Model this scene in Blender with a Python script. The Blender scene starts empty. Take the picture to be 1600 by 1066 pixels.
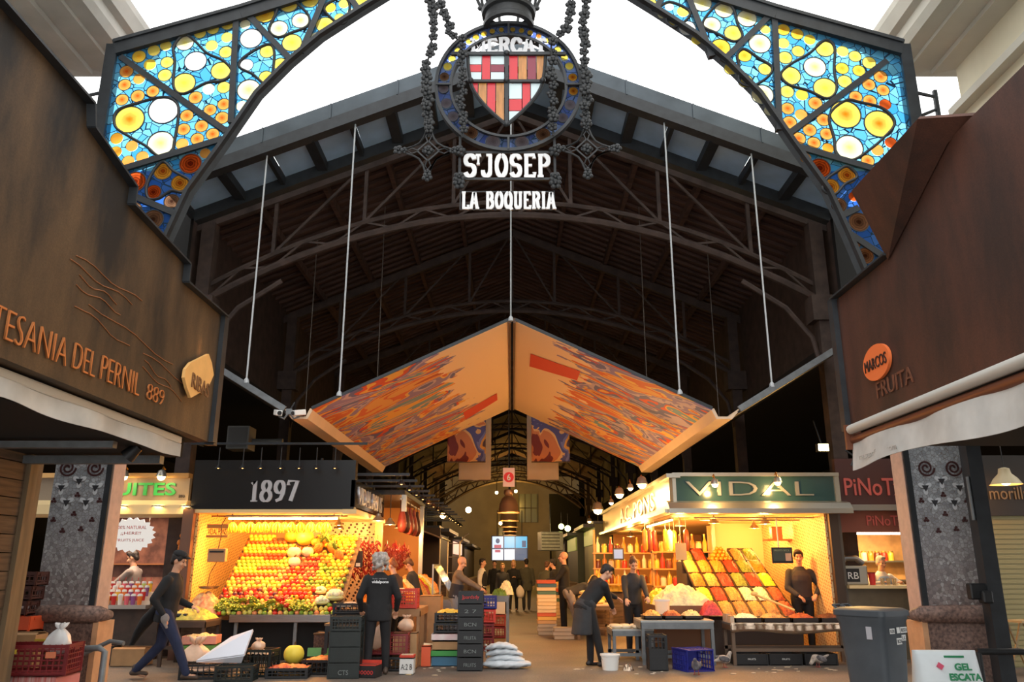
import bpy, math, random
from mathutils import Vector as V, Matrix, Euler
from math import sin, cos, pi, radians, sqrt, atan2
RND = random.Random(11)
sc = bpy.context.scene
COL = sc.collection
# ---------------------------------------------------------------- camera
FPX = 1250.0
TH = math.atan(0.28)
CT, ST = cos(TH), sin(TH)
cam_d = bpy.data.cameras.new('camera'); cam = bpy.data.objects.new('camera', cam_d); COL.objects.link(cam)
cam_d.sensor_width = 36; cam_d.lens = FPX/1600*36; cam_d.clip_end = 400; cam_d.clip_start = .05
cam.location = (0, 0, 1.5); cam.rotation_euler = (pi/2+TH, 0, 0)
sc.camera = cam

def P(px, py, Y):
    "the point of the place that stands Y metres ahead along the line of sight through a photo point"
    u = (px-800)/FPX; v = (533-py)/FPX
    b = CT-v*ST; c = ST+v*CT; t = Y/b
    return V((u*t, Y, 1.5+c*t))
def G(px, py, z=0.0):
    u = (px-800)/FPX; v = (533-py)/FPX
    b = CT-v*ST; c = ST+v*CT; t = (z-1.5)/c
    return V((u*t, b*t, z))
def lin(c):
    r = []
    for x in c[:3]:
        x = x/255.0
        r.append(x/12.92 if x <= .04045 else ((x+.055)/1.055)**2.4)
    return tuple(r)+(1.0,)
# ---------------------------------------------------------------- materials
MATS = {}
def mat(name, c, rough=.6, metal=0.0, noise=0.0, nscale=8.0, c2=None, bump=0.0, emit=None, es=0.0, spec=.5, alpha=None, stretch=None, coat=0.0, trans=0.0):
    if name in MATS: return MATS[name]
    m = bpy.data.materials.new(name); m.use_nodes = True
    nt = m.node_tree; N = nt.nodes; L = nt.links
    b = N['Principled BSDF']
    b.inputs['Base Color'].default_value = lin(c); b.inputs['Roughness'].default_value = rough; b.inputs['Metallic'].default_value = metal
    b.inputs['Specular IOR Level'].default_value = spec
    b.inputs['Coat Weight'].default_value = coat
    b.inputs['Transmission Weight'].default_value = trans
    if alpha is not None: b.inputs['Alpha'].default_value = alpha
    if emit is not None:
        b.inputs['Emission Color'].default_value = lin(emit); b.inputs['Emission Strength'].default_value = es
    if noise > 0 or bump > 0 or c2 is not None:
        tc = N.new('ShaderNodeTexCoord'); mp = N.new('ShaderNodeMapping')
        if stretch: mp.inputs['Scale'].default_value = stretch
        L.new(tc.outputs['Object'], mp.inputs['Vector'])
        nz = N.new('ShaderNodeTexNoise'); nz.inputs['Scale'].default_value = nscale; nz.inputs['Detail'].default_value = 5
        L.new(mp.outputs['Vector'], nz.inputs['Vector'])
        if noise > 0 or c2 is not None:
            mx = N.new('ShaderNodeMix'); mx.data_type = 'RGBA'
            a = lin(c); d = lin(c2) if c2 is not None else tuple(max(0, x*(1-noise)) for x in a[:3])+(1,)
            e = a if c2 is not None else tuple(min(1, x*(1+noise)) for x in a[:3])+(1,)
            mx.inputs['A'].default_value = d; mx.inputs['B'].default_value = e
            rp = N.new('ShaderNodeMapRange'); rp.inputs['From Min'].default_value = .32; rp.inputs['From Max'].default_value = .68
            L.new(nz.outputs['Fac'], rp.inputs['Value']); L.new(rp.outputs['Result'], mx.inputs['Factor'])
            L.new(mx.outputs['Result'], b.inputs['Base Color'])
        if bump > 0:
            bp = N.new('ShaderNodeBump'); bp.inputs['Strength'].default_value = bump; bp.inputs['Distance'].default_value = .02
            L.new(nz.outputs['Fac'], bp.inputs['Height']); L.new(bp.outputs['Normal'], b.inputs['Normal'])
    MATS[name] = m
    return m
def node_mat(name):
    m = bpy.data.materials.new(name); m.use_nodes = True; MATS[name] = m
    return m, m.node_tree.nodes, m.node_tree.links, m.node_tree.nodes['Principled BSDF']
def glow(name, c, s): return mat(name, (20, 20, 20), .5, emit=c, es=s)

# ---------------------------------------------------------------- mesh builder
class MB:
    def __init__(s): s.v = []; s.f = []; s.mi = []; s.cur = 0
    def add(s, vs, fs):
        o = len(s.v); s.v += [tuple(v) for v in vs]; s.f += [tuple(i+o for i in f) for f in fs]; s.mi += [s.cur]*len(fs); return s
    def box(s, c, d, rot=None, taper=1.0):
        x, y, z = d[0]/2, d[1]/2, d[2]/2; vs = []
        for k in (-1, 1):
            t = taper if k > 0 else 1
            for i, j in ((-1, -1), (1, -1), (1, 1), (-1, 1)): vs.append(V((i*x*t, j*y*t, k*z)))
        if rot is not None:
            if not isinstance(rot, Matrix): rot = Euler(rot).to_matrix() if not isinstance(rot, (int, float)) else Matrix.Rotation(rot, 3, 'Z')
            vs = [rot @ v for v in vs]
        c = V(c)
        return s.add([c+v for v in vs], [(3, 2, 1, 0), (4, 5, 6, 7), (0, 1, 5, 4), (1, 2, 6, 5), (2, 3, 7, 6), (3, 0, 4, 7)])
    def bb(s, a, b): return s.box([(a[i]+b[i])/2 for i in range(3)], [abs(a[i]-b[i]) for i in range(3)])
    def bar(s, p, q, w, h=None, up=(0, 0, 1)):
        "a square bar from p to q"
        p, q = V(p), V(q); h = w if h is None else h; d = (q-p); L = d.length
        if L < 1e-6: return s
        d = d/L; up = V(up)
        if abs(d.dot(up)) > .98: up = V((0, 1, 0)) if abs(d.y) < .9 else V((1, 0, 0))
        x = d.cross(up).normalized(); y = x.cross(d)
        vs = []
        for e in (p, q):
            for i, j in ((-1, -1), (1, -1), (1, 1), (-1, 1)): vs.append(e+x*i*w/2+y*j*h/2)
        return s.add(vs, [(3, 2, 1, 0), (4, 5, 6, 7), (0, 1, 5, 4), (1, 2, 6, 5), (2, 3, 7, 6), (3, 0, 4, 7)])
    def tube(s, path, r, n=8, closed=False, caps=True):
        path = [V(p) for p in path]; m = len(path); rs = r if isinstance(r, (list, tuple)) else [r]*m
        vs = []; prev = None
        for i, p in enumerate(path):
            a = path[(i-1) % m] if (closed or i > 0) else p; b = path[(i+1) % m] if (closed or i < m-1) else p
            d = (b-a)
            d = d.normalized() if d.length > 1e-9 else V((0, 0, 1))
            if prev is None:
                ref = V((0, 0, 1)) if abs(d.z) < .9 else V((1, 0, 0)); x = d.cross(ref).normalized()
            else:
                x = (prev-d*prev.dot(d))
                x = x.normalized() if x.length > 1e-6 else d.orthogonal().normalized()
            prev = x; y = d.cross(x)
            for k in range(n): t = 2*pi*k/n; vs.append(p+(x*cos(t)+y*sin(t))*rs[i])
        fs = []
        for i in range(m if closed else m-1):
            for k in range(n):
                a = i*n+k; b = i*n+(k+1) % n; c = ((i+1) % m)*n+(k+1) % n; d = ((i+1) % m)*n+k
                fs.append((a, b, c, d))
        if not closed and caps: fs.append(tuple(range(n))[::-1]); fs.append(tuple((m-1)*n+k for k in range(n)))
        return s.add(vs, fs)
    def cyl(s, p, q, r, r2=None, n=16): return s.tube([p, q], [r, r if r2 is None else r2], n)
    def cap(s, p, q, r0, r1, n=10):
        "a tapered capsule"
        p, q = V(p), V(q); d = q-p; L = d.length; d = d/L if L > 1e-6 else V((0, 0, 1))
        path = []; rs = []
        for a in (-80, -50, -20, 0): path.append(p+d*r0*sin(radians(a))); rs.append(r0*cos(radians(a)))
        for a in (0, 20, 50, 80): path.append(q+d*r1*sin(radians(a))); rs.append(r1*cos(radians(a)))
        return s.tube(path, rs, n)
    def ell(s, c, r, n=12, m=8, rot=None):
        c = V(c); r = (r, r, r) if isinstance(r, (int, float)) else r
        vs = [V((0, 0, -r[2]))]
        for j in range(1, m):
            a = -pi/2+pi*j/m
            for k in range(n): t = 2*pi*k/n; vs.append(V((r[0]*cos(a)*cos(t), r[1]*cos(a)*sin(t), r[2]*sin(a))))
        vs.append(V((0, 0, r[2])))
        if rot is not None:
            if not isinstance(rot, Matrix): rot = Euler(rot).to_matrix()
            vs = [rot @ v for v in vs]
        fs = []; top = len(vs)-1
        for k in range(n):
            fs.append((0, 1+(k+1) % n, 1+k)); b = 1+(m-2)*n; fs.append((top, b+k, b+(k+1) % n))
            for j in range(m-2):
                a = 1+j*n; fs.append((a+k, a+(k+1) % n, a+n+(k+1) % n, a+n+k))
        return s.add([c+v for v in vs], fs)
    def lathe(s, prof, c=(0, 0, 0), n=20, M=None):
        c = V(c); vs = []; m = len(prof)
        for r, z in prof:
            for k in range(n):
                t = 2*pi*k/n; v = V((max(r, 1e-4)*cos(t), max(r, 1e-4)*sin(t), z)); vs.append((M @ v if M is not None else v)+c)
        fs = []
        for i in range(m-1):
            for k in range(n): a = i*n+k; b = i*n+(k+1) % n; fs.append((a, b, b+n, a+n))
        return s.add(vs, fs)
    def prism(s, poly, o, ux, uy, d):
        "poly of 2d points in the frame (o, ux, uy), pushed along ux x uy by d (centred)"
        o, ux, uy = V(o), V(ux), V(uy); nn = ux.cross(uy).normalized(); n = len(poly)
        a = [o+ux*x+uy*y-nn*d/2 for x, y in poly]; b = [v+nn*d for v in a]
        fs = [tuple(range(n))[::-1], tuple(range(n, 2*n))]+[(i, (i+1) % n, n+(i+1) % n, n+i) for i in range(n)]
        return s.add(a+b, fs)
    def loft(s, secs, n=14):
        "elliptical cross-sections: (centre, right, forward, rx, ry)"
        vs = []; m = len(secs)
        for c, x, y, rx, ry in secs:
            c, x, y = V(c), V(x), V(y)
            for k in range(n): t = 2*pi*k/n; vs.append(c+x*rx*cos(t)+y*ry*sin(t))
        fs = [tuple(range(n))[::-1], tuple((m-1)*n+k for k in range(n))]
        for i in range(m-1):
            for k in range(n): a = i*n+k; b = i*n+(k+1) % n; fs.append((a, b, b+n, a+n))
        return s.add(vs, fs)
    def grid(s, fn, nu, nv):
        vs = [fn(i/nu, j/nv) for j in range(nv+1) for i in range(nu+1)]; w = nu+1
        return s.add(vs, [(j*w+i, j*w+i+1, (j+1)*w+i+1, (j+1)*w+i) for j in range(nv) for i in range(nu)])
    def mesh(s, name, mats, smooth=None):
        me = bpy.data.meshes.new(name); me.from_pydata(s.v, [], s.f)
        for m in (mats if isinstance(mats, (list, tuple)) else [mats]): me.materials.append(m)
        me.polygons.foreach_set('material_index', s.mi)
        if smooth is not None:
            me.polygons.foreach_set('use_smooth', [True]*len(s.f))
            if smooth < 180: me.set_sharp_from_angle(angle=radians(smooth))
        me.update()
        return me
    def build(s, name, mats, parent=None, smooth=None, bev=0.0, solid=0.0):
        o = bpy.data.objects.new(name, s.mesh(name, mats, smooth)); COL.objects.link(o)
        if parent is not None: attach(o, parent)
        if solid: md = o.modifiers.new('s', 'SOLIDIFY'); md.thickness = solid; md.offset = 0
        if bev: md = o.modifiers.new('b', 'BEVEL'); md.width = bev; md.segments = 2; md.limit_method = 'ANGLE'
        return o
def wm(o):
    m = Matrix.LocRotScale(o.location, o.rotation_euler, o.scale)
    return (wm(o.parent) @ o.matrix_parent_inverse @ m) if o.parent else m
def attach(o, p):
    "parts are built in place coordinates when the thing is flagged so, else in the thing's own"
    o.parent = p
    if p.get('_w'): o.matrix_parent_inverse = wm(p).inverted()
WFLAG = []
def thing(name, label, cat, loc=(0, 0, 0), rz=0.0, group=None, world=False):
    o = bpy.data.objects.new(name, None); COL.objects.link(o); o.empty_display_size = .1
    o.location = loc; o.rotation_euler = (0, 0, rz); o['label'] = label; o['category'] = cat
    if group: o['group'] = group
    if world: o['_w'] = 1; WFLAG.append(o)
    return o
def tag(o, label, cat, group=None, kind=None):
    o['label'] = label; o['category'] = cat
    if group: o['group'] = group
    if kind: o['kind'] = kind
    return o
def struct(name, mb, mats, label=None, cat=None, **k):
    o = mb.build(name, mats, **k); o['kind'] = 'structure'
    if label: o['label'] = label; o['category'] = cat or name.split('_')[0]
    return o
def dup(o, loc=None, rot=None, label=None, group=None, scale=None, parent=None):
    c = o.copy(); COL.objects.link(c)
    if parent is not None: c.parent = parent
    if loc is not None: c.location = loc
    if rot is not None: c.rotation_euler = rot if not isinstance(rot, (int, float)) else (0, 0, rot)
    if scale is not None: c.scale = (scale,)*3 if isinstance(scale, (int, float)) else scale
    if label: c['label'] = label
    if group: c['group'] = group
    for ch in list(o.children):
        dup(ch, parent=c)
    return c
def evalmesh(mb, name, mats, voxel=None, smooth_it=0, sub=0):
    me = mb.mesh(name, mats); o = bpy.data.objects.new('tmp', me); COL.objects.link(o)
    if voxel: md = o.modifiers.new('r', 'REMESH'); md.mode = 'VOXEL'; md.voxel_size = voxel
    if sub: md = o.modifiers.new('u', 'SUBSURF'); md.levels = sub; md.render_levels = sub
    if smooth_it: md = o.modifiers.new('m', 'SMOOTH'); md.iterations = smooth_it; md.factor = .5
    dg = bpy.context.evaluated_depsgraph_get(); ev = o.evaluated_get(dg)
    r = bpy.data.meshes.new_from_object(ev, depsgraph=dg); r.name = name
    bpy.data.objects.remove(o); bpy.data.meshes.remove(me)
    if not r.materials:
        for m in (mats if isinstance(mats, (list, tuple)) else [mats]): r.materials.append(m)
    r.polygons.foreach_set('use_smooth', [True]*len(r.polygons))
    return r
def blob(mb, name, mats, parent=None, voxel=.015, smooth_it=4):
    o = bpy.data.objects.new(name, evalmesh(mb, name, mats, voxel, smooth_it)); COL.objects.link(o)
    if parent is not None: attach(o, parent)
    return o
def light(kind, loc, power, color=(255, 190, 110), size=.1, parent=None, rot=None, size_y=None, spot=None, spread=None):
    d = bpy.data.lights.new('lamp_light', kind); d.energy = power; d.color = lin(color)[:3]
    if kind == 'AREA':
        d.size = size
        if size_y: d.shape = 'RECTANGLE'; d.size_y = size_y
        if spread: d.spread = radians(spread)
    elif kind in ('POINT', 'SPOT'): d.shadow_soft_size = size
    if spot: d.spot_size = radians(spot); d.spot_blend = .6
    o = bpy.data.objects.new('lamp_light', d); COL.objects.link(o); o.location = loc
    if rot is not None: o.rotation_euler = rot
    if parent is not None: attach(o, parent)
    return o
def look(p, q): return (V(q)-V(p)).to_track_quat('-Z', 'Y').to_euler()
# ---------------------------------------------------------------- lettering
def textob(name, s, M, size, depth, m, parent, xs=1.0, shear=0.0, off=0.0, align='LEFT', space=1.0):
    cu = bpy.data.curves.new(name, 'FONT'); cu.body = s; cu.size = size; cu.extrude = depth/2; cu.shear = shear; cu.offset = off
    cu.align_x = align; cu.space_character = space; cu.resolution_u = 3
    o = bpy.data.objects.new('tmp', cu); COL.objects.link(o)
    dg = bpy.context.evaluated_depsgraph_get(); me = bpy.data.meshes.new_from_object(o.evaluated_get(dg), depsgraph=dg)
    bpy.data.objects.remove(o); bpy.data.curves.remove(cu)
    me.transform(M @ Matrix.Diagonal((xs, 1, 1, 1))); me.materials.clear(); me.materials.append(m); me.name = name
    r = bpy.data.objects.new(name, me); COL.objects.link(r)
    if parent is not None: attach(r, parent)
    return r
def frame(o, ux, uy):
    ux, uy = V(ux).normalized(), V(uy).normalized(); n = ux.cross(uy)
    return Matrix(((ux.x, uy.x, n.x, o[0]), (ux.y, uy.y, n.y, o[1]), (ux.z, uy.z, n.z, o[2]), (0, 0, 0, 1)))
def arc(cx, cy, rx, ry, a0, a1, n=10): return [(cx+rx*cos(radians(a0+(a1-a0)*i/n)), cy+ry*sin(radians(a0+(a1-a0)*i/n))) for i in range(n+1)]
def _o(cx, w): return arc(cx, .5, w, .5, 90, 450, 20)
GL = {
 'M': (.86, [[(.14, 0), (.14, 1), (.43, .3), (.72, 1), (.72, 0)]], [(.14, 0), (.72, 0), (.08, 1), (.78, 1)]),
 'E': (.6, [[(.14, 0), (.14, 1)], [(.02, 1), (.52, 1), (.52, .84)], [(.14, .52), (.42, .52)], [(.02, 0), (.54, 0), (.54, .18)]], []),
 'R': (.66, [[(.14, 0), (.14, 1)], [(.02, 1), (.3, 1)]+arc(.3, .76, .24, .24, 90, -90)+[(.14, .52)], [(.3, .52), (.42, .42), (.5, .06), (.62, 0)]], [(.14, 0)]),
 'C': (.62, [arc(.34, .5, .27, .5, 40, 320, 16)+[(.55, .3)], [(.55, .66), (.55, .9)]], []),
 'A': (.68, [[(.1, 0), (.3, 1), (.38, 1), (.58, 0)], [(.18, .32), (.5, .32)]], [(.08, 0), (.6, 0)]),
 'T': (.6, [[(.3, 0), (.3, 1)], [(.04, .82), (.04, 1), (.56, 1), (.56, .82)]], [(.3, 0)]),
 'S': (.58, [[(.5, .8)]+arc(.29, .76, .21, .24, 20, 250, 12)+arc(.29, .27, .22, .27, 70, -160, 12)], []),
 'J': (.5, [[(.16, 1), (.44, 1)], [(.36, 1), (.36, .26)]+arc(.18, .24, .18, .24, 0, -190, 10)], []),
 'O': (.64, [_o(.32, .24)], []),
 'P': (.6, [[(.14, 0), (.14, 1)], [(.02, 1), (.3, 1)]+arc(.3, .75, .24, .25, 90, -90)+[(.14, .5)]], [(.14, 0)]),
 'L': (.54, [[(.14, 0), (.14, 1)], [(.02, 0), (.5, 0), (.5, .2)]], [(.14, 1)]),
 'B': (.64, [[(.14, 0), (.14, 1)], [(.02, 1), (.3, 1)]+arc(.3, .77, .2, .23, 90, -90)+[(.14, .54)], [(.3, .54)]+arc(.3, .27, .25, .27, 90, -90)+[(.02, 0)]], []),
 'Q': (.66, [_o(.32, .24), [(.34, .2), (.6, -.1)]], []),
 'U': (.66, [[(.14, 1), (.14, .26)]+arc(.33, .25, .19, .25, 180, 360)+[(.52, 1)]], [(.14, 1), (.52, 1)]),
 'I': (.32, [[(.16, 0), (.16, 1)]], [(.16, 0), (.16, 1)]),
 '1': (.44, [[(.06, .84), (.22, 1), (.22, 0)]], [(.22, 0)]),
 '8': (.6, [arc(.3, .76, .19, .24, 90, 450, 18), arc(.3, .26, .24, .27, 90, 450, 18)], []),
 '9': (.6, [arc(.3, .7, .22, .3, 0, 360, 18), [(.52, .7), (.5, .4), (.38, .1), (.14, 0)]], []),
 '7': (.56, [[(.06, .8), (.06, 1), (.52, 1), (.22, 0)]], []),
 ' ': (.4, [], [])}
def strokes(mb, s, M, h, depth, tv, th, xs=1.0, gap=.1, hfun=None, serif=.3):
    "slab-serif lettering drawn with a broad nib; returns its width"
    x = 0
    for ch in s:
        w, st, sf = GL[ch]
        def pt(p): 
            X = (x+p[0]*xs)*h; Yh = p[1]*h
            if hfun: Yh = p[1]*hfun(X)
            return X, Yh
        segs = list(st)+[[(a-serif/2, b+(.0 if b > .5 else 0)), (a+serif/2, b)] for a, b in sf]
        for k, line in enumerate(segs):
            q = [pt(p) for p in line]; L, R_ = [], []
            for i in range(len(q)):
                a = q[max(i-1, 0)]; b = q[min(i+1, len(q)-1)]; dx, dy = b[0]-a[0], b[1]-a[1]; l = math.hypot(dx, dy) or 1; dx /= l; dy /= l
                t = h*(tv*abs(dy)+th*abs(dx))/2
                L.append((q[i][0]-dy*t, q[i][1]+dx*t)); R_.append((q[i][0]+dy*t, q[i][1]-dx*t))
            n = len(q); vs = []
            for zz in (-depth/2-k*.0004, depth/2+k*.0004):
                for p in L+R_: vs.append(M @ V((p[0], p[1], zz)))
            fs = []
            for i in range(n-1):
                fs += [(i, n+i, n+i+1, i+1), (2*n+i, 2*n+i+1, 3*n+i+1, 3*n+i), (i, i+1, 2*n+i+1, 2*n+i), (n+i, 3*n+i, 3*n+i+1, n+i+1)]
            fs += [(0, 2*n, 3*n, n), (n-1, 2*n-1, 4*n-1, 3*n-1)]
            mb.add(vs, fs)
        x += w*xs+gap
    return x*h
def strokes_width(s, h, xs=1.0, gap=.1): return (sum(GL[c][0]*xs+gap for c in s)-gap)*h
# ---------------------------------------------------------------- world and view
w = bpy.data.worlds.new('overcast_sky'); sc.world = w; w.use_nodes = True
w.node_tree.nodes['Background'].inputs[0].default_value = (1, 1, 1, 1)
w.node_tree.nodes['Background'].inputs[1].default_value = 2.6
vs_ = sc.view_settings; sc.display_settings.display_device = 'sRGB'
vs_.view_transform = 'Standard'; vs_.look = 'None'; vs_.exposure = 0.0; vs_.gamma = 1.0; vs_.use_curve_mapping = False
# ---------------------------------------------------------------- shared materials
BLACKSTEEL = mat('black_painted_steel', (38, 42, 46), .5, noise=.25, nscale=6)
IRON = mat('wrought_iron', (34, 37, 40), .55, noise=.3, nscale=20)
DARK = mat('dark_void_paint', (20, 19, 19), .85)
STEEL = mat('brushed_steel', (150, 150, 150), .35, metal=1.0, noise=.12, nscale=4, stretch=(1, 1, 20))
GREYST = mat('galvanised_grey', (118, 122, 124), .5, metal=.35, noise=.15, nscale=9)
WHITEPL = mat('white_plastic', (228, 228, 224), .45)
BLACKPL = mat('black_plastic', (26, 27, 29), .5, noise=.2, nscale=5)
GREENBK = mat('green_black_plastic', (26, 34, 32), .5, noise=.2, nscale=5)
REDPL = mat('dark_red_plastic', (122, 28, 32), .45, noise=.2, nscale=6)
BLUEPL = mat('blue_plastic', (28, 36, 130), .45, noise=.15, nscale=6)
ORANGEPL = mat('orange_plastic', (226, 92, 50), .5)
CARD = mat('cardboard', (178, 138, 96), .85, noise=.12, nscale=5)
CARDW = mat('pale_cardboard', (206, 178, 150), .85, noise=.12, nscale=5)
CARDRED = mat('red_printed_card', (196, 62, 44), .7, noise=.12, nscale=6)
CARDBLK = mat('black_printed_card', (34, 30, 30), .7)
GREENPL = mat('green_plastic', (84, 140, 66), .5, noise=.15, nscale=6)
BAGW = mat('white_polythene', (232, 232, 232), .35, noise=.06, nscale=9, bump=.3)
BAGP = mat('translucent_pale_bag', (228, 190, 160), .4, noise=.1, nscale=8, bump=.3)
WHITELET = mat('white_enamel_letters', (226, 228, 230), .5)
CREAM = mat('cream_wall', (226, 196, 140), .7, noise=.08, nscale=3)
WOODD = mat('weathered_brown_wood', (104, 82, 62), .75, noise=.35, nscale=5, stretch=(1, .4, 6), bump=.25)
def m_ground():
    m, N, L, b = node_mat('market_paving'); tc = N.new('ShaderNodeTexCoord')
    n1 = N.new('ShaderNodeTexNoise'); n1.inputs['Scale'].default_value = .9; n1.inputs['Detail'].default_value = 6
    n2 = N.new('ShaderNodeTexNoise'); n2.inputs['Scale'].default_value = 38; n2.inputs['Detail'].default_value = 3
    for n in (n1, n2): L.new(tc.outputs['Object'], n.inputs['Vector'])
    r1 = N.new('ShaderNodeValToRGB'); r1.color_ramp.elements[0].position = .3; r1.color_ramp.elements[1].position = .7
    r1.color_ramp.elements[0].color = lin((92, 82, 74)); r1.color_ramp.elements[1].color = lin((132, 118, 104))
    L.new(n1.outputs['Fac'], r1.inputs['Fac'])
    mx = N.new('ShaderNodeMix'); mx.data_type = 'RGBA'; mx.blend_type = 'MULTIPLY'; mx.inputs['Factor'].default_value = .5
    L.new(r1.outputs['Color'], mx.inputs['A']); L.new(n2.outputs['Color'], mx.inputs['B']); 
    bw = N.new('ShaderNodeValToRGB'); bw.color_ramp.elements[0].color = (.35, .35, .35, 1); bw.color_ramp.elements[1].color = (1, 1, 1, 1); bw.color_ramp.elements[0].position = .35; bw.color_ramp.elements[1].position = .6
    L.new(n2.outputs['Fac'], bw.inputs['Fac']); L.new(bw.outputs['Color'], mx.inputs['B'])
    L.new(mx.outputs['Result'], b.inputs['Base Color'])
    rr = N.new('ShaderNodeMapRange'); rr.inputs['To Min'].default_value = .45; rr.inputs['To Max'].default_value = .8
    L.new(n1.outputs['Fac'], rr.inputs['Value']); L.new(rr.outputs['Result'], b.inputs['Roughness'])
    bp = N.new('ShaderNodeBump'); bp.inputs['Strength'].default_value = .25; bp.inputs['Distance'].default_value = .01
    L.new(n2.outputs['Fac'], bp.inputs['Height']); L.new(bp.outputs['Normal'], b.inputs['Normal'])
    return m
GROUND = m_ground()
def m_rust(name, ca, cb, streak):
    m, N, L, b = node_mat(name); tc = N.new('ShaderNodeTexCoord')
    mp = N.new('ShaderNodeMapping'); mp.inputs['Scale'].default_value = (1, 1, .35); mp.inputs['Rotation'].default_value = (.35, 0, 0)
    n1 = N.new('ShaderNodeTexNoise'); n1.inputs['Scale'].default_value = 1.6; n1.inputs['Detail'].default_value = 7; n1.inputs['Roughness'].default_value = .6
    n2 = N.new('ShaderNodeTexNoise'); n2.inputs['Scale'].default_value = 90; n2.inputs['Detail'].default_value = 2
    L.new(tc.outputs['Object'], mp.inputs['Vector']); L.new(mp.outputs['Vector'], n1.inputs['Vector']); L.new(tc.outputs['Object'], n2.inputs['Vector'])
    r = N.new('ShaderNodeValToRGB'); e = r.color_ramp.elements; e[0].position = .35; e[1].position = .66; e[0].color = lin(ca); e[1].color = lin(cb)
    x = e.new(.72); x.color = lin(streak); x2 = e.new(.76); x2.color = lin(cb)
    L.new(n1.outputs['Fac'], r.inputs['Fac'])
    mx = N.new('ShaderNodeMix'); mx.data_type = 'RGBA'; mx.blend_type = 'MULTIPLY'; mx.inputs['Factor'].default_value = .45
    rp = N.new('ShaderNodeMapRange'); rp.inputs['From Min'].default_value = .3; rp.inputs['From Max'].default_value = .7; rp.inputs['To Min'].default_value = .4; rp.inputs['To Max'].default_value = 1.0
    L.new(n2.outputs['Fac'], rp.inputs['Value']); L.new(r.outputs['Color'], mx.inputs['A']); L.new(rp.outputs['Result'], mx.inputs['B'])
    L.new(mx.outputs['Result'], b.inputs['Base Color']); b.inputs['Roughness'].default_value = .62; b.inputs['Metallic'].default_value = .25
    return m
RUSTL = m_rust('weathering_steel_brown', (34, 30, 28), (108, 84, 58), (150, 108, 70))
RUSTR = m_rust('weathering_steel_red', (58, 40, 34), (98, 60, 46), (120, 66, 44))
def m_mosaic():
    m, N, L, b = node_mat('broken_tile_mosaic'); tc = N.new('ShaderNodeTexCoord')
    vo = N.new('ShaderNodeTexVoronoi'); vo.inputs['Scale'].default_value = 24; L.new(tc.outputs['Object'], vo.inputs['Vector'])
    ve = N.new('ShaderNodeTexVoronoi'); ve.feature = 'DISTANCE_TO_EDGE'; ve.inputs['Scale'].default_value = 24; L.new(tc.outputs['Object'], ve.inputs['Vector'])
    sp = N.new('ShaderNodeSeparateXYZ'); L.new(tc.outputs['Object'], sp.inputs['Vector'])
    mr = N.new('ShaderNodeMapRange'); mr.inputs['From Min'].default_value = 2.5; mr.inputs['From Max'].default_value = 1.0; mr.inputs['To Min'].default_value = 0; mr.inputs['To Max'].default_value = .85
    L.new(sp.outputs['Z'], mr.inputs['Value'])
    sc_ = N.new('ShaderNodeSeparateColor'); L.new(vo.outputs['Color'], sc_.inputs['Color'])
    ra = N.new('ShaderNodeValToRGB'); ra.color_ramp.elements[0].color = lin((140, 146, 152)); ra.color_ramp.elements[1].color = lin((182, 188, 194))
    rb = N.new('ShaderNodeValToRGB'); e = rb.color_ramp.elements; e[0].color = lin((92, 66, 60)); e[1].color = lin((190, 182, 178)); q = e.new(.5); q.color = lin((140, 118, 110))
    L.new(sc_.outputs['Red'], ra.inputs['Fac']); L.new(sc_.outputs['Green'], rb.inputs['Fac'])
    mx = N.new('ShaderNodeMix'); mx.data_type = 'RGBA'; L.new(mr.outputs['Result'], mx.inputs['Factor']); L.new(ra.outputs['Color'], mx.inputs['A']); L.new(rb.outputs['Color'], mx.inputs['B'])
    gr = N.new('ShaderNodeMapRange'); gr.inputs['From Min'].default_value = .02; gr.inputs['From Max'].default_value = .07; L.new(ve.outputs['Distance'], gr.inputs['Value'])
    m2 = N.new('ShaderNodeMix'); m2.data_type = 'RGBA'; L.new(gr.outputs['Result'], m2.inputs['Factor']); m2.inputs['A'].default_value = lin((120, 112, 108)); L.new(mx.outputs['Result'], m2.inputs['B'])
    L.new(m2.outputs['Result'], b.inputs['Base Color']); b.inputs['Roughness'].default_value = .35
    return m
MOSAIC = m_mosaic()
GRANITE = mat('granite_brown', (146, 116, 104), .6, c2=(84, 66, 60), nscale=30, bump=.2)
PINKST = mat('pink_stone', (196, 166, 152), .6, noise=.1, nscale=10)
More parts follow.
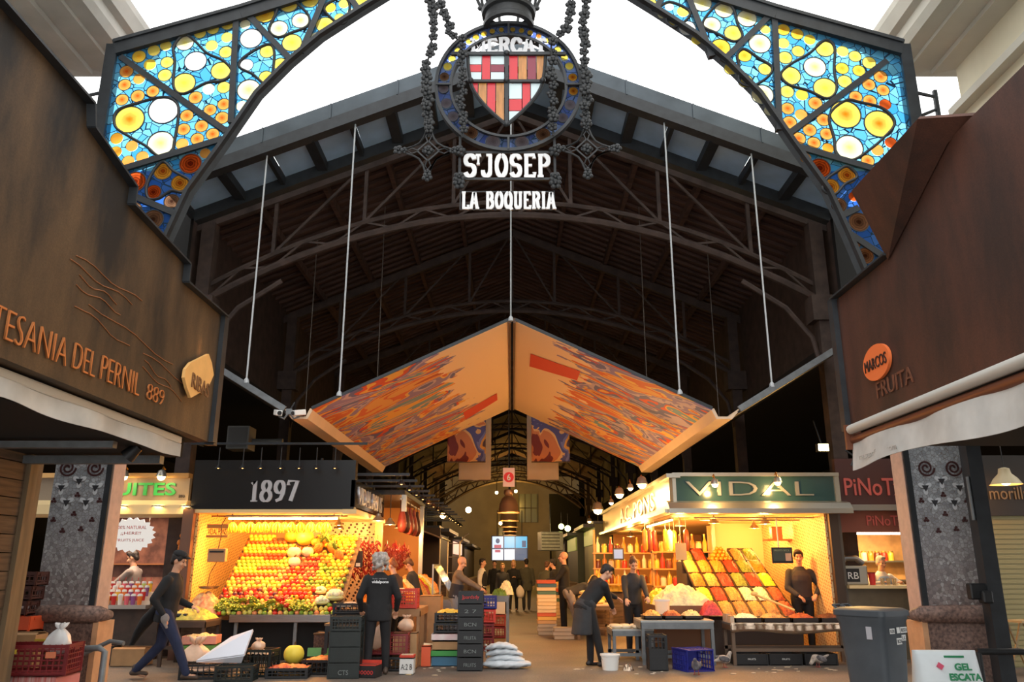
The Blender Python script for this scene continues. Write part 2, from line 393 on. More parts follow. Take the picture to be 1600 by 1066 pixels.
def m_glass(name, base, var, leads=True, back=.35):
    "leaded antique glass: partly clear, partly diffusing"
    m, N, L, b = node_mat(name); out = N['Material Output']; tc = N.new('ShaderNodeTexCoord')
    vo = N.new('ShaderNodeTexVoronoi'); vo.inputs['Scale'].default_value = 7.5; vo.voronoi_dimensions = '3D'
    mp = N.new('ShaderNodeMapping'); mp.inputs['Scale'].default_value = (1, 0, 1)
    L.new(tc.outputs['Object'], mp.inputs['Vector']); L.new(mp.outputs['Vector'], vo.inputs['Vector'])
    hs = N.new('ShaderNodeValToRGB'); e = hs.color_ramp.elements; e[0].color = lin(base); e[1].color = lin(var)
    s = N.new('ShaderNodeSeparateColor'); L.new(vo.outputs['Color'], s.inputs['Color']); L.new(s.outputs['Red'], hs.inputs['Fac'])
    tr = N.new('ShaderNodeBsdfTransparent'); tl = N.new('ShaderNodeBsdfTranslucent'); df = N.new('ShaderNodeBsdfDiffuse')
    for x in (tr, tl, df): L.new(hs.outputs['Color'], x.inputs['Color'])
    a = N.new('ShaderNodeMixShader'); a.inputs[0].default_value = .35; L.new(tr.outputs[0], a.inputs[1]); L.new(tl.outputs[0], a.inputs[2])
    a2 = N.new('ShaderNodeMixShader'); a2.inputs[0].default_value = back*.3; L.new(a.outputs[0], a2.inputs[1]); L.new(df.outputs[0], a2.inputs[2])
    fin = a2
    if leads:
        ve = N.new('ShaderNodeTexVoronoi'); ve.feature = 'DISTANCE_TO_EDGE'; ve.inputs['Scale'].default_value = 7.5; L.new(mp.outputs['Vector'], ve.inputs['Vector'])
        mr = N.new('ShaderNodeMath'); mr.operation = 'LESS_THAN'; mr.inputs[1].default_value = .035; L.new(ve.outputs['Distance'], mr.inputs[0])
        ld = N.new('ShaderNodeBsdfDiffuse'); ld.inputs['Color'].default_value = lin((34, 52, 70))
        fin = N.new('ShaderNodeMixShader'); L.new(mr.outputs[0], fin.inputs[0]); L.new(a2.outputs[0], fin.inputs[1]); L.new(ld.outputs[0], fin.inputs[2])
    L.new(fin.outputs[0], out.inputs['Surface'])
    return m
BLUEGL = m_glass('sky_blue_leaded_glass', (60, 158, 226), (132, 214, 246))
SHADEGL = m_glass('shaded_blue_leaded_glass', (40, 96, 196), (84, 140, 226))  # same blue glass, darkened in colour for the dark roof behind it
RINGGL = m_glass('blue_violet_leaded_glass', (96, 120, 206), (150, 180, 236))
def m_rondel(name, centre, rim, rings, back=.3):
    "bottle-glass disc with concentric rings, coloured from the centre outwards"
    m, N, L, b = node_mat(name); out = N['Material Output']; tc = N.new('ShaderNodeTexCoord')
    ln = N.new('ShaderNodeVectorMath'); ln.operation = 'LENGTH'
    mp = N.new('ShaderNodeMapping'); mp.inputs['Scale'].default_value = (1, 0, 1); L.new(tc.outputs['Object'], mp.inputs['Vector']); L.new(mp.outputs['Vector'], ln.inputs[0])
    nz = N.new('ShaderNodeTexNoise'); nz.inputs['Scale'].default_value = 3; L.new(tc.outputs['Object'], nz.inputs['Vector'])
    ad = N.new('ShaderNodeMath'); ad.operation = 'MULTIPLY_ADD'; ad.inputs[1].default_value = .25; L.new(nz.outputs['Fac'], ad.inputs[0]); L.new(ln.outputs['Value'], ad.inputs[2])
    sb = N.new('ShaderNodeMath'); sb.operation = 'SUBTRACT'; sb.inputs[1].default_value = .12; L.new(ad.outputs[0], sb.inputs[0])
    r = N.new('ShaderNodeValToRGB'); e = r.color_ramp.elements; e[0].position = .05; e[1].position = .75; e[0].color = lin(centre); e[1].color = lin(rim)
    L.new(sb.outputs[0], r.inputs['Fac'])
    sn = N.new('ShaderNodeMath'); sn.operation = 'SINE'; ml = N.new('ShaderNodeMath'); ml.operation = 'MULTIPLY'; ml.inputs[1].default_value = 26
    L.new(sb.outputs[0], ml.inputs[0]); L.new(ml.outputs[0], sn.inputs[0])
    mr = N.new('ShaderNodeMapRange'); mr.inputs['From Min'].default_value = -1; mr.inputs['To Min'].default_value = 1-rings; L.new(sn.outputs[0], mr.inputs['Value'])
    mx = N.new('ShaderNodeMix'); mx.data_type = 'RGBA'; mx.blend_type = 'MULTIPLY'; mx.inputs['Factor'].default_value = 1; L.new(r.outputs['Color'], mx.inputs['A']); L.new(mr.outputs['Result'], mx.inputs['B'])
    tr = N.new('ShaderNodeBsdfTransparent'); tl = N.new('ShaderNodeBsdfTranslucent'); df = N.new('ShaderNodeBsdfDiffuse')
    for x in (tr, tl, df): L.new(mx.outputs['Result'], x.inputs['Color'])
    a = N.new('ShaderNodeMixShader'); a.inputs[0].default_value = .4; L.new(tr.outputs[0], a.inputs[1]); L.new(tl.outputs[0], a.inputs[2])
    a2 = N.new('ShaderNodeMixShader'); a2.inputs[0].default_value = back*.4; L.new(a.outputs[0], a2.inputs[1]); L.new(df.outputs[0], a2.inputs[2])
    L.new(a2.outputs[0], out.inputs['Surface'])
    return m
RONDEL = {
 'W': m_rondel('white_rondel', (255, 250, 214), (255, 255, 250), .03), 'V': m_rondel('pale_yellow_rondel', (255, 240, 120), (255, 252, 210), .05),
 'Y': m_rondel('yellow_rondel', (255, 214, 70), (255, 232, 110), .10), 'O': m_rondel('golden_rondel', (250, 176, 40), (255, 216, 80), .14),
 'A': m_rondel('amber_rondel', (232, 92, 24), (250, 176, 84), .18), 'S': m_rondel('sunburst_rondel', (246, 120, 16), (255, 226, 96), .08),
 'R': m_rondel('red_ringed_rondel', (110, 26, 14), (226, 96, 40), .6), 'Q': m_rondel('amber_ringed_rondel', (170, 60, 20), (250, 176, 60), .5),
 'B': m_rondel('brown_rondel', (60, 34, 26), (150, 112, 84), .4), 'G': m_rondel('grey_violet_rondel', (120, 110, 116), (160, 152, 160), .3)}
def m_art(name, seed, tan, ramp, scale=(.35, 1.6, 1.6)):
    "abstract printed cloth: streaked bands of flat ink colours on a tan ground"
    m, N, L, b = node_mat(name); tc = N.new('ShaderNodeTexCoord'); mp = N.new('ShaderNodeMapping')
    mp.inputs['Scale'].default_value = scale; mp.inputs['Location'].default_value = (seed, seed*2, 0)
    L.new(tc.outputs['Object'], mp.inputs['Vector'])
    nz = N.new('ShaderNodeTexNoise'); nz.inputs['Scale'].default_value = .8; nz.inputs['Detail'].default_value = 2.6; nz.inputs['Distortion'].default_value = .9
    L.new(mp.outputs['Vector'], nz.inputs['Vector'])
    r = N.new('ShaderNodeValToRGB'); r.color_ramp.interpolation = 'CONSTANT'; e = r.color_ramp.elements
    e[0].position = 0; e[0].color = lin(ramp[0][1]); e[1].position = ramp[1][0]; e[1].color = lin(ramp[1][1])
    for p, c in ramp[2:]: q = e.new(p); q.color = lin(c)
    L.new(nz.outputs['Fac'], r.inputs['Fac'])
    sp = N.new('ShaderNodeSeparateXYZ'); L.new(tc.outputs['Object'], sp.inputs['Vector'])
    ab = N.new('ShaderNodeMath'); ab.operation = 'ABSOLUTE'; L.new(sp.outputs['X'], ab.inputs[0])
    n3 = N.new('ShaderNodeTexNoise'); n3.inputs['Scale'].default_value = 1.6; n3.inputs['Detail'].default_value = 4; L.new(mp.outputs['Vector'], n3.inputs['Vector'])
    ad = N.new('ShaderNodeMath'); ad.operation = 'MULTIPLY_ADD'; ad.inputs[1].default_value = 2.6; L.new(n3.outputs['Fac'], ad.inputs[0]); L.new(ab.outputs[0], ad.inputs[2])
    gt = N.new('ShaderNodeMath'); gt.operation = 'GREATER_THAN'; gt.inputs[1].default_value = 2.45; L.new(ad.outputs[0], gt.inputs[0])
    mx = N.new('ShaderNodeMix'); mx.data_type = 'RGBA'; mx.inputs['A'].default_value = lin(tan); L.new(r.outputs['Color'], mx.inputs['B'])
    if tan_on(name): L.new(gt.outputs[0], mx.inputs['Factor'])
    else: mx.inputs['Factor'].default_value = 1
    L.new(mx.outputs['Result'], b.inputs['Base Color']); b.inputs['Roughness'].default_value = .7
    return m
def tan_on(n): return 'canopy' in n
ARTC = m_art('printed_canopy_cloth', 1.3, (250, 216, 176), [(0, (196, 84, 40)), (.30, (236, 170, 90)), (.37, (226, 110, 60)), (.42, (240, 190, 96)), (.45, (150, 128, 176)), (.50, (196, 172, 190)), (.53, (108, 106, 160)), (.57, (222, 80, 48)), (.60, (240, 180, 80)), (.64, (120, 156, 176)), (.70, (236, 170, 110))])
ARTP = m_art('printed_hanging_cloth', 5.1, (236, 196, 150), [(0, (120, 40, 30)), (.36, (206, 120, 70)), (.44, (226, 170, 110)), (.48, (84, 80, 130)), (.55, (120, 116, 160)), (.60, (226, 150, 60)), (.66, (90, 60, 60))], (1.5, 1, 1.5))
TANCL = mat('tan_cloth', (226, 196, 164), .8, noise=.04, nscale=2)
# ================================================================ the setting
g = MB(); g.grid(lambda u, v: V((-26+52*u, -4+88*v, 0)), 8, 8)
struct('ground', g, GROUND)
PLASTER = mat('grey_plaster', (176, 173, 166), .8, noise=.1, nscale=2)
PLASTERB = mat('beige_plaster', (212, 204, 178), .8, noise=.06, nscale=2)
for side in (-1, 1):
    nm = 'left' if side < 0 else 'right'
    Ye = 10.6
    mb = MB(); x0 = 6.75*side; mb.bb((x0, -3, 3.2), (x0+4*side, Ye, 16)); mb.bb((x0+.25*side, -3, 0), (x0+4*side, 6.0, 3.2))
    struct('wall_'+nm, mb, PLASTER if side < 0 else PLASTERB)
    # classical cornice: its profile runs along the facade and returns around the corner
    prof = [(0, 8.76), (.28, 8.78), (.28, 8.86), (.62, 8.88), (.62, 8.94), (.84, 8.98), (.9, 9.1), (.9, 9.26), (1.0, 9.3), (1.06, 9.5), (1.06, 9.62), (0, 10.1)]
    mb = MB(); pts = []
    for a in (-3, Ye):
        pts.append([V((x0-side*p, a+(p if a == Ye else 0)*.6, z)) for p, z in prof])
    pts.append([V((x0+4*side, Ye+p*.6, z)) for p, z in prof])
    n = len(prof); vs = sum(pts, []); fs = []
    for k in range(2):
        for i in range(n-1): fs.append((k*n+i, k*n+i+1, (k+1)*n+i+1, (k+1)*n+i))
    mb.add(vs, fs)
    mb.add(*(lambda q: (q.v, q.f))(MB().bb((x0-.16*side, -3, 8.0), (x0, Ye+.1, 8.12))))
    struct('cornice_'+nm, mb, PLASTER if side < 0 else mat('pale_plaster', (188, 184, 170), .8, noise=.06, nscale=2))
# ---- the market hall
YF, YB, YE = 13.0, 14.4, 70.0
SL = .41
def zr(x): return 10.9-SL*abs(x)
ROOFM = mat('dark_roof_boards', (84, 62, 54), .85, noise=.35, nscale=3, stretch=(.3, 3, 1))  # dark brown boards with stretched noise
TRUSSM = mat('dark_truss_iron', (66, 52, 46), .75, noise=.3, nscale=5)  # dark brown iron, mottled at random
mb = MB()
for s in (-1, 1):
    x1 = 6.6*s
    mb.add([(0, YB, zr(0)), (x1, YB, zr(6.6)), (x1, YE, zr(6.6)), (0, YE, zr(0)), (0, YB, zr(0)+.15), (x1, YB, zr(6.6)+.15), (x1, YE, zr(6.6)+.15), (0, YE, zr(0)+.15)],
           [(0, 1, 2, 3), (4, 5, 6, 7), (0, 1, 5, 4), (2, 3, 7, 6), (1, 2, 6, 5)])
    y = YB+.25
    while y < 46:          # battens under the boards
        mb.bar((0, y, zr(0)-.05), (x1, y, zr(6.6)-.05), .07, .07); y += .34
    for xx in (1.3, 2.6, 3.9, 5.2): mb.bar((xx*s, YB, zr(xx)-.17), (xx*s, YE, zr(xx)-.17), .1, .18)
struct('ceiling', mb, ROOFM)
mb = MB()
for s in (-1, 1):     # clerestory walls over the side aisles and the aisles' dark flat roofs and outer walls
    mb.bb((6.25*s, YB, 5.6), (6.45*s, YE, zr(6.3)))
struct('wall_clerestory', mb, mat('dark_brick', (64, 48, 42), .85, noise=.3, nscale=4))  # dark brown brick, tone varied by noise
for s, nm in ((-1, 'left'), (1, 'right')):
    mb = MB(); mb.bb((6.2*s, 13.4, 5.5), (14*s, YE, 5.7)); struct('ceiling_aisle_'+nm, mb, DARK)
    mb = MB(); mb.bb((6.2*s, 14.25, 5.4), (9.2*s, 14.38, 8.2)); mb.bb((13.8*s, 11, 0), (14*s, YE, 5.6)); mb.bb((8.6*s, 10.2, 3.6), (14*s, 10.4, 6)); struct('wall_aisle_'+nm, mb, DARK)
ENDM = mat('end_wall_olive', (120, 104, 70), .8, noise=.15, nscale=.6)
mb = MB(); mb.bb((-14, YE+6, 0), (14, YE+6.3, 12)); struct('wall_back', mb, ENDM)
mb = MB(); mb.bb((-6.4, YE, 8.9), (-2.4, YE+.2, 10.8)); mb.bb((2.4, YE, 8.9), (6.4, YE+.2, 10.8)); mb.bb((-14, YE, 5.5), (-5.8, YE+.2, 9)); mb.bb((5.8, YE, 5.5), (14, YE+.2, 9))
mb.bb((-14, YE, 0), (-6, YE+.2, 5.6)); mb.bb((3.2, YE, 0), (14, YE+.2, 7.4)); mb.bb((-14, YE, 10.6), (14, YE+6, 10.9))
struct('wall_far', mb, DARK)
mb = MB()
for k, (x, z, w_, h) in enumerate(((1.5, 6.6, 1.7, 2.6), (-.6, 4.0, 1.3, 1.6))):
    mb = MB(); mb.bb((x-w_/2, YE+5.9, z-h/2), (x+w_/2, YE+6, z+h/2)); f = struct('window_%d' % (k+1), mb, mat('dull_window_glass', (120, 122, 92), .2))
    mb = MB()
    for i in range(4): mb.bb((x-w_/2+i*w_/3-.05, YE+5.84, z-h/2), (x-w_/2+i*w_/3+.05, YE+5.92, z+h/2))
    mb.bb((x-w_/2, YE+5.84, z-.05), (x+w_/2, YE+5.92, z+.05)); mb.build('window_frame', mat('olive_frame', (84, 78, 52), .6), f)
# trusses: arched bottom chord, rafter, web, brackets and columns
def truss(Y, first):
    t = thing('roof_truss', 'dark iron roof truss with an arched lower chord spanning the market hall', 'roof truss', (0, Y, 0), 0, 'roof trusses of the market hall', world=True)
    if not first: t['label'] = t['label']
    ch = MB(); n = 20; pts = []
    for i in range(n+1):
        x = -5.9+11.8*i/n; pts.append(V((x, Y, 6.5+1.75*(1-(x/5.9)**2))))
    ch.tube([p for p in pts], .07, 6); ch.tube([p+V((0, 0, .28)) for p in pts], .05, 6)
    ch.build('arched_chord', TRUSSM, t, 40)
    w_ = MB()
    for i in range(n): w_.bar(pts[i]+V((0, 0, .28 if i % 2 else 0)), pts[i+1]+V((0, 0, 0 if i % 2 else .28)), .04)
    for i in (2, 5, 8, 10, 12, 15, 18):
        p = pts[i]; w_.bar(p+V((0, 0, .28)), (p.x, Y, zr(p.x)-.3), .07)
    for i, j in ((2, 5), (5, 8), (8, 10), (18, 15), (15, 12), (12, 10)):
        p = pts[i]; q = pts[j]; w_.bar(p+V((0, 0, .28)), (q.x, Y, zr(q.x)-.3), .05)
    w_.build('web_member', TRUSSM, t)
    for s in (-1, 1):
        MB().bar((0, Y, zr(0)-.36), (6.3*s, Y, zr(6.3)-.36), .12, .2).build('rafter', TRUSSM, t)
        c = MB(); c.bb((6.0*s-.13, Y-.13, 0), (6.0*s+.13, Y+.13, zr(6)-.4)); c.bb((6.0*s-.25, Y-.2, 6.0), (6.0*s+.25, Y+.2, 6.5)); c.build('column', TRUSSM, t)
        b = MB(); b.tube([(5.9*s, Y, 5.0), (5.75*s, Y, 5.7), (5.3*s, Y, 6.3), (4.5*s, Y, 6.85)], .05, 6); b.build('bracket', TRUSSM, t, 40)
for k, Y in enumerate((14.75, 21.0, 27.5, 34.0, 41, 48, 56, 64)): truss(Y, k == 0)
# far end: latticed arch with skylight against the daylight
t = thing('end_arch', 'latticed iron arch closing the far end of the hall, daylight above it', 'arch', (0, YE-.5, 0), 0, world=True)
ch = MB(); n = 26; pa = [V((-5.9+11.8*i/n, YE-.5, 6.2+2.3*(1-((-5.9+11.8*i/n)/5.9)**2))) for i in range(n+1)]
ch.tube(pa, .12, 6); ch.tube([p+V((0, 0, .8)) for p in pa], .1, 6); ch.build('arched_chord', TRUSSM, t, 40)
w_ = MB()
for i in range(n): w_.bar(pa[i]+V((0, 0, .8 if i % 2 else 0)), pa[i+1]+V((0, 0, 0 if i % 2 else .8)), .1)
for i in range(-9, 10): w_.bar((i*.27, YE-.4, 9.2), (i*.27, YE-.4, zr(i*.27)-.3), .05)
for s in (-1, 1):
    for k in range(3): w_.bar((0, YE-.4, 10.5-.28*k), (2.5*s, YE-.4, 9.5-.28*k), .06)
w_.build('lattice', TRUSSM, t)

# ---- gable: flashing, beam and a band of translucent panels under the projecting roof
gb = thing('gable_front', 'dark metal gable edge of the market hall with grey translucent panels', 'gable', (0, YF, 8), 0, world=True)
FLASH = mat('dark_zinc_flashing', (74, 82, 88), .45, metal=.5, noise=.2, nscale=2)
PANEL = mat('translucent_grey_panel', (150, 182, 210), .35, noise=.18, nscale=1.4)
def zf(x): return 10.52-SL*abs(x)
for s in (-1, 1):
    f = MB(); f.prism([(0, .12), (6.6, .12-SL*6.6), (6.6, .44-SL*6.6), (0, .44)], (0, YF-.06, 10.52), (s, 0, 0), (0, 0, 1), .1)
    for i in range(5):
        x = .9+i*1.2; f.bar((x*s, YF-.13, zf(x)+.13), (x*s, YF-.13, zf(x)+.43), .03, .02)
    f.build('flashing', FLASH, gb)
    MB().bar((0, YF-.02, 10.52+.02), (6.7*s, YF-.02, zf(6.7)+.02), .22, .22).build('edge_beam', BLACKSTEEL, gb)
    MB().bar((0, YB-.14, zf(0)), (6.15*s, YB-.14, zf(6.15)), .2, .3).build('inner_beam', BLACKSTEEL, gb)
    xs = [0, .85, 1.5, 2.25, 2.95, 3.7, 4.45, 5.25, 6.15]
    for i in range(len(xs)-1):
        a, b_ = xs[i]+.03, xs[i+1]-.03; q = MB()
        q.add([(a*s, YF+.08, zf(a)+.1), (b_*s, YF+.08, zf(b_)+.1), (b_*s, YB-.2, zf(b_)+.1), (a*s, YB-.2, zf(a)+.1)], [(0, 1, 2, 3) if s > 0 else (3, 2, 1, 0)])
        q.build('roof_panel', PANEL, gb, solid=.03)
    for i, x in enumerate(xs[1:]):
        wd = .2 if i % 2 == 0 else .08
        MB().bar((x*s, YF+.05, zf(x)+.0), (x*s, YB-.2, zf(x)+.0), wd, .16).build('panel_rib', BLACKSTEEL, gb)
# sky-blocking roofing over the front bay
# ---- canopy hung across the aisle, W-shaped
cn = thing('printed_canopy', 'large hanging roof-shaped cloth canopy printed with orange and purple swirls', 'canopy', (0, YF, 4), 0, world=True)
CY0, CY1 = 13.0, 20.9
ZRG, ZEV, XEV = 5.5, 3.97, 3.3
for s in (-1, 1):
    q = MB(); q.add([(.06*s, CY0, ZRG), (XEV*s, CY0, ZEV), (XEV*s, CY1, ZEV), (.06*s, CY1, ZRG)], [(0, 1, 2, 3)]); q.build('printed_panel', ARTC, cn, solid=.03)
    # gutter
    q = MB(); xa = XEV*s; xb = 3.72*s
    prof = [(XEV-.02, ZEV), (XEV+.06, ZEV-.16), (3.62, ZEV-.16), (3.76, ZEV), (3.72, ZEV), (3.58, ZEV-.12), (XEV+.09, ZEV-.12), (XEV+.03, ZEV+.02)]
    q.prism([(p[0], p[1]) for p in prof], (0, (CY0+CY1)/2, 0), (s, 0, 0), (0, 0, 1), CY1-CY0); q.build('gutter', TANCL, cn)
    q = MB(); q.add([(3.72*s, CY0, ZEV-.05), (5.9*s, CY0, ZEV+1.25), (5.9*s, CY1, ZEV+1.25), (3.72*s, CY1, ZEV-.05)], [(0, 1, 2, 3)]); q.build('outer_wing', mat('dark_canopy_underside', (52, 46, 42), .8), cn, solid=.04)
    q = MB(); q.bar((3.74*s, CY0-.02, ZEV), (5.9*s, CY0-.02, ZEV+1.3), .04, .1); q.build('wing_edge', GREYST, cn)
    q = MB(); q.bar((.05*s, CY0, ZRG+.02), (XEV*s, CY0, ZEV+.02), .04, .05); q.build('panel_edge', BLACKSTEEL, cn)
q = MB(); q.bb((-.06, CY0-.02, ZRG-.05), (-.02, CY1, ZRG+.04)); q.bb((.02, CY0-.02, ZRG-.05), (.06, CY1, ZRG+.04)); q.build('ridge_rail', mat('brown_rail', (96, 62, 40), .6), cn)
def rake(s, x): return (x*s, ZRG-(ZRG-ZEV)*(x-.06)/(XEV-.06))
# flat printed stripes on the panels
ST1 = mat('vermilion_print', (226, 74, 48), .7)
def on_panel(s, x, y): return V((x*s, y, ZRG-(ZRG-ZEV)*(x-.06)/(XEV-.06)-.025))
q = MB(); q.add([on_panel(1, .35, 14.6), on_panel(1, 1.25, 14.25), on_panel(1, 1.25, 15.0), on_panel(1, .35, 15.6)], [(0, 1, 2, 3)]); q.build('printed_stripe', ST1, cn)
q = MB(); q.add([on_panel(-1, .35, 18.2), on_panel(-1, 1.15, 18.6), on_panel(-1, 1.15, 19.6), on_panel(-1, .35, 19.0)], [(0, 1, 2, 3)]); q.build('printed_stripe', ST1, cn)
# suspension rods
for k, (x, y, zt, zb, r, lb) in enumerate(((-2.86, 13.0, 9.25, 4.2, .016, 'pale steel rod holding the left half of the printed canopy'), (-4.42, 13.0, 8.65, 4.42, .016, 'pale steel rod holding the left outer wing of the canopy'), (2.78, 13.0, 9.28, 4.23, .016, 'pale steel rod holding the right half of the printed canopy'), (4.32, 13.0, 8.68, 4.35, .016, 'pale steel rod holding the right outer wing of the canopy'), (-.02, 13.0, 10.4, 5.5, .013, 'pale steel rod holding the peak of the printed canopy'),
        (-2.9, 16.8, 9.4, 4.2, .009, 'thin dark wire behind the left half of the canopy'), (-4.4, 16.8, 8.7, 4.4, .009, 'thin dark wire behind the left wing of the canopy'), (2.9, 16.8, 9.4, 4.2, .009, 'thin dark wire behind the right half of the canopy'), (4.4, 16.8, 8.7, 4.4, .009, 'thin dark wire behind the right wing of the canopy'))):
    t = thing('hanging_rod', lb, 'rod', (x, y, zb), 0, 'rods the canopy hangs from', world=True)
    m_ = mat('pale_steel_rod', (176, 180, 182), .4, metal=.3) if k < 5 else mat('dull_wire', (96, 88, 80), .5)
    MB().cyl((x, y, zb), (x, y, zt), r, n=8).build('rod', m_, t, 40)
    q = MB(); q.lathe([(0, 0), (.05, .01), (.045, .06), (.02, .1), (0, .1)], (x, y, zb-.02), 10); q.build('rod_foot', m_, t, 40)
# ================================================================ entrance: kiosks
AW = mat('awning_white_cloth', (196, 196, 192), .8, noise=.18, nscale=2.5)
AWBOX = mat('awning_box_enamel', (190, 190, 184), .5)
COPPER = mat('copper_letters', (206, 132, 78), .45, metal=.5)
AGED = mat('aged_letters', (150, 92, 54), .6)
LEAFG = mat('pale_gold_plate', (238, 184, 112), .45, noise=.05)
kl = thing('market_kiosk', 'brown weathering-steel kiosk front with stepped top and a pale leaf-shaped plate', 'kiosk', (-4.3, 6.0, 0), 0, world=True)
XL = -3.25
poly = [(2.6, 2.77), (8.58, 2.77), (8.58, 4.19), (7.44, 4.19), (7.44, 4.38), (6.2, 4.44), (6.2, 4.6), (5.68*.96, 4.73), (5.4, 4.9), (2.6, 4.95)]
b = MB(); b.prism(poly, (XL-.06, 0, 0), (0, 1, 0), (0, 0, 1), .12); fl = b.build('fascia_board', RUSTL, kl)
e = MB()
for (a0, z0), (a1, z1) in zip(poly[2:-1], poly[3:]): e.bar((XL+.02, a0, z0), (XL+.02, a1, z1), .1, .02)
e.bar((XL+.02, 8.58, 2.77), (XL+.02, 8.58, 4.2), .06, .1); e.bar((XL-.02, 8.66, 2.75), (XL-.02, 8.66, 4.2), .1, .1); e.build('edge_trim', BLACKSTEEL, kl)
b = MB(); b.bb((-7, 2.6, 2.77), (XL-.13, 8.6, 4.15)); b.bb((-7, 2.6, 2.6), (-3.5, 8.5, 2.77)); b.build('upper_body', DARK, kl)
sw = MB()
for k in range(15): sw.bb((-5.12, 2.6, .02+k*.178), (-5.0, 8.28, .02+k*.178+.168))
sw.build('shutter_wall', WOODD, kl)
p = MB(); p.bb((-5.18, 8.28, 0), (-4.95, 8.42, 2.72)); p.bb((-5.2, 8.44, 0), (-5.02, 8.62, 2.72)); p.build('corner_post', mat('brown_grey_post', (122, 102, 76), .7, noise=.2, nscale=4, stretch=(4, 4, .5)), kl)
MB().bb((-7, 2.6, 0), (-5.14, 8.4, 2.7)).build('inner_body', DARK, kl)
# words cut into the board
def XP(px, py, x):
    u = (px-800)/FPX; v = (533-py)/FPX; t = x/u
    return V((x, (CT-v*ST)*t, 1.5+(ST+v*CT)*t))
def fit(nm_, txt, o, ux, uy, wdt, hgt, depth, m_, parent, off=0.0):
    "lettering squeezed into a box wdt by hgt"
    r = textob(nm_, txt, Matrix.Identity(4), 1.0, .001, m_, None, off=off/max(hgt, .01)*.7)
    xs = [v.co.x for v in r.data.vertices]; ys = [v.co.y for v in r.data.vertices]
    ax, bx, ay, by = min(xs), max(xs), min(ys), max(ys); F_ = frame(o, ux, uy)
    for v in r.data.vertices:
        v.co = F_ @ V(((v.co.x-ax)/(bx-ax)*wdt, (v.co.y-ay)/(by-ay)*hgt, (1 if v.co.z > 0 else -1)*depth/2))
    if parent is not None: attach(r, parent)
    return r
def lword(txt, y0, y1, z, h): return fit('lettering', txt, (XL+.012, y0, z), (0, 1, 0), (0, 0, 1), y1-y0, h, .014, COPPER, kl, off=-.006)
lword('ARTESANIA', 4.47, 5.63, 2.885, .2); lword('DEL', 5.72, 6.04, 2.9, .19); lword('PERNIL', 6.13, 6.8, 2.91, .19); lword('889', 6.96, 7.3, 2.92, .14)
lpt = [XP(x, y, XL+.05) for x, y in ((324, 553), (329, 567), (332, 586), (325, 602), (312, 613), (296, 622), (290, 606), (286, 590), (288, 577), (296, 567), (310, 560))]
lp = MB(); lp.prism([(p.y, p.z) for p in lpt][::-1], (XL+.05, 0, 0), (0, 1, 0), (0, 0, 1), .03)
pl = lp.build('leaf_plate', LEAFG, kl); fit('lettering', 'RIBAS', (XL+.072, 7.76, 3.2), (0, 1, -.05), (0, 0, 1), .46, .15, .008, mat('etched_brown', (120, 80, 48), .6), pl)
# scored decorative lines
sl = MB(); rr = random.Random(4)
for k in range(9):
    y = 5.45+rr.random()*.5; z = 3.72-k*.07; q = []
    L_ = (1.1, 1.0, .6, .7, 1.6, .9, 1.4, .6, .9)[k]; y += (0, 0, 0, .1, .35, .0, .9, 1.0, 1.0)[k]
    for i in range(9): q.append((XL+.004, y+L_*i/8, z+.02*sin(i*1.1+k)-.012*i*(k > 3)))
    sl.tube(q, .004, 5)
sl.build('scored_line', AGED, kl, 40)
# awning (a fitting of the kiosk)
aw = MB(); aw.bb((-3.55, 2.6, 2.68), (-3.35, 8.1, 2.755)); ax = aw.build('awning_box', AWBOX, kl, bev=.015)
aw = MB(); aw.grid(lambda u, v: V((-3.35+.02*sin(u*31), 2.6+5.5*u, 2.68-.135*v-.012*v*sin(u*23))), 60, 2); aw.build('valance', AW, kl, solid=.008)
q = MB(); q.tube([(-3.6, 7.7, 2.6), (-3.7, 7.7, 2.5)], [.05, .075], 10); q.build('spot_lamp', BLACKPL, kl, 40)
q = MB(); q.bb((-5, 8.2, 2.5), (-3.6, 8.3, 2.58)); q.build('soffit_bar', GREYST, kl); MB().bb((-5, 7.2, 2.52), (-3.6, 7.28, 2.58)).build('soffit_bar', GREYST, kl)

kr = thing('market_kiosk', 'dark reddish weathering-steel kiosk front with a round orange sign plate', 'kiosk', (4.6, 6.0, 0), 0, world=True)
XR = 3.66
polyR = [(2.6, 2.95), (8.58, 2.95), (8.58, 4.38), (7.24, 4.38), (6.2, 4.92), (5.65, 4.94), (2.6, 4.96)]
MB().prism(polyR[::-1], (XR+.06, 0, 0), (0, 1, 0), (0, 0, 1), .12).build('fascia_board', RUSTR, kr)
fl = MB(); fl.add([(XR, 7.26, 4.36), (3.38, 7.24, 5.08), (3.38, 5.9, 5.08), (XR, 6.0, 4.92), (XR+.25, 5.62, 4.96)], [(0, 1, 2, 3), (2, 4, 3)]); fl.build('leaning_flap', RUSTR, kr, solid=.04)
e = MB(); e.bar((XR-.02, 8.6, 4.4), (XR-.02, 7.24, 4.4), .1, .02); e.bar((XR-.02, 8.62, 2.9), (XR-.02, 8.62, 4.4), .08, .12); e.build('edge_trim', BLACKSTEEL, kr)
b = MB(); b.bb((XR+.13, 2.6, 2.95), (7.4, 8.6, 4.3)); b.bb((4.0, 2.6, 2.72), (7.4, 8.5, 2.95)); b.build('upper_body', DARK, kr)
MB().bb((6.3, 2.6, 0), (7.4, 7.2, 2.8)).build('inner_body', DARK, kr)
Mr = lambda y, z, dx=.012: frame((XR-dx, y, z), (0, -1, 0), (0, 0, 1))
dd = MB(); dd.prism([(.29*cos(2*pi*i/40), .178*sin(2*pi*i/40)) for i in range(40)], (XR-.02, 7.74, 3.446), (0, -1, 0), (0, 0, 1), .03); ds = dd.build('round_plate', mat('orange_plate', (238, 120, 62), .5), kr, 40)
